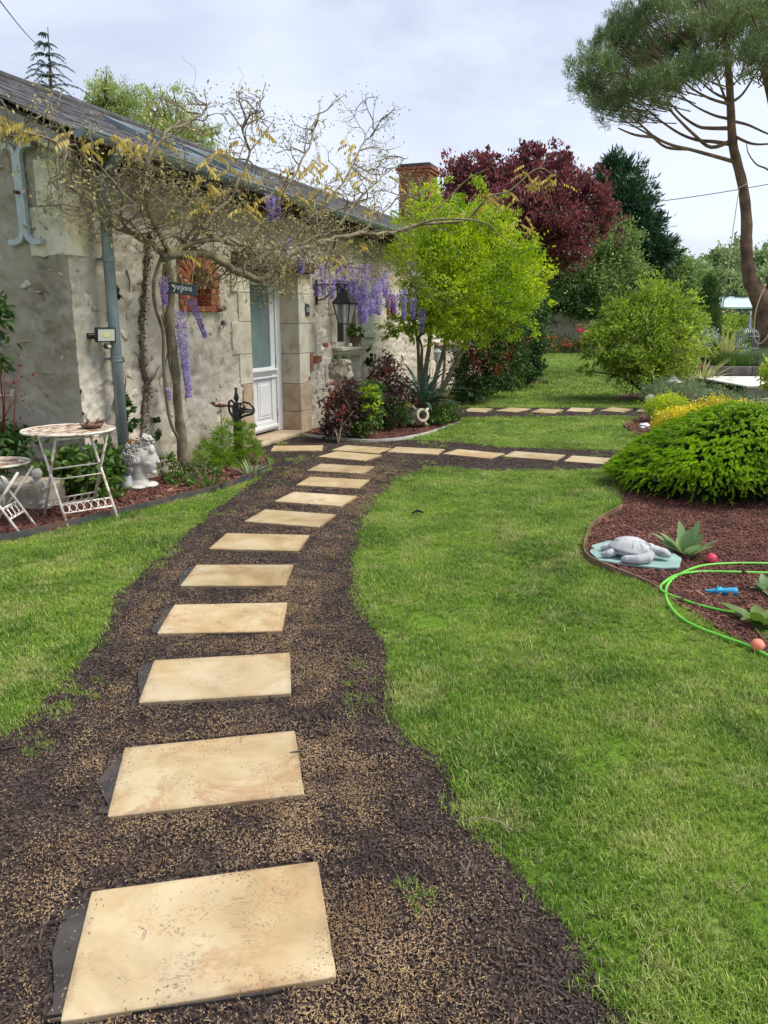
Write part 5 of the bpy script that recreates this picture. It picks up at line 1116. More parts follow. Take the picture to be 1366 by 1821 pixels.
m = MB(); z_ = zz(721); m.ball((0, 0, z_), (.075, .018, .018), 10, 8); m.ball((-.08, 0, z_ + .028), (.028, .014, .016), 8, 6); m.tube([(-.06, 0, z_), (-.08, 0, z_ + .02)], .012, 6); m.tube([(-.1, 0, z_ + .03), (-.125, 0, z_ + .03)], [.008, .001], 5); m.build('bird', M['rust'], bi, True)
m = MB(); m.tube([(0, 0, z_), (0, 0, 0)], .004, 5); m.build('stake', M['rust'], bi)
# amphora with red bird, watering can, white pagoda, toys
am = thing('clay_amphora', 'cream clay amphora lying on the red bark with its dark mouth to the front', 'amphora', A(742, 741, 11.2)); 
Ra = (Vector((.42, -.9, .22))).to_track_quat('Z', 'Y').to_matrix()
m = MB(); m.lathe([(.03, -.26), (.09, -.22), (.13, -.12), (.135, -.02), (.12, .06), (.085, .11), (.075, .13), (.10, .15), (.105, .17), (.09, .185), (.062, .18), (.058, .12), (.06, .02)], 24, Ra); m.build('jar', M['cream'], am, True)
m = MB(); m.lathe([(.06, .06), (.055, .10), (.03, .11)], 18, Ra); m.lathe([(.0595, .10), (.061, .178), (.03, .11)], 18, Ra); m.build('mouth', M['terracotta'], am, True)
for s_ in (0, 1, 2, 3):
    a = s_ * math.pi / 2 + .6; m = MB(); m.tube([Ra @ Vector((.10 * math.cos(a), .10 * math.sin(a), .10)), Ra @ Vector((.165 * math.cos(a), .165 * math.sin(a), .08)), Ra @ Vector((.14 * math.cos(a), .14 * math.sin(a), .0))], [.02, .026, .02], 8); m.build('handle', M['cream'], am, True)
rb = A(740, 718, 11.3); rbt = thing('red_bird', 'glossy red ceramic bird above the lying amphora', 'ornament', (rb.x, rb.y + .06, 0)); m = MB(); zb3 = rb.z; m.ball((0, 0, zb3), (.05, .035, .04), 12, 8); m.ball((.0, -.0, zb3 + .05), (.028, .026, .026), 10, 8); m.tube([(.02, 0, zb3 + .05), (.05, 0, zb3 + .045)], [.008, .001], 6); m.tube([(-.03, 0, zb3 + .01), (-.09, 0, zb3 + .02)], [.018, .006], 6); m.build('body', M['redglaze'], rbt, True, remesh=.006)
m = MB(); m.tube([(0, 0, zb3 - .03), (0, 0, 0)], .005, 6); m.build('stake', M['iron'], rbt)
wc = G(823, 719); wct = thing('watering_can', 'tiny pale metal watering can at the foot of the dark hedge', 'watering can', wc)
m = MB(); m.lathe([(.07, 0), (.075, .02), (.07, .15), (.05, .17)], 16); m.build('can', M['galv'], wct, True); m = MB(); m.tube([(-.06, 0, .04), (-.12, 0, .10), (-.18, 0, .17)], [.016, .012, .010], 8); m.lathe([(.010, 0), (.028, .03)], 10, c=(-.19, 0, .17)); m.build('spout', M['galv'], wct, True)
m = MB(); m.tube([(.06, 0, .04), (.13, 0, .06), (.13, 0, .14), (.05, 0, .18), (-.03, 0, .17)], .008, 6); m.build('handle', M['galv'], wct, True)
wr = G(852, 716); m = MB(); m.ball((wr.x, wr.y, .07), (.10, .08, .08), 12, 8, bump=.5); m.ball((wr.x - .07, wr.y, .20), (.09, .07, .07), 12, 8, bump=.5); tag(m.build('white_rabbit', M['stone'], None, True, remesh=.015), 'small white stone figure right of the watering can', 'ornament')
wr = G(824, 694); wr = Vector((2.75, 17.3, 0)); m = MB(); m.ball((wr.x - .05, wr.y, .10), (.17, .12, .14), 9, 7, bump=.6); tag(m.build('border_rock', M['stone'], None, False), 'pale rock at the foot of the tall hedge end', 'rock')
# little white pedestal lamp by the bush stems
lp_ = A(777, 660, 13.6); lpt = thing('white_lamp_post', 'small white garden lamp standing behind the golden bush stems', 'lamp', (lp_.x, lp_.y, 0)); m = MB(); zt3 = A(777, 620, 13.6).z; m.lathe([(.05, 0), (.03, .05), (.018, .1), (.018, zt3 - .25), (.03, zt3 - .22), (.05, zt3 - .2)], 14); m.build('post', M['whitepaint'], lpt, True)
m = MB(); m.lathe([(.05, zt3 - .2), (.06, zt3 - .08), (.085, zt3 - .06), (.02, zt3)], 12); m.build('lamp_head', M['whitepaint'], lpt)
# ------------------------------------------------------------------ turtle bed
tt_s = .80
tt = thing('stone_turtle', 'grey stone sea turtle resting on a green slate sheet', 'turtle', (1.60, 4.76, .030), R(-14)); tt.scale = (tt_s, tt_s, tt_s)
def ell(m, c, r_, rot=0, tilt=0): m.ball(c, r_, 18, 12, Matrix.Rotation(rot, 3, 'Z') @ Matrix.Rotation(tilt, 3, 'Y'))
m = MB(); m.lathe([(.01, .155), (.06, .150), (.11, .132), (.15, .10), (.178, .072), (.186, .062), (.18, .055), (.14, .052), (.02, .05)], 36); m.v = [(x * (1.0 - .12 * (x > 0) * x / .18), y * .80, z + x * -.10) for x, y, z in m.v]
sh_ = m.build('shell', M['turtle'], tt, True)
m = MB(); rg = lambda x, y: .155 - ((x / .19) ** 2 + (y / .155) ** 2) * .080 - x * .10 + .0025
for pts in ([(-.13, 0), (-.07, .0), (0, .0), (.06, 0), (.12, 0)],):
    pass
cells = [[(-.05, -.05), (.0, -.065), (.045, -.05), (.045, .05), (.0, .065), (-.05, .05)], [(.045, -.05), (.10, -.04), (.13, 0), (.10, .04), (.045, .05)], [(-.05, -.05), (-.11, -.04), (-.14, 0), (-.11, .04), (-.05, .05)]]
for cc in cells: m.tube([(x, y, rg(x, y)) for x, y in cc], .0022, 5, closed=True)
for a, b in (((0, .065), (.0, .125)), ((0, -.065), (0, -.125)), ((-.05, .05), (-.08, .10)), ((.045, .05), (.075, .10)), ((-.05, -.05), (-.08, -.10)), ((.045, -.05), (.075, -.10)), ((-.11, .04), (-.14, .06)), ((-.11, -.04), (-.14, -.06))):
    m.tube([(x, y, rg(x, y)) for x, y in [(a[0] + (b[0] - a[0]) * t / 4, a[1] + (b[1] - a[1]) * t / 4) for t in range(5)]], .0022, 5)
m.build('shell_ridges', M['turtle'], sh_)
m = MB(); ell(m, (0, 0, .045), (.165, .125, .045)); ell(m, (.17, -.03, .068), (.055, .045, .04), -.2); ell(m, (.225, -.045, .058), (.062, .046, .040), -.25, .15); ell(m, (.265, -.055, .045), (.032, .032, .026), -.2)
m.tube([(.13, -.10, .05), (.10, -.17, .038), (.03, -.205, .030), (-.06, -.20, .024), (-.09, -.195, .020)], [.045, .045, .042, .036, .020], 12); m.tube([(.13, .10, .05), (.16, .16, .035), (.12, .20, .025)], [.04, .036, .02], 10)
m.tube([(-.14, -.07, .045), (-.19, -.10, .032), (-.24, -.105, .026)], [.034, .032, .018], 10); m.tube([(-.14, .07, .04), (-.2, .10, .03), (-.24, .10, .02)], [.034, .03, .016], 10)
m.v = [(x, y, max(z, .001)) for x, y, z in m.v]; body = m.build('body', M['turtle'], tt, True, remesh=.006)
for s_ in (-1, 1): m = MB(); m.ball((.238 + s_ * .006, -.052 + s_ * .036, .072), (.012, .006, .007), 8, 6); m.build('eye', M['stone_dirty'], tt, True)
m = MB(); pts = [G(1048, 988), G(1053, 976), G(1080, 968), G(1140, 970), G(1190, 985), G(1212, 1000), G(1207, 1016), G(1175, 1017), G(1110, 1010), G(1065, 1003)]
m.poly([(p.x, p.y) for p in pts], .014, .028); tag(m.build('slate_sheet', M['teal'], None, bevel=.003), 'green slate sheet lying under the stone turtle', 'slate')
def toy_ball(p, r_, mat, label, spikes):
    t = thing('toy_ball', label, 'ball', (p.x, p.y, r_ + .006)); m = MB(); m.ball((0, 0, 0), r_, 20, 14); m.build('ball', M[mat], t, True)
    if spikes:
        m = MB(); n = 90
        for k in range(n):
            z = 1 - 2 * (k + .5) / n; a = k * 2.4; d = Vector((math.sqrt(1 - z * z) * math.cos(a), math.sqrt(1 - z * z) * math.sin(a), z)); m.tube([d * r_ * .95, d * r_ * 1.16], [.0034, .0022], 5)
        m.build('nubs', M['rose'], t)
toy_ball(G(1265, 1003), .031, 'balloon_pink', 'pink nubbly dog ball behind the green hose', True); toy_ball(G(1346, 1160), .030, 'coral', 'smooth orange ball touching the hose at the right edge', False)
bt = thing('blue_toy', 'blue rubber dog toy lying inside the hose loop', 'toy', G(1282, 1052, .022), R(-12))
m = MB(); m.tube([(-.085, 0, .0), (-.04, 0, .0), (-.02, 0, .003), (.01, 0, .004), (.03, 0, .004), (.07, 0, .004), (.085, 0, .004)], [.006, .012, .019, .017, .020, .025, .024], 14); m.ball((-.02, .0, .022), (.008, .008, .012), 8, 6); m.ball((.0, .012, .02), (.007, .007, .010), 8, 6); m.build('toy', M['bluetoy'], bt, True, remesh=.003)
def spline(P, n=6):
    P = [Vector(p) for p in P]; q = []
    for i in range(len(P) - 1):
        p0, p1, p2, p3 = P[max(i - 1, 0)], P[i], P[i + 1], P[min(i + 2, len(P) - 1)]
        for j in range(n): t = j / n; q.append(.5 * ((2 * p1) + (p2 - p0) * t + (2 * p0 - 5 * p1 + 4 * p2 - p3) * t * t + (3 * p1 - p0 - 3 * p2 + p3) * t ** 3))
    q.append(P[-1]); return q
hs = [(1500, 1022), (1366, 1019), (1300, 1017), (1240, 1017), (1200, 1024), (1176, 1040)]
hz = [(1520, 1010), (1440, 1003), (1366, 1002), (1300, 1002), (1250, 1006), (1215, 1018), (1192, 1034), (1184, 1052), (1190, 1075), (1210, 1098), (1240, 1115), (1290, 1134), (1330, 1148), (1366, 1166), (1420, 1190), (1500, 1260)]
m = MB(); m.tube([p for p in spline([G(x, y, .016) for x, y in hz])], .0085, 8)
m.tube(spline([G(1176, 1040, .018), G(1175, 1048, .016), G(1186, 1056, .020), G(1205, 1063, .016), G(1240, 1075, .016), G(1290, 1087, .016), G(1335, 1092, .016), G(1400, 1096, .016), G(1470, 1080, .016)]), .0085, 8)
m.tube(spline([G(x, y, .022 if i > 3 else .016) for i, (x, y) in enumerate(hs)]), .0085, 8); tag(m.build('garden_hose', M['hose'], None, True), 'bright green garden hose looped over the red bark and lawn edge', 'hose')

# ------------------------------------------------------------------ wisteria
WB = W(326, 806, -.22); WB.z = 0; wis = thing('wisteria', 'old gnarled wisteria with bronze new leaves and lilac flower clusters over the front door', 'wisteria', WB)
def wpath(pts, n=5): return spline([W(x, y, o) for x, y, o in pts], n)
mb = MB(); tr = wpath([(327, 812, -.22), (322, 770, -.22), (316, 715, -.23), (313, 660, -.24), (306, 610, -.27), (302, 560, -.3), (303, 520, -.32), (299, 480, -.36), (292, 450, -.4)], 4)
tr[0].z = -.03; mb.tube(tr, [.062 - .022 * min(1, i / 8) + .005 * math.sin(i * 1.7) for i in range(len(tr))], 12)
for pts, r_ in (([(325, 790, -.22), (305, 755, -.2), (295, 700, -.2), (291, 640, -.22), (290, 590, -.25), (276, 545, -.25), (274, 500, -.3), (288, 455, -.38)], .016), ([(314, 700, -.22), (302, 650, -.2), (297, 600, -.24), (292, 560, -.27), (289, 510, -.3), (292, 460, -.38)], .010),
                ([(300, 700, -.2), (294, 660, -.2), (299, 610, -.2), (287, 560, -.24)], .006)):
    q = wpath(pts); mb.tube(q, r_, 7)
mb.build('trunk', M['bark_wist'], wis, True, world=True)
LIMB = [([(600, 424, -1.0), (590, 450, -.7), (600, 468, -.4), (640, 476, -.4), (690, 474, -.75), (740, 515, -1.1), (760, 540, -1.2)], .009), ([(540, 445, -.85), (548, 470, -.5), (580, 478, -.35), (620, 465, -.3), (660, 500, -.5)], .006),
        ([(292, 452, -.4), (330, 450, -.45), (370, 455, -.55), (405, 472, -.65), (435, 490, -.75), (462, 496, -.8), (480, 486, -.85), (500, 462, -.9), (530, 445, -.95), (565, 433, -1.0), (600, 424, -1.0), (640, 415, -1.05), (690, 415, -1.1), (715, 408, -1.1)], .036),
        ([(435, 490, -.75), (455, 470, -.75), (490, 458, -.8), (530, 436, -.9), (570, 420, -.95), (610, 405, -1.0)], .020),
        ([(296, 452, -.4), (340, 430, -.5), (385, 425, -.6), (430, 440, -.65), (470, 445, -.7), (520, 425, -.8), (555, 400, -.85)], .024),
        ([(292, 452, -.4), (262, 430, -.38), (225, 410, -.36), (195, 398, -.35), (172, 370, -.35), (150, 342, -.36), (120, 330, -.4)], .022),
        ([(230, 412, -.36), (215, 380, -.4), (220, 340, -.5), (205, 320, -.5), (170, 290, -.5), (120, 262, -.5), (60, 240, -.5), (10, 215, -.5)], .012),
        ([(300, 445, -.42), (275, 400, -.5), (262, 365, -.55), (255, 330, -.6), (262, 290, -.65), (300, 240, -.7), (340, 215, -.7), (375, 185, -.7)], .017),
        ([(340, 428, -.5), (375, 385, -.6), (410, 350, -.7), (430, 310, -.75), (445, 270, -.8), (430, 225, -.8), (470, 205, -.8)], .016),
        ([(430, 440, -.65), (470, 390, -.75), (500, 350, -.85), (530, 300, -.9), (552, 255, -.9), (568, 205, -.9)], .014),
        ([(555, 400, -.85), (590, 350, -.95), (620, 310, -1.0), (645, 260, -1.0), (665, 235, -1.0)], .013),
        ([(600, 405, -1.0), (640, 350, -1.05), (680, 315, -1.1), (725, 280, -1.15)], .011),
        ([(640, 415, -1.05), (680, 380, -1.1), (715, 345, -1.15), (750, 360, -1.15)], .010),
        ([(480, 486, -.85), (470, 465, -.8), (440, 440, -.75), (400, 420, -.7), (360, 412, -.6)], .015),
        ([(385, 425, -.6), (350, 395, -.6), (330, 360, -.6), (300, 345, -.6)], .012), ([(520, 425, -.8), (560, 380, -.9), (610, 370, -1.0), (660, 350, -1.05)], .010)]
br = MB(); tw = MB(); tips = []; allp = []
def twig(p, d, r_, n, lvl):
    pts = [p]; q = Vector(p); d = Vector(d).normalized()
    for i in range(n):
        d = (d + Vector((random.gauss(0, .32), random.gauss(0, .32), random.gauss(-.01, .30)))).normalized(); q = q + d * random.uniform(.035, .075); pts.append(q.copy())
        if q.z > 1.5 + .262 * q.y: break
        if lvl < 2 and random.random() < (.42 if lvl == 0 else .25): twig(q, (d + Vector((random.gauss(0, .8), random.gauss(0, .8), random.gauss(0, .7)))), r_ * .6, max(3, int(n * random.uniform(.4, .7))), lvl + 1)
    tw.tube(pts, [max(.0013, r_ * (1 - i / (n + 1) * .75)) for i in range(len(pts))], 4 if lvl else 5, cap=False); tips.append((q.copy(), d.copy())); allp.extend(pts)
for pts, r_ in LIMB:
    q = wpath(pts); n = len(q); q = [p + Vector((noise.noise(p * 6) * .03, noise.noise(p * 6 + Vector((7, 0, 0))) * .03, noise.noise(p * 6 + Vector((0, 7, 0))) * .03)) for p in q]
    br.tube(q, [max(.004, r_ * 1.22 * (1 - .62 * i / n) * random.uniform(.85, 1.18)) for i in range(n)], 8)
    for i in range(4, n, 2):
        for _rep in range(2 if random.random() < .6 else 1):
            up = .45 if r_ < .02 else .25; twig(q[i], (random.gauss(0, .8), random.gauss(-.1, .7), random.gauss(up, .6)), random.uniform(.006, .011), random.randint(4, 9), 0)
LP = [A(x, y, D) for x, y, D in ((705, 412, 11.0), (740, 400, 11.2), (790, 396, 11.4), (830, 390, 11.5), (870, 350, 11.5), (905, 340, 11.5), (955, 300, 11.6), (985, 312, 11.6))]
q = spline(LP, 6); br.tube(q, [.020 * (1 - .8 * i / len(q)) + .003 for i in range(len(q))], 6)
for p in q[8::3]: twig(p, (random.gauss(.3, .6), random.gauss(0, .5), random.gauss(.1, .6)), .004, random.randint(4, 8), 1)
q = spline([A(740, 400, 11.2), A(780, 370, 11.2), A(830, 320, 11.3), A(870, 300, 11.3)], 6); br.tube(q, [.010 * (1 - .8 * i / len(q)) + .002 for i in range(len(q))], 6)
q = spline([A(720, 410, 11.0), A(780, 390, 11.0), A(860, 395, 11.2), A(890, 420, 11.2), A(920, 440, 11.2)], 6); br.tube(q, [.014 * (1 - .8 * i / len(q)) + .002 for i in range(len(q))], 6)
br.build('branch', M['bark_wist'], wis, True, world=True); o = tw.build('twig', M['twig'], wis, False, world=True); o['kind'] = 'stuff'
# thin curling tendrils against the sky
td = MB()
for k in range(26):
    p, d = random.choice(tips)
    if p.z < 2.7: continue
    c = [p + Vector((math.sin(t * 3 + k) * .05 * t * 2, math.cos(t * 2 + k) * .04 * t, .30 * t + .04 * math.sin(t * 5))) for t in [j / 8 for j in range(9)]]; td.tube(c, .0014, 4, cap=False)
td.build('tendril', M['twig'], wis, world=True, kind='stuff')
# buds and unfolding grey-green leaflets at tips
tp = np.array([tuple(p) for p, d in tips]); n = len(tp); k = rng.integers(0, n, 9000); P = tp[k] + rng.normal(size=(9000, 3)) * .04
npmesh('leaflets', leafquads(P, rng.normal(size=(9000, 3)) * .6 + np.array([0, 0, -.5]), rng.uniform(.02, .046, 9000), rng.uniform(.011, .020, 9000)), 4, M['budgreen'], wis, WM[wis.name].inverted(), kind='stuff')
ap = np.array([tuple(p) for p in allp]); k = rng.integers(0, len(ap), 5200); P = ap[k] + rng.normal(size=(5200, 3)) * .008
npmesh('buds', leafquads(P, rng.normal(size=(5200, 3)), .012, .007), 4, M['twig'], wis, WM[wis.name].inverted(), kind='stuff')
# bronze compound leaves: hanging leaflets in pairs along a stalk
F_ = []
def compound(p, L_, a):
    d = Vector((math.cos(a), math.sin(a), -.25)); 
    for i in range(6):
        b = p + d * L_ * (i / 5) + Vector((0, 0, -.3 * L_ * (i / 5) ** 2)); side = Vector((-d.y, d.x, 0))
        for s_ in (-1, 1):
            t = (side * s_ * .35 + Vector((0, 0, -1)) + d * .3 + Vector([random.gauss(0, .15) for _ in range(3)])).normalized(); l_ = random.uniform(.045, .065); w_ = t.cross(side + d * .4).normalized() * .010
            F_.append([b, b + t * l_ * .45 + w_, b + t * l_, b + t * l_ * .45 - w_])
for x, y, nn, o_ in ((60, 228, 5, -.5), (8, 215, 6, -.5), (155, 250, 4, -.5), (105, 240, 3, -.5), (240, 245, 7, -.6), (190, 240, 3, -.6), (265, 255, 5, -.6), (355, 325, 5, -.6), (395, 335, 6, -.6), (345, 450, 2, -.5), (400, 265, 6, -.8), (385, 285, 4, -.7), (350, 360, 5, -.6), (530, 310, 7, -.9), (560, 290, 9, -.9), (600, 305, 8, -1), (615, 255, 6, -1), (630, 275, 5, -1),
                     (500, 330, 5, -.8), (470, 345, 4, -.8), (540, 345, 6, -.9), (580, 340, 5, -.9), (430, 360, 5, -.7), (640, 320, 4, -1), (660, 370, 4, -1), (600, 460, 5, -.95), (620, 480, 4, -1), (710, 320, 3, -1.1), (700, 500, 7, -1.0), (635, 430, 4, -1), (425, 300, 4, -.8), (450, 230, 3, -.8)):
    for _ in range(nn): compound(W(x + random.gauss(0, 14), y + random.gauss(0, 8), o_ + random.gauss(0, .1)), random.uniform(.08, .16), random.uniform(0, 6.28))
for x, y, nn in ((955, 318, 9), (985, 320, 7), (880, 345, 8), (860, 350, 6), (900, 360, 6), (935, 300, 4), (930, 395, 6), (840, 370, 4)):
    for _ in range(nn): compound(A(x + random.gauss(0, 12), y + random.gauss(0, 6), 11.5), random.uniform(.10, .2), random.uniform(0, 6.28))
npmesh('young_leaves', np.array([[tuple(q) for q in f] for f in F_]), 4, M['bronze'], wis, WM[wis.name].inverted(), kind='stuff')
# flower racemes
def raceme(top, L_, w_, dens=1.0, lean=(0, 0)):
    n = int(L_ * 1500 * dens); t = rng.random(n) ** .85; a = rng.uniform(0, 6.28, n); rr = w_ * (1 - .72 * t) * rng.uniform(.35, 1.0, n)
    P = np.stack([top.x + rr * np.cos(a) + lean[0] * t * L_, top.y + rr * np.sin(a) + lean[1] * t * L_, top.z - L_ * t], 1); D = np.stack([np.cos(a), np.sin(a), rng.uniform(-.9, .3, n)], 1)
    V = leafquads(P, D, rng.uniform(.014, .024, n), rng.uniform(.011, .017, n), fold=.3); npmesh('flower_cluster', V, 4, M['lilac'], wis, WM[wis.name].inverted())
    m = MB(); m.tube([top + Vector((0, 0, .05)), top + Vector((lean[0] * L_ * .5, lean[1] * L_ * .5, -L_ * .5)), top + Vector((lean[0] * L_, lean[1] * L_, -L_))], .0022, 4); m.build('flower_stalk', M['budgreen'], wis, world=True)
for x, y, h_, w_, o_, ln in ((318, 548, 150, .058, -.34, (.05, .02)), (340, 530, 65, .035, -.32, (.3, .1)), (290, 492, 45, .045, -.36, (0, 0)), (562, 486, 38, .06, -.3, (0, 0)), (600, 462, 66, .075, -.32, (.1, 0)), (618, 470, 70, .075, -.28, (.05, 0)), (640, 490, 80, .075, -.4, (0, 0)), (590, 492, 36, .06, -.3, (0, 0)), (655, 512, 45, .07, -.45, (0, 0)),
                             (660, 530, 30, .06, -1.0, (0, 0)), (674, 500, 55, .06, -1.05, (0, 0)), (685, 480, 45, .06, -1.05, (0, 0)), (650, 545, 25, .05, -1.0, (0, 0)), (702, 520, 35, .06, -1.1, (0, 0)), (718, 515, 50, .05, -1.1, (0, 0)), (535, 450, 32, .05, -.9, (0, 0)), (508, 425, 25, .04, -.85, (0, 0)), (480, 345, 40, .05, -.8, (0, 0)), (492, 350, 34, .04, -.8, (0, 0)), (632, 475, 60, .07, -.36, (0, 0)), (735, 530, 35, .055, -1.15, (0, 0)), (750, 548, 40, .06, -1.2, (0, 0)), (300, 690, 20, .012, -.25, (0, 0)), (648, 470, 62, .075, -.6, (0, 0)), (668, 492, 60, .07, -.8, (0, 0)), (610, 455, 40, .07, -.3, (0, 0)), (625, 500, 40, .06, -.25, (0, 0)), (645, 520, 50, .07, -.6, (0, 0)), (690, 505, 40, .06, -.9, (0, 0)), (575, 470, 50, .05, -.4, (0, 0))):
    p = W(x, y, o_); raceme(p, h_ * PX(p.y + .3), w_, 1.0 if w_ > .03 else .5, ln)

# ------------------------------------------------------------------ climbers and small plants by the wall
def plant(name, label, cat, base, group=None): return thing(name, label, cat, (base[0], base[1], 0), 0, group)
def foliage(root, blobs, n, leaf, width, mat, name='foliage', **kw):
    V, Cc = crown(blobs, n, leaf, width, **kw); o = (leafmesh(name, V, M[mat], root, WM[root.name].inverted()) if leaf > .028 else npmesh(name, V, 4, M[mat], root, WM[root.name].inverted())); o['kind'] = 'stuff' if n < 60 else o.get('kind', 'thing'); return Cc
def stems(root, targets, r0, mat='bark_dark', name='stem', sag=.12, top=None):
    m = MB(); base = WM[root.name].translation; limbs(m, base + Vector((0, 0, top or 0)), targets, r0, sag); return m.build(name, M[mat], root, True, world=True)
iv = plant('dead_ivy', 'dried brown ivy stem clinging to the wall between downpipe and wisteria', 'ivy', HW(1.0, -.05, 0)); m = MB()
path = [W(x, y, -.02) for x, y in ((252, 800), (256, 760), (258, 720), (262, 690), (254, 650), (252, 600), (254, 550), (258, 500), (263, 450), (266, 420))]
q = spline(path, 5); m.tube(q, [.026 - .014 * i / len(q) + .006 * math.sin(i * 2.1) for i in range(len(q))], 7)
for x0, y0, x1, y1 in ((254, 655, 240, 625), (257, 690, 285, 650), (262, 680, 270, 668), (220, 700, 222, 660), (262, 440, 256, 410), (225, 480, 230, 520)): m.tube([W(x0, y0, -.02), W((x0 + x1) / 2 + 3, (y0 + y1) / 2, -.025), W(x1, y1, -.015)], [.012, .009, .004], 5)
m.build('stem', M['twig'], iv, True, world=True); P = np.array([tuple(random.choice(q) + Vector((random.gauss(0, .016), random.gauss(0, .016), random.gauss(0, .03)))) for _ in range(1500)])
npmesh('dry_leaves', leafquads(P, rng.normal(size=(1500, 3)), .026, .014), 4, M['oldwood'], iv, WM[iv.name].inverted())
g1 = plant('ivy', 'green ivy climbing behind the grey downpipe', 'ivy', HW(.55, -.1, 0)); B_ = [(*W(x, y, -.06), rx * PX(7), .05, rz * PX(7)) for x, y, rx, rz in ((207, 560, 5, 30), (208, 640, 4, 14), (218, 715, 8, 30), (228, 745, 14, 26), (275, 755, 8, 25), (205, 520, 3, 14))]
foliage(g1, B_, 900, .035, .028, 'darkgreen'); stems(g1, [Vector(b[:3]) for b in B_], .006)
g1 = plant('hydrangea', 'leafy green hydrangea behind the white table at the corner of the house', 'shrub', G(150, 885)); foliage(g1, [blob(130, 845, 6.6, 30, 45), blob(175, 850, 6.5, 26, 50), blob(105, 830, 6.7, 22, 30), blob(190, 820, 6.8, 18, 30)], 1200, .075, .052, 'midgreen', per=10, clump=.4); stems(g1, [A(x, y, 6.6) for x, y in ((125, 820), (150, 810), (180, 820), (108, 840), (170, 850))], .007, 'twig')
g1 = plant('dark_shrub', 'dark green shrub at the left edge by the gable wall', 'shrub', (-3.3, 6.5)); foliage(g1, [blob(8, 800, 6.3, 20, 36), blob(-8, 560, 6.0, 9, 40), blob(-10, 620, 6.0, 9, 26), blob(20, 785, 6.4, 24, 18)], 700, .07, .036, 'darkgreen', per=9, clump=.5); stems(g1, [A(x, y, 6.2) for x, y in ((5, 790), (8, 640), (30, 660), (-10, 560), (32, 700))], .010, 'red_leaf')
foliage(g1, [blob(25, 700, 6.3, 18, 40), blob(8, 650, 6.3, 12, 40)], 40, .035, .02, 'red_leaf', name='red_young_leaf', per=2, clump=.8)
g1 = plant('shade_planting', 'low leafy plants round the stone head planter', 'plant', G(300, 855)); foliage(g1, [blob(300, 830, 7.3, 22, 20), blob(355, 835, 7.6, 30, 16), blob(320, 850, 7.1, 30, 10), blob(210, 850, 7.0, 14, 20), blob(385, 845, 7.6, 26, 12)], 1400, .035, .02, 'midgreen', per=12)
m = MB()
for k in range(26):
    b = G(random.uniform(290, 370), random.uniform(845, 868)); m.tube([b, b + Vector((random.gauss(0, .03), random.gauss(0, .03), .08)), b + Vector((random.gauss(0, .06), random.gauss(0, .06), random.uniform(.12, .22)))], [.004, .0035, .002], 5)
m.build('cut_stem', M['twig'], g1, world=True)
FS = A(405, 800, 8.15); g1 = plant('feathery_shrub', 'bright feathery green shrub beside the front door', 'shrub', (FS.x, FS.y)); foliage(g1, [blob(400, 790, 8.1, 40, 38), blob(435, 795, 8.1, 28, 34), blob(370, 805, 8.0, 28, 26), blob(420, 765, 8.2, 30, 22), blob(395, 820, 7.9, 48, 16)], 15000, .026, .006, 'feather', per=60, clump=.12, out=.9, up=.35, shell=(.2, 1.12)); stems(g1, [A(x, y, 8.1) for x, y in ((390, 780), (420, 770), (440, 790), (370, 800))], .006)
def blades(root, base, n, L_, w_, mat, spread=.05, droop=.5, name='leaf', arch=1.0, single=True, seed=0):
    r_ = random.Random(seed); faces = []
    for k in range(n):
        a = r_.uniform(0, 6.28); o_ = Vector((math.cos(a), math.sin(a), 0)); b = Vector(base) + o_ * r_.uniform(0, spread); l_ = L_ * r_.uniform(.6, 1.1); el = r_.uniform(.25, 1.0); t = Vector((-math.sin(a), math.cos(a), 0)); pts = []
        for i in range(7):
            s_ = i / 6; pts.append(b + o_ * l_ * (s_ * (1 - el) + s_ * s_ * droop * .5) * arch + Vector((0, 0, l_ * (s_ * (.45 + .55 * el) - s_ * s_ * droop * (.25 + .5 * (1 - el))))))
        f = []
        for i in range(6):
            w0 = w_ * (.55 + .9 * math.sin(math.pi * min(1, (i + .6) / 6.5))) * (1 if i < 5 else .8) / 2; w1 = w_ * (.55 + .9 * math.sin(math.pi * min(1, (i + 1.6) / 6.5))) / 2 if i < 5 else .0005
            f.append((pts[i], pts[i + 1], w0, w1))
        vs = []; fs = []
        for i in range(7):
            ww = f[i][2] if i < 6 else .0006
            vs += [pts[i] - t * ww, pts[i] - Vector((0, 0, ww * .35)), pts[i] + t * ww]
        for i in range(6): fs += [(3 * i, 3 * i + 1, 3 * i + 4, 3 * i + 3), (3 * i + 1, 3 * i + 2, 3 * i + 5, 3 * i + 4)]
        if single: m = MB(); m.add(vs, fs); m.build(name, M[mat], root, True, world=True)
        else: faces.append((vs, fs))
    if not single:
        m = MB()
        for vs, fs in faces: m.add(vs, fs)
        m.build(name, M[mat], root, True, world=True)
for i, (x, y, lab) in enumerate(((372, 872, 'grassy green tuft left of the feathery shrub on the red bark'), (445, 848, 'pale green iris tuft between the feathery shrub and the path'))):
    g1 = plant('grass_tuft', lab, 'plant', G(x, y)); blades(g1, G(x, y), 34, .26, .012, 'midgreen' if i == 0 else 'greygreen', .07, .6, single=False, name='blades', seed=i)
g1 = plant('tulip_leaves', 'clump of broad grey green tulip leaves right of the stone turtle', 'plant', (1.99, 4.86)); blades(g1, (1.99, 4.86, .0), 15, .27, .058, 'tulip', .035, .30, seed=4)
g1 = plant('broadleaf_weed', 'low broad leaved plant inside the hose loop at the right edge', 'plant', G(1345, 1110)); blades(g1, G(1350, 1112), 16, .15, .05, 'midgreen', .06, .9, seed=6, arch=1.3)
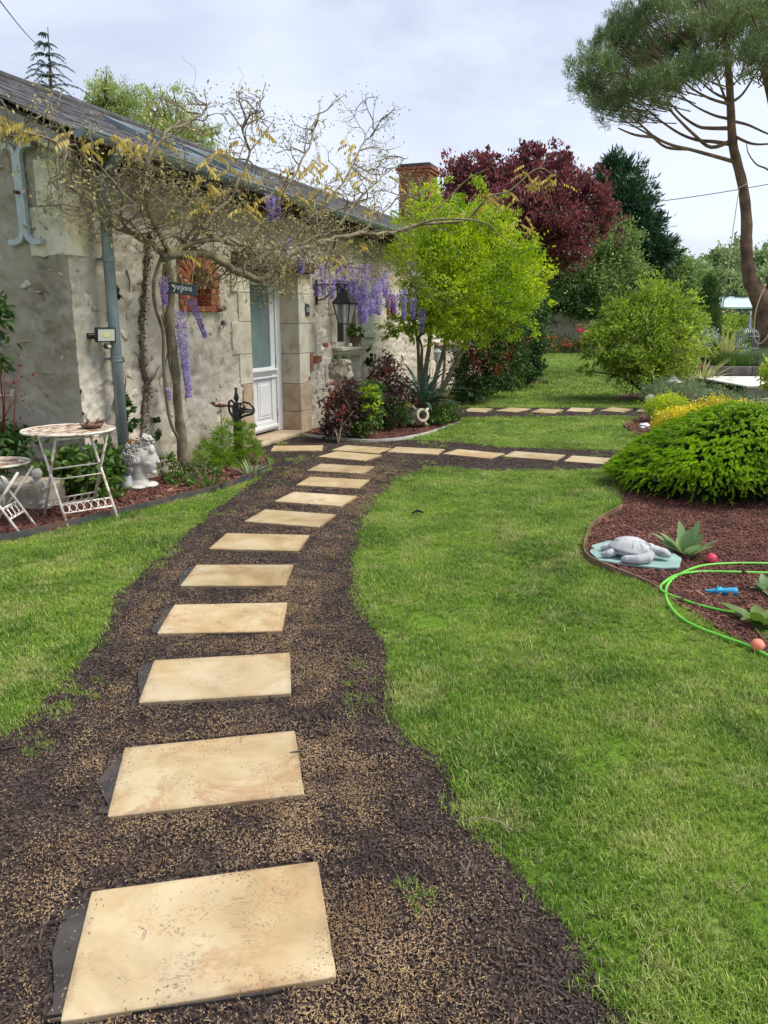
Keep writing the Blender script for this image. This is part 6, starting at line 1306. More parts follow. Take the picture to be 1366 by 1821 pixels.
g1 = plant('broadleaf_weed', 'small pale leaved plant behind the blue toy at the right edge', 'plant', G(1362, 1050)); blades(g1, G(1360, 1050), 7, .13, .04, 'tulip', .03, .8, seed=9, arch=1.3)
# shrubs under the bust
g1 = plant('red_leaf_rose', 'low shrub of plum and red young leaves in front of the pedestal', 'shrub', G(602, 790)); foliage(g1, [blob(600, 735, 9.9, 24, 36), blob(615, 700, 10, 22, 20), blob(590, 760, 9.8, 18, 20), blob(635, 740, 10.1, 22, 30)], 1900, .05, .032, 'plum_leaf', per=12, clump=.3); foliage(g1, [blob(608, 690, 10, 20, 16), blob(595, 725, 9.8, 22, 26)], 180, .045, .028, 'red_leaf', name='red_young_leaf', per=8); stems(g1, [A(x, y, 9.9) for x, y in ((600, 740), (612, 710), (590, 750), (630, 730), (604, 775))], .012, 'twig')
g1 = plant('light_green_shrub', 'light green leafy shrub between the plum shrub and the amphora', 'shrub', G(650, 770)); foliage(g1, [blob(652, 725, 10.3, 22, 38), blob(640, 755, 10.1, 26, 18), blob(660, 695, 10.4, 18, 18)], 1500, .048, .034, 'midgreen', per=12, clump=.3); foliage(g1, [blob(658, 715, 10.1, 20, 30)], 380, .045, .032, 'lime', name='pale_leaf', per=10); stems(g1, [A(x, y, 10.2) for x, y in ((650, 720), (660, 700), (640, 750))], .009)
g1 = plant('dark_photinia', 'dark reddish photinia rising against the wall under the shutter', 'shrub', G(690, 752)); foliage(g1, [blob(690, 680, 11.2, 30, 36), blob(680, 720, 11, 36, 34), blob(715, 715, 11.2, 26, 36), blob(685, 640, 11.3, 10, 24)], 2600, .075, .022, 'plum_leaf', per=12, clump=.3, up=.2); foliage(g1, [blob(685, 640, 11.3, 14, 20), blob(690, 670, 11.0, 24, 14)], 130, .07, .025, 'red_leaf', name='red_young_leaf', per=8); foliage(g1, [blob(700, 735, 10.9, 34, 22)], 900, .06, .018, 'darkgreen', name='green_leaf'); stems(g1, [A(x, y, 11.2) for x, y in ((690, 650), (680, 700), (710, 700), (700, 730))], .012, 'red_leaf')
g1 = plant('ivy', 'narrow dark ivy strand hanging below the open shutter', 'ivy', HW(6.7, -.08, 0)); foliage(g1, [(*W(657, y, -.1), .06, .05, .16) for y in (635, 660, 690)], 500, .04, .03, 'darkgreen')
YU = G(752, 757); g1 = plant('yucca', 'dark yucca with long arching sword leaves behind the amphora', 'yucca', YU); blades(g1, (YU.x, YU.y + .1, .25), 46, .95, .048, 'yucca', .08, .95, seed=11, arch=.8)
m = MB(); m.tube([(YU.x, YU.y + .1, 0), (YU.x, YU.y + .1, .35)], [.07, .06], 10); m.build('stem', M['bark_dark'], g1, True, world=True)
g1 = plant('low_greens', 'bright low green plants right of the amphora', 'plant', G(785, 755)); foliage(g1, [blob(775, 742, 11.4, 20, 12), blob(798, 735, 11.7, 14, 12)], 700, .055, .038, 'midgreen', per=9, clump=.4, up=.3)
g1 = plant('low_greens', 'grassy leaves at the foot of the light green shrub', 'plant', G(630, 782)); blades(g1, G(632, 780), 26, .2, .014, 'midgreen', .12, .8, single=False, name='blades', seed=21)
# golden bush
GB = G(775, 742); g1 = plant('golden_bush', 'large golden green bush with several leaning brown stems in front of the house', 'shrub', GB)
LB = [blob(770, 400, 12.3, 45, 50), blob(745, 470, 12.2, 45, 60), blob(820, 430, 12.5, 60, 55), blob(880, 450, 12.4, 60, 50), blob(930, 470, 12.3, 40, 40), blob(800, 510, 12.2, 75, 55), blob(870, 520, 12.2, 65, 50), blob(760, 360, 12.4, 26, 30), blob(830, 385, 12.6, 40, 30), blob(740, 540, 12.2, 40, 30), blob(840, 565, 12.1, 50, 35), blob(715, 580, 12.0, 32, 20), blob(890, 400, 12.6, 30, 30), blob(745, 430, 13, 50, 50), blob(850, 480, 13.1, 90, 70), blob(765, 560, 12.1, 45, 32), blob(810, 585, 12.1, 45, 26), blob(900, 560, 12.2, 48, 36), blob(940, 520, 12.3, 32, 32)]
cc = foliage(g1, LB, 50000, .052, .022, 'lime', per=30, clump=.12, shell=(.4, 1.16), out=.7, up=.35, rough=.7)
m = MB(); rt = GB + Vector((0, .15, 0))
for (x0, y0), (x1, y1), (x2, y2), r_ in (((762, 745), (757, 660), (765, 560), .05), ((768, 745), (775, 670), (800, 570), .045), ((755, 745), (745, 660), (735, 560), .035), ((775, 742), (805, 655), (860, 545), .045), ((770, 742), (785, 690), (790, 600), .03), ((765, 742), (750, 640), (745, 600), .03)):
    q = spline([A(x0, y0, 12.55), A((x0 + x1) / 2 - 4, (y0 + y1) / 2, 12.5), A(x1, y1, 12.45), A((x1 + x2) / 2 + 3, (y1 + y2) / 2, 12.4), A(x2, y2, 12.4)], 4); q[0].z = 0; m.tube(q, [r_ * (1 - .45 * i / len(q)) for i in range(len(q))], 8)
    limbs(m, q[-1], [Vector(cc[random.randrange(len(cc))]) for _ in range(5)], r_ * .5)
m.build('stem', M['bark_wist'], g1, True, world=True)
# dark hedge masses against the far part of the house
g1 = plant('dark_hedge_shrub', 'dark green shrub with reddish young leaves beside the far shutter', 'shrub', (2.0, 15.4)); foliage(g1, [blob(850, 650, 14.6, 44, 50), blob(880, 600, 15, 50, 60), blob(905, 640, 15.5, 40, 50), blob(835, 690, 14.3, 30, 24), blob(900, 560, 15.5, 40, 40)], 13000, .06, .036, 'darkgreen', per=24, clump=.18); foliage(g1, [blob(850, 650, 14.5, 45, 50), blob(880, 610, 15, 50, 55)], 1300, .06, .03, 'red_leaf', name='red_young_leaf', per=10); stems(g1, [A(x, y, 14.8) for x, y in ((840, 650), (870, 620), (850, 690), (890, 640))], .02)
g1 = plant('tall_hedge', 'tall dark evergreen hedge end behind the golden bush', 'hedge', (3.3, 18.6)); foliage(g1, [blob(930, 600, 18.2, 34, 80), blob(925, 560, 18.6, 42, 50), blob(940, 640, 18, 26, 45), blob(905, 640, 17.5, 30, 55), blob(950, 560, 18.6, 22, 45)], 15000, .07, .042, 'darkgreen', per=26, clump=.16); stems(g1, [A(x, y, 18.4) for x, y in ((930, 600), (910, 640), (945, 580))], .05)
for i, (x, y, lab) in enumerate(((862, 705, 'small leafy stem plant left of the hedge foot'), (912, 698, 'low green plants at the foot of the tall hedge'))):
    g1 = plant('border_plant', lab, 'plant', G(x, y)); foliage(g1, [blob(x, y - 12, G(x, y).y, 18, 14)], 700, .05, .03, 'midgreen', per=9)

# ------------------------------------------------------------------ right side of the garden
SC = Vector((3.03, 6.95, 0)); sp_ = thing('nest_spruce', 'wide cushion of a dwarf spruce covered in bright new shoots, behind the stone turtle', 'conifer', SC)
def shoot_mesh(k):
    r_ = np.random.default_rng(k + 900); f = []; L_ = .050
    for i in range(34):
        t = (i + .5) / 34; a = i * 2.4; b = np.array([t * L_, 0, -.10 * t * t * L_ * 3]); l_ = .0155 * (1 - .30 * t); d = np.array([.75, math.cos(a), math.sin(a) * .8]); d /= np.linalg.norm(d); w_ = np.cross(d, [1, 0, 0]); w_ /= np.linalg.norm(w_)
        f.append([b, b + d * l_ * .55 + w_ * .0034, b + d * l_, b + d * l_ * .55 - w_ * .0034])
    for i in range(6):
        a = i * 1.05; o_ = np.array([0, math.cos(a), math.sin(a)]) * .0028; o2 = np.array([0, math.cos(a + 1.05), math.sin(a + 1.05)]) * .0028; f.append([o_, o2, o2 * .6 + [L_, 0, -.014], o_ * .6 + [L_, 0, -.014]])
    me = bpy.data.meshes.new('shoot'); v = np.array(f).reshape(-1, 3); me.from_pydata([tuple(q) for q in v], [], [tuple(range(4 * i, 4 * i + 4)) for i in range(len(f))]); me.materials.append(M['spruce']); return me
SP_V = []; base = [np.array([[tuple(v.co) for v in me.vertices]]).reshape(-1, 4, 3) for me in [shoot_mesh(k) for k in range(5)]]
ns = 0; r_ = np.random.default_rng(5); inner = []
tiers = 11
while ns < 6800:
    u = r_.normal(size=3); u /= np.linalg.norm(u); u[2] = abs(u[2]) if r_.random() < .90 else -abs(u[2]) * .4
    u /= np.linalg.norm(u); az_ = math.atan2(u[1], u[0]); lump = noise.noise(Vector(u) * 2.3) * .10 + noise.noise(Vector(u) * 5.5) * .07
    th = math.acos(max(-1, min(1, u[2]))); st_ = (th * tiers / 1.57 + 1.2 * noise.noise(Vector((u[0] * 3, u[1] * 3, 0)))) % 1.0
    rad = 1 + lump + .075 * (st_ - .6)
    p = np.array([u[0] * .84 + .30 * max(u[2], 0) - .04, u[1] * .86, .27 + u[2] * .46]) * np.array([rad, rad, rad ** .8])
    p[2] *= 1 - .30 * max(0, min(1, (-p[0] + .10) / .95))
    if p[2] < .04 or (u[1] > .55 and r_.random() < .6): continue
    if p[2] < .12 and r_.random() < .5: continue
    d = np.array([u[0], u[1], u[2] * .25 + .05 - .15 * (st_ < .3)]) + r_.normal(size=3) * .22; d /= np.linalg.norm(d); z = np.array([0, 0, 1]) + u * .3; z -= d * z.dot(d); z /= np.linalg.norm(z); y = np.cross(z, d); Rm = np.stack([d, y, z], 1)
    s_ = r_.uniform(.9, 1.35); SP_V.append(base[r_.integers(0, 5)] @ Rm.T * s_ + p); ns += 1
npmesh('shoots', np.concatenate(SP_V), 4, M['spruce'], sp_)
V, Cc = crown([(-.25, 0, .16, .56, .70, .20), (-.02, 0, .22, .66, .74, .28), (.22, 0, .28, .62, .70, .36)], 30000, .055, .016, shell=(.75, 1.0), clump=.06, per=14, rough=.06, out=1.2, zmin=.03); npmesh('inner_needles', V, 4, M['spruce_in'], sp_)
m = MB(); limbs(m, (0, 0, .02), [Vector(Cc[random.randrange(len(Cc))]) for _ in range(40)], .018); m.build('branch', M['bark_dark'], sp_, True)
# yellow shrubs and low planting behind the spruce
def shrub(name, label, base, blobs, n, leaf, width, mat, n_st=5, group=None, **kw):
    g1 = plant(name, label, 'shrub', base, group); cc = foliage(g1, blobs, n, leaf, width, mat, **kw); stems(g1, [Vector(cc[random.randrange(len(cc))]) for _ in range(n_st)], .008, 'twig'); return g1
shrub('yellow_shrub', 'small yellow variegated shrub left of the spruce, beside the white stone', G(1190, 768), [blob(1190, 748, 10.6, 24, 20), blob(1215, 745, 10.8, 26, 22), blob(1175, 760, 10.5, 16, 12)], 3800, .030, .021, 'yellow', per=12, clump=.22)
shrub('yellow_shrub', 'bright yellow shrub rising behind the top of the spruce cushion', G(1290, 745), [blob(1280, 730, 11.2, 40, 22), blob(1320, 735, 11, 30, 18), blob(1245, 735, 11.1, 24, 16), blob(1350, 742, 11, 24, 14)], 5600, .030, .021, 'yellow', per=12, clump=.2)
shrub('green_cushion', 'light green cushion shrub behind the yellow variegated one', G(1195, 740), [blob(1190, 722, 11.9, 32, 20), blob(1165, 725, 11.8, 18, 16)], 3200, .035, .016, 'lime', per=16, clump=.2, up=.5)
shrub('grey_green_shrub', 'loose grey green shrub under the round leafy shrub', G(1200, 718), [blob(1185, 695, 13.5, 34, 18), blob(1235, 700, 13.2, 36, 20), blob(1270, 712, 12.6, 34, 16), blob(1155, 700, 13.5, 16, 14)], 5200, .05, .012, 'greygreen', per=16, clump=.25, up=.6)
shrub('pink_tipped_shrub', 'loose shrub with pale tips before the deck', G(1300, 728), [blob(1305, 715, 12.4, 40, 14), blob(1345, 722, 12.0, 26, 12)], 2600, .05, .014, 'greygreen', per=12, clump=.3, up=.6)
shrub('edge_shrub', 'yellow green leaves entering at the right edge above the deck', G(1385, 720), [blob(1388, 665, 12.5, 20, 26)], 900, .07, .045, 'lime', per=9, clump=.4)
m = MB(); c = G(1146, 762); m.ball((c.x, c.y, .03), (.09, .06, .05), 9, 7, bump=.5); tag(m.build('white_stone', M['whitepaint'], None), 'white stone on the mulch left of the yellow shrub', 'stone')
sl = G(1153, 748); stl = thing('garden_disc_light', 'grey disc on a stake beside the far end of the mulch path', 'lamp', sl); m = MB(); zt4 = A(1153, 712, sl.y).z; m.tube([(0, 0, 0), (0, 0, zt4)], .022, 8); m.build('stake', M['greywood'], stl); m = MB(); m.lathe([(.02, -.02), (.07, -.012), (.078, 0), (.07, .012), (.02, .02)], 20, Matrix.Rotation(R(75), 3, 'X') @ Matrix.Rotation(0, 3, 'Y'), c=(0, -.02, zt4 + .02)); m.build('disc', M['greywood'], stl, True)
# round leafy shrub
g1 = plant('round_leafy_shrub', 'big rounded shrub of bright whorled leaves on the far lawn left of the bird bath', 'shrub', G(1150, 708)); RB = [blob(1140, 590, 15.2, 70, 62), blob(1180, 560, 15.5, 50, 45), blob(1110, 560, 15.2, 40, 35), blob(1200, 620, 15, 45, 50), blob(1090, 610, 15.0, 46, 40), blob(1150, 650, 14.8, 55, 40), blob(1062, 600, 15, 20, 18), blob(1160, 530, 15.4, 36, 28), blob(1215, 575, 15.4, 32, 30), blob(1100, 640, 15, 26, 20)]
cc = foliage(g1, RB, 22000, .085, .030, 'rhodo', per=12, clump=.10, shell=(.55, 1.12), out=1.0, up=.3, rough=.65); m = MB(); rt = G(1152, 706); limbs(m, rt, [Vector(cc[random.randrange(len(cc))]) for _ in range(34)], .035)
for x, y in ((1045, 660), (1060, 655)): m.tube(spline([A(1140, 690, 15), A(1100, 668, 14.9), A(1060, 662, 14.8), A(x - 5, y, 14.8)]), .012, 6)
m.build('stem', M['bark_dark'], g1, True, world=True); V, _ = crown([blob(1045, 657, 14.8, 14, 6)], 120, .085, .03, zmin=.1); npmesh('low_spray', V, 4, M['rhodo'], g1, WM[g1.name].inverted())
# bird bath, pagoda, deck, planter, cage
bb = G(1223, 700); bb = A(1223, 682, 17.2); bbt = thing('bird_bath', 'dark shallow bird bath dish on a pale post with a small bird on its rim', 'bird bath', (bb.x, bb.y, 0)); zt5 = A(1223, 640, 17.2).z; m = MB(); m.lathe([(.03, zt5 - .06), (.20, zt5 - .02), (.235, zt5 + .03), (.225, zt5 + .03), (.05, zt5 - .02)], 24); m.build('dish', M['iron'], bbt, True); m = MB(); m.lathe([(.06, 0), (.035, .05), (.03, zt5 - .1), (.05, zt5 - .04)], 12); m.build('post', M['greywood'], bbt, True)
m = MB(); m.ball((.17, 0, zt5 + .09), (.07, .04, .04), 10, 8); m.ball((.22, 0, zt5 + .13), .028, 8, 6); m.tube([(.12, 0, zt5 + .09), (.02, 0, zt5 + .07)], [.02, .006], 6); m.tube([(.17, 0, zt5 + .06), (.17, 0, zt5 + .01)], .006, 5); m.build('bird', M['board'], bbt, True, remesh=.01)
pgp = A(1196, 690, 14.6); pg_ = thing('white_pagoda_lantern', 'white pagoda shaped garden lantern under the round leafy shrub', 'lantern', (pgp.x, pgp.y, 0)); zt6 = A(1196, 670, 14.6).z; m = MB(); m.lathe([(.18, zt6 - .10), (.17, zt6 - .085), (.06, zt6 - .03), (.075, zt6 - .02), (.035, zt6 + .005), (.012, zt6 + .02), (.010, zt6 + .05)], 4); m.lathe([(.07, zt6 - .32), (.07, zt6 - .10)], 8); m.build('roof', M['whitepaint'], pg_)
m = MB(); m.lathe([(.12, 0), (.12, .04), (.05, .06), (.05, zt6 - .32), (.1, zt6 - .30)], 8); m.build('pedestal', M['stone'], pg_)
dk = thing('timber_deck', 'pale low timber deck at the right edge before the sleeper planter', 'deck', (7.3, 15.6, 0)); kb = bpy.data.meshes
m0 = MB(); m0.box((0, 0, 0), (6.0, .135, .03)); dme = m0.mesh('deck_board', M['deck'])
for k in range(20): link('deck_board', dme, None, dk, (3.0, .10 + k * .142, .23))
m = MB(); m.span((0, 0, 0), (6.0, .04, .213)); m.build('fascia', M['sleeper'], dk, bevel=.004)
pv = thing('stone_paving', 'tan paving stones before the deck at the right edge', 'paving', (6.6, 13.6, 0))
for i in range(6):
    for j in range(3): m = MB(); m.span((i * .6 + .25 * (j % 2), j * .6, 0), (i * .6 + .25 * (j % 2) + .585, j * .6 + .585, .03)); m.build('paving_stone', M['paving'], pv, bevel=.006)
pl = thing('sleeper_planter', 'raised planter of old timber sleepers with grassy lavender at the right edge', 'planter', (7.75, 18.75, 0)); 
for k in range(2):
    for j, (a, b) in enumerate(((0, 1.05), (1.06, 3.2), (3.21, 6))): m = MB(); m.span((a, -.1 + .01 * ((k + j) % 2), k * .225 + .02), (b, .05, k * .225 + .235)); m.build('sleeper', M['sleeper'], pl, bevel=.012)
m = MB(); m.span((0, .05, 0), (6, 2.6, .40)); m.build('soil', M['bark_mulch'], pl)
for i, (x, y, wd_, hh) in enumerate(((1285, 655, .55, .42), (1318, 658, .5, .36), (1346, 654, .6, .5), (1372, 654, .6, .52))):
    g1 = thing('lavender_tuft', ['grassy lavender tuft at the left end of the sleeper planter', 'second grassy lavender tuft from the left end of the sleeper planter', 'third and tallest grey green lavender tuft on the sleeper planter', 'lavender tuft in the sleeper planter cut by the right edge'][i], 'plant', (A(x, y, 19.2).x, 19.2, .41), 0, 'lavender in the sleeper planter')
    n = 900; P = rng.normal(size=(n, 3)) * np.array([wd_ * .22, .2, .01]); npmesh('blades', leafquads(P, np.concatenate([rng.normal(size=(n, 2)) * .35, np.ones((n, 1))], 1), hh * rng.uniform(.5, 1.1, n), .012), 4, M['midgreen' if i < 2 else 'greygreen'], g1)
ph = thing('striped_phormium', 'pale striped sword leaved plant behind the sleeper planter', 'plant', (A(1290, 640, 21.5).x, 21.5, 0)); blades(ph, WM[ph.name].translation + Vector((0, 0, .35)), 60, 1.25, .05, 'variegated', .25, .7, single=False, name='blades', seed=31)
ph = thing('striped_phormium', 'pale striped sword leaved plant right of the bird bath', 'plant', (A(1250, 670, 18).x, 18, 0)); blades(ph, WM[ph.name].translation, 50, .95, .04, 'variegated', .2, .8, single=False, name='blades', seed=32)
cg = A(1324, 655, 20.2); cgt = thing('bird_cage', 'tall blue grey wire bird cage with domed top on the planter', 'bird cage', (cg.x, cg.y, 0)); zb6 = A(1324, 640, 20.2).z; z1_ = A(1324, 598, 20.2).z; zt7 = A(1324, 574, 20.2).z; m = MB(); rr_ = .27
for k in range(28):
    a = 2 * math.pi * k / 28; c_, s_ = math.cos(a), math.sin(a); m.tube([(rr_ * c_, rr_ * s_, zb6), (rr_ * c_, rr_ * s_, z1_)] + [(rr_ * c_ * math.cos(t), rr_ * s_ * math.cos(t), z1_ + (zt7 - z1_) * .6 * math.sin(t)) for t in (.5, .9, 1.3, 1.5)], .006, 4)
for z in (zb6, (zb6 + z1_) / 2, z1_): m.tube([(rr_ * math.cos(a), rr_ * math.sin(a), z) for a in [k * math.pi / 12 for k in range(24)]], .012, 5, closed=True)
m.build('wires', M['zinc'], cgt); m = MB(); m.lathe([(.08, z1_ + (zt7 - z1_) * .55), (.05, zt7 - .1), (.03, zt7), (.01, zt7 + .3)], 10); m.build('finial', M['zinc'], cgt, True); m = MB(); m.lathe([(.30, zb6 - .06), (.30, zb6)], 20); m.lathe([(.2, 0), (.08, .05), (.06, .5), (.1, zb6 - .06)], 12); m.build('stand', M['zinc'], cgt)
# columnar conifer
cj = A(1262, 655, 22.5); g1 = plant('columnar_juniper', 'slim dark green columnar conifer left of the pine trunk', 'conifer', (cj.x, cj.y)); foliage(g1, [blob(1262, 640, 22.5, 10, 30), blob(1262, 600, 22.5, 14, 40), blob(1261, 560, 22.5, 14, 36), blob(1263, 525, 22.5, 12, 30), blob(1264, 508, 22.5, 7, 16)], 9000, .13, .020, 'juniper', per=20, clump=.3, up=1.6, out=.3, shell=(.3, 1.02), rough=.2); m = MB(); m.tube([(cj.x, cj.y, 0), A(1262, 520, 22.5)], [.06, .02], 8); m.build('trunk', M['bark_dark'], g1, world=True)
shrub('silver_shrub', 'silvery white leaved shrub between round shrub and columnar conifer', (A(1245, 640, 19.5).x, 19.5), [blob(1245, 600, 19.5, 26, 14), blob(1225, 590, 19.6, 18, 14)], 2200, .05, .02, 'silver', per=14, clump=.3); 
shrub('golden_filler_shrub', 'yellow green shrubs behind the bird cage', (A(1330, 640, 27).x, 27), [blob(1290, 600, 27, 26, 28), blob(1330, 590, 28, 40, 26), blob(1300, 580, 28, 30, 22), blob(1370, 600, 27, 30, 40)], 6000, .10, .05, 'rhodo', per=16, clump=.2)
shrub('dark_filler_shrub', 'dark shrub behind the conifer foot', (A(1235, 640, 24).x, 24), [blob(1232, 570, 24, 22, 40), blob(1240, 620, 24, 20, 20)], 3000, .09, .045, 'midgreen', per=16, clump=.2)
# ------------------------------------------------------------------ stone pine
PD = 23.0; pine = thing('stone_pine', 'tall umbrella pine with leaning reddish trunk and spreading crown at the right', 'pine tree', (A(1372, 600, PD).x, PD, 0))
m = MB(); tp_ = [A(1376, 640, PD), A(1372, 600, PD), A(1368, 565, PD), A(1356, 535, PD), A(1343, 515, PD), A(1333, 495, PD), A(1329, 465, PD), A(1327, 430, PD), A(1328, 400, PD), A(1325, 360, PD), A(1320, 325, PD), A(1311, 290, PD), A(1304, 260, PD), A(1301, 225, PD), A(1299, 180, PD), A(1296, 130, PD), A(1290, 80, PD), A(1280, 30, PD)]; tp_[0].z = -.05
tr_ = spline(tp_, 3); rd = np.interp(np.arange(len(tr_)) / 3, range(18), [.58, .52, .46, .31, .22, .185, .17, .16, .15, .14, .13, .125, .12, .11, .10, .09, .07, .045]); m.tube(tr_, [float(r_) * (1 + .04 * math.sin(i * 1.9)) for i, r_ in enumerate(rd)], 16); m.build('trunk', M['bark_pine'], pine, True, world=True)
m = MB(); q = spline([A(1368, 560, PD), A(1378, 520, PD), A(1392, 440, PD), A(1400, 320, PD), A(1385, 220, PD), A(1368, 150, PD), A(1350, 90, PD)], 4); m.tube(q, [.34 - .26 * i / len(q) for i in range(len(q))], 14); m.build('trunk', M['bark_pine'], pine, True, world=True)
PBL = [(1062, 135, 42, 40, -2.5), (1045, 160, 26, 24, -1), (1095, 85, 46, 38, -2), (1150, 40, 60, 40, -2), (1215, 5, 66, 44, -1), (1120, 140, 55, 38, -.5), (1180, 105, 58, 38, 1.5), (1240, 75, 60, 40, 1), (1300, 50, 66, 40, -2), (1370, 30, 74, 44, 0), (1095, 185, 36, 20, .5), (1140, 190, 34, 16, 0), (1366, 105, 50, 30, 2), (1190, 150, 36, 22, 2), (1290, -20, 80, 50, 1), (1200, -50, 70, 45, 1), (1400, 90, 70, 40, -1), (1450, 40, 80, 60, 1), (1120, 60, 40, 30, 2.5), (1260, 120, 40, 22, 3), (1430, 150, 50, 34, 1), (1500, 100, 60, 50, 0), (1330, 110, 40, 24, -3), (1090, 205, 30, 12, -1.5), (1130, 215, 34, 9, 1), (1180, 165, 40, 18, 0), (1235, 135, 44, 24, -2), (1075, 185, 36, 24, 1.5), (1145, 165, 50, 30, -2.5)]
PB_ = [blob(x, y, PD + dd, rx, ry) for x, y, rx, ry, dd in PBL]
def needles(blobs, ntuft, nper, ln, wd_, r_):
    B = np.array(blobs); w_ = B[:, 3] * B[:, 5]; b = r_.choice(len(B), ntuft, p=w_ / w_.sum()); u = unit(r_.normal(size=(ntuft, 3))); u[:, 2] = np.where(r_.random(ntuft) < .7, np.abs(u[:, 2]), u[:, 2]); rad = r_.uniform(.35, 1.12, ntuft); C_ = B[b, :3] + u * B[b, 3:6] * rad[:, None]
    C_ += np.array([[noise.noise(Vector(c) * 1.3) for _ in range(1)] for c in C_]) * u * .35
    ax = unit(u * .6 + np.array([0, 0, .9]) + r_.normal(size=(ntuft, 3)) * .3); P = np.repeat(C_, nper, 0); A_ = np.repeat(ax, nper, 0); D = unit(A_ * .8 + r_.normal(size=P.shape) * .55); P = P + A_ * r_.uniform(-.10, .12, (len(P), 1))
    return leafquads(P, D, ln * r_.uniform(.7, 1.2, len(P)), wd_, fold=.1, r=r_), C_
V, Cc = needles(PB_, 6400, 20, .19, .014, rng); npmesh('needles', V, 4, M['pine'], pine, WM[pine.name].inverted())
PR = [[(1307, 288), (1268, 277), (1228, 266), (1195, 258), (1165, 244), (1140, 222), (1110, 195)], [(1302, 257), (1270, 252), (1240, 249), (1210, 238), (1175, 215), (1145, 190)], [(1301, 250), (1265, 262), (1235, 240), (1200, 205), (1180, 180)], [(1300, 228), (1262, 228), (1240, 224), (1212, 205), (1185, 175)], [(1300, 212), (1270, 205), (1235, 188), (1205, 165)],
      [(1299, 186), (1265, 176), (1235, 160), (1200, 132)], [(1299, 178), (1270, 165), (1240, 140)], [(1300, 215), (1330, 222), (1366, 238), (1400, 246)], [(1300, 182), (1320, 168), (1345, 130), (1366, 100)], [(1302, 240), (1335, 255), (1366, 256), (1400, 250)], [(1223, 265), (1185, 262), (1155, 240), (1110, 215)], [(1396, 330), (1366, 302), (1345, 292), (1330, 270), (1328, 250)], [(1400, 200), (1375, 170), (1350, 140)], [(1299, 200), (1280, 150), (1260, 100)], [(1165, 244), (1130, 240), (1100, 228)]]
m = MB()
for i, pts in enumerate(PR):
    n = len(pts); dd = [-2.2, 1.2, -1, .5, 2.4, -1.5, 1, 0, 1, -1, -2.8, 0, 1, 2, -2.5][i]; q = spline([A(x, y, PD + dd * j / (n - 1)) for j, (x, y) in enumerate(pts)], 4); r0 = .058 if n > 4 else .044
    if i == 11: r0 = .03
    m.tube(q, [r0 * (1 - .72 * k / len(q)) for k in range(len(q))], 8)
    for k in range(6, len(q), 2):
        fw = (q[min(k + 2, len(q) - 1)] - q[k - 2]).normalized(); c = min(random.sample(range(len(Cc)), 220), key=lambda j: (Vector(Cc[j]) - q[k] - fw * .9).length + .3 * abs(Cc[j][1] - q[k].y)); t = Vector(Cc[c])
        if (t - q[k]).length > 2.2: continue; mid = q[k].lerp(t, .5) + Vector((random.gauss(0, .12), random.gauss(0, .12), -.08)); m.tube([q[k], mid, t], [.022, .014, .007], 5)
for k in range(520):
    c = Vector(Cc[random.randrange(len(Cc))]); d = (Vector((A(1296, 200, PD).x, PD, 7.0)) - c); m.tube([c, c + d * .12 + Vector((0, 0, -.12)), c + d * .25 + Vector((random.gauss(0, .2), 0, -.16))], [.006, .013, .018], 4)
m.build('branch', M['bark_pine'], pine, True, world=True)
m = MB(); m.tube([A(1315, 332, PD - .25), A(1305, 400, PD - .5), A(1296, 470, PD - .6), A(1285, 552, PD - .6)], .012, 5); m.tube([A(1330, 326, PD - .2), A(1315, 334, PD - .3)], .014, 5); m.ball(A(1284, 556, PD - .6), (.05, .05, .06), 8, 6); m.tube([A(1284, 556, PD - .6), A(1274, 549, PD - .6)], .012, 5); m.tube([A(1284, 556, PD - .6), A(1296, 551, PD - .6)], .012, 5)
tag(m.build('swing_rope', M['rope'], None, True), 'thin pale rope hanging down left of the pine trunk', 'rope')
m = MB(); m.tube(spline([A(1362, 505, PD - .9), A(1346, 545, PD - .95), A(1341, 580, PD - .9), A(1342, 604, PD - .9), A(1352, 611, PD - .95), A(1366, 596, PD - 1), A(1385, 560, PD - .8)]), .018, 6); tag(m.build('rope_loop', M['rope'], None, True), 'pale rope looped round the thick foot of the pine trunk', 'rope')
# ------------------------------------------------------------------ far wall, hedges and trees
bw = thing('garden_wall', 'low brown rendered garden wall at the far end of the lawn, topped by ivy', 'wall', (A(900, 625, 39).x, 39, 0)); m = MB(); m.span((-3, 0, 0), (9.2, .35, 1.95)); m.build('wall_face', M['backwall'], bw, bevel=.03)
V, _ = crown([blob(x, 544 + 5 * math.sin(x * .05), 39.1, 30, 11) for x in range(900, 1215, 28)], 7500, .15, .11, per=24, clump=.3, out=.5); npmesh('ivy_mat', V, 4, M['darkgreen'], bw, WM[bw.name].inverted())
for i, (x, y, c, lab) in enumerate(((980, 600, 'orange_rose', 'low orange rose at the left end of the far wall'), (1034, 587, 'rose', 'pink rose bush before the far wall'), (1010, 612, 'orange_rose', 'small rose bush between the orange and pink ones by the far wall'))):
    g1 = plant('rose_bush', lab, 'rose bush', (A(x, y, 38).x, 38), 'roses along the far wall'); foliage(g1, [blob(x, 608, 38, 9, 13), blob(x, 617, 38, 14, 7)], 420, .10, .06, 'midgreen', per=9, clump=.4); P = np.array([tuple(A(x + random.gauss(0, 6), y + random.gauss(0, 4) + 22 * (k > 30), 37.6)) for k in range(40)]); npmesh('flowers', leafquads(P, rng.normal(size=(40, 3)), .12, .10), 4, M[c], g1, WM[g1.name].inverted())
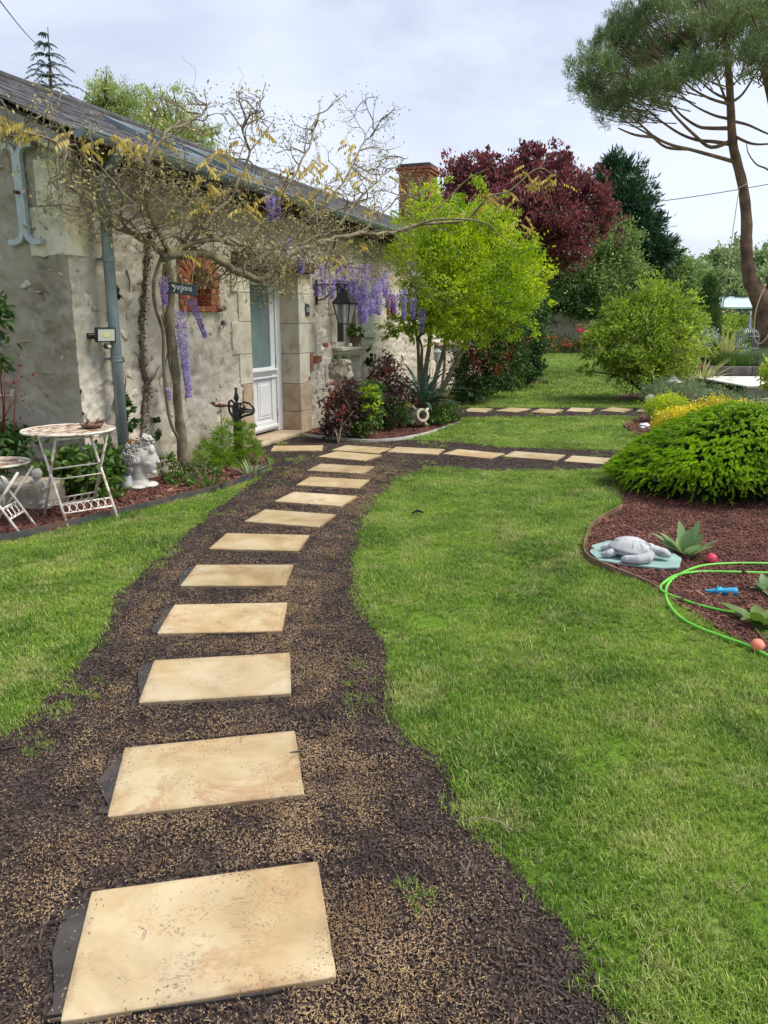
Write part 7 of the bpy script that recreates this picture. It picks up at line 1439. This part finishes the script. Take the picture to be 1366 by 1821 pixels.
def tree(name, label, cat, base, blobs, n, leaf, width, mat, r0=.2, nl=22, group=None, bark='bark_dark', **kw):
    g1 = thing(name, label, cat, (base[0], base[1], 0), 0, group); V, Cc = crown(blobs, n, leaf, width, **kw); npmesh('crown', V, 4, M[mat], g1, WM[g1.name].inverted()); m = MB()
    B = blobs; cz = min(b[2] for b in B); top = Vector((sum(b[0] for b in B) / len(B), sum(b[1] for b in B) / len(B), cz)); bs = Vector((base[0], base[1], -.05)); m.tube([bs, bs.lerp(top, .5) + Vector((.1, 0, 0)), top], [r0, r0 * .8, r0 * .65], 10)
    limbs(m, top, [Vector(Cc[random.randrange(len(Cc))]) for _ in range(nl)], r0 * .45); m.build('trunk', M[bark], g1, True, world=True); return g1
c = A(940, 500, 36); tree('purple_plum_tree', 'large purple leaved tree with spiky crown behind the golden bush', 'tree', (c.x, 36), [blob(842, 318, 36, 40, 36), blob(905, 330, 36, 46, 40), blob(960, 312, 36.5, 38, 42), blob(1000, 290, 36, 17, 22), blob(985, 330, 35, 40, 40), blob(830, 370, 36, 50, 50), blob(900, 390, 35, 70, 50), blob(975, 390, 35, 60, 55), blob(1040, 350, 36, 40, 36), blob(1065, 385, 36, 34, 32), blob(1000, 430, 35, 50, 40), blob(930, 440, 36, 60, 50), blob(868, 285, 36.2, 14, 14), blob(945, 272, 36, 18, 18)], 60000, .15, .085, 'purple', .3, 40, per=22, clump=.12, shell=(.3, 1.15), up=.6, rough=.55)
c = A(1115, 480, 44); tree('dark_conifer', 'tall dark green conifer right of the purple tree', 'conifer', (c.x, 44), [blob(1092, 305, 44, 24, 26), blob(1105, 335, 44, 38, 34), blob(1115, 375, 44, 44, 36), blob(1125, 415, 44, 46, 36), blob(1135, 445, 44, 42, 30), blob(1145, 350, 44, 16, 18), blob(1158, 400, 44, 14, 16), blob(1172, 450, 43, 26, 22), blob(1130, 480, 44, 40, 40)], 26000, .34, .07, 'conifer', .3, 20, per=30, clump=.16, up=.35, out=1.3, rough=.6, shell=(.4, 1.15))
for i, (bl, n, mat, lab, dd) in enumerate((([(1050, 450, 60, 50), (1000, 470, 36, 32), (1095, 430, 40, 36), (1040, 500, 70, 40), (985, 485, 26, 24), (1100, 480, 50, 40), (1060, 535, 60, 24)], 26000, 'bigshrub', 'big mid green tree crown leaning over the far wall', 41), ([(1150, 470, 44, 34), (1190, 480, 40, 30), (1130, 500, 50, 36), (1190, 515, 50, 30), (1230, 500, 30, 30)], 14000, 'bigshrub', 'pale green bushy tree right of the crown over the far wall', 45), ([(1010, 545, 44, 22), (960, 560, 30, 20), (1070, 552, 50, 18), (1120, 548, 40, 20)], 6000, 'midgreen', 'darker bushes directly above the far wall', 40), ([(960, 500, 24, 40), (975, 525, 26, 24)], 2600, 'darkgreen', 'dark bush gap left of the big green crown', 43))):
    B_ = [blob(x, y, dd, rx, ry) for x, y, rx, ry in bl]; cx_ = sum(b[0] for b in B_) / len(B_); tree('leafy_tree', lab, 'tree', (cx_, dd), B_, n, .17, .085, mat, .16, 18, 'trees beyond the far wall', per=30, clump=.17, rough=.5, up=.25)
FT = [(1200, 490, 40, 36, 70), (1232, 500, 30, 26, 66), (1275, 480, 42, 36, 78), (1310, 470, 36, 36, 80), (1350, 478, 34, 34, 76), (1385, 480, 40, 44, 78), (1255, 505, 34, 26, 64), (1300, 505, 30, 22, 64), (1365, 500, 34, 26, 66), (1160, 500, 34, 30, 60), (1440, 470, 60, 50, 80)]
FL = ['far pale tree above the round leafy shrub', 'small far tree just left of the hall', 'tall far tree left of the rope', 'tallest far tree behind the rope', 'far tree right of the pine trunk bend', 'far tree at the right edge', 'bright far bush behind the columnar conifer', 'bright far bush above the hall roof', 'low far tree right of the pine trunk', 'far tree between conifer and hall', 'far tree just outside the right edge']
for i, (x, y, rx, ry, dd) in enumerate(FT): tree('distant_tree', FL[i], 'tree', (A(x, y, dd).x, dd), [blob(x, y, dd, rx * .8, ry * .8), blob(x - rx * .4, y + ry * .4, dd, rx * .7, ry * .7), blob(x + rx * .4, y + ry * .45, dd + 1, rx * .7, ry * .7), blob(x, y + ry * 1.1, dd - 1, rx, ry * .8)], 5000, .42, .24, 'distant', .25, 8, 'distant trees', per=22, clump=.2, rough=.5)
hl = thing('farm_hall', 'long low hall with pale blue metal roof far behind the pine', 'hall', (A(1285, 560, 58).x, 58, 0)); ze = A(1285, 549, 58).z; zr_ = A(1285, 524, 62).z; hw_ = 3.4
m = MB(); m.span((-hw_ + .2, .5, 0), (hw_ + 5, 9, ze - .05)); m.build('wall', M['backwall'], hl); m = MB(); m.hexa([(-hw_, 0, ze), (hw_ + 5.5, 0, ze), (hw_ + 5.5, 4.5, zr_), (-hw_, 4.5, zr_), (-hw_, 0, ze + .12), (hw_ + 5.5, 0, ze + .12), (hw_ + 5.5, 4.5, zr_ + .12), (-hw_, 4.5, zr_ + .12)]); M['metalroof'] = nm('metalroof', [(.4, (.42, .52, .55)), (.7, (.52, .62, .65))], .4, .45, 0, coord='World'); m.build('roof', M['metalroof'], hl)
m = MB(); m.span((-hw_, -.02, ze - .45), (hw_ + 5.5, .02, ze - .05)); m.build('fascia', M['board'], hl)
# left background: cedar and willow behind the roof
ff = A(88, 170, 24); fir = thing('blue_fir', 'slim bluish fir with drooping layered branches behind the roof ridge', 'conifer', (ff.x, 24, 0)); m = MB(); topz = A(85, 48, 24); m.tube([(ff.x, 24, 0), (ff.x, 24, 6), topz], [.16, .08, .008], 8); m.build('trunk', M['bark_dark'], fir, world=True)
VV = []; m = MB(); r2 = random.Random(8)
for k in range(13):
    z = topz.z - .15 - k * .27; L_ = .14 + k * .17
    for j in range(7):
        a = j * 6.283 / 7 + k * .9 + r2.gauss(0, .15); l_ = L_ * r2.uniform(.7, 1.15); base_ = Vector((ff.x, 24, z)); pts = [base_ + Vector((math.cos(a) * l_ * t, math.sin(a) * l_ * t, .16 * l_ * math.sin(t * 2.2) - .30 * l_ * t * t)) for t in (0, .25, .5, .75, 1)]; m.tube(pts, [.014, .011, .008, .005, .002], 4, cap=False)
        for q0, q1 in zip(pts, pts[1:]):
            n = int(26 * l_) + 6; t = np.random.default_rng(k * 50 + j).random((n, 1)); P = np.array(q0) * (1 - t) + np.array(q1) * t; d = np.array(q1 - q0); d /= np.linalg.norm(d); side = np.array([-d[1], d[0], 0]); sg_ = rng.choice([-1, 1], (n, 1)); VV.append(leafquads(P, d * .7 + side * sg_ * .6 + np.array([0, 0, -.55]), .12 * (1 - .3 * t[:, 0]), .016, fold=.1))
m.build('branch', M['bark_dark'], fir, world=True); M['blue'] = leafm('fir_needles', (.03, .065, .055), (.075, .13, .115), .3, trans=.1); npmesh('needles', np.concatenate(VV), 4, M['blue'], fir, WM[fir.name].inverted())
for i, (bl, lab, c_) in enumerate((([(180, 190, 22, 46), (200, 170, 26, 30), (230, 200, 30, 40), (165, 200, 14, 30)], 'pale green airy tree behind the roof beside the fir', 195), ([(270, 200, 24, 40), (300, 200, 24, 40), (330, 225, 30, 30), (365, 250, 26, 26), (300, 235, 50, 30), (265, 165, 12, 14)], 'pale green airy tree behind the roof near the wisteria', 310))):
    B_ = [blob(x, y, 27 + i, rx, ry) for x, y, rx, ry in bl]; tree('airy_tree', lab, 'tree', (A(c_, 200, 27).x, 27 + i), B_, 9000, .10, .028, 'willow', .14, 40, 'airy trees behind the roof', per=30, clump=.16, up=1.1, out=.4, shell=(.2, 1.12), rough=.6)
# cables
def cable(a, b, sag, label, r_=.009):
    m = MB(); m.tube([a.lerp(b, t / 16) - Vector((0, 0, sag * math.sin(math.pi * t / 16))) for t in range(17)], r_, 5); tag(m.build('overhead_cable', M['cable'], None), label, 'cable')
cable(A(960, 378, 24), A(1420, 318, 24), .12, 'thin overhead cable running right across the sky to the pine', .011); cable(A(-60, -80, 9), A(78, 90, 24), .1, 'thin overhead cable crossing the sky at the top left corner', .009)
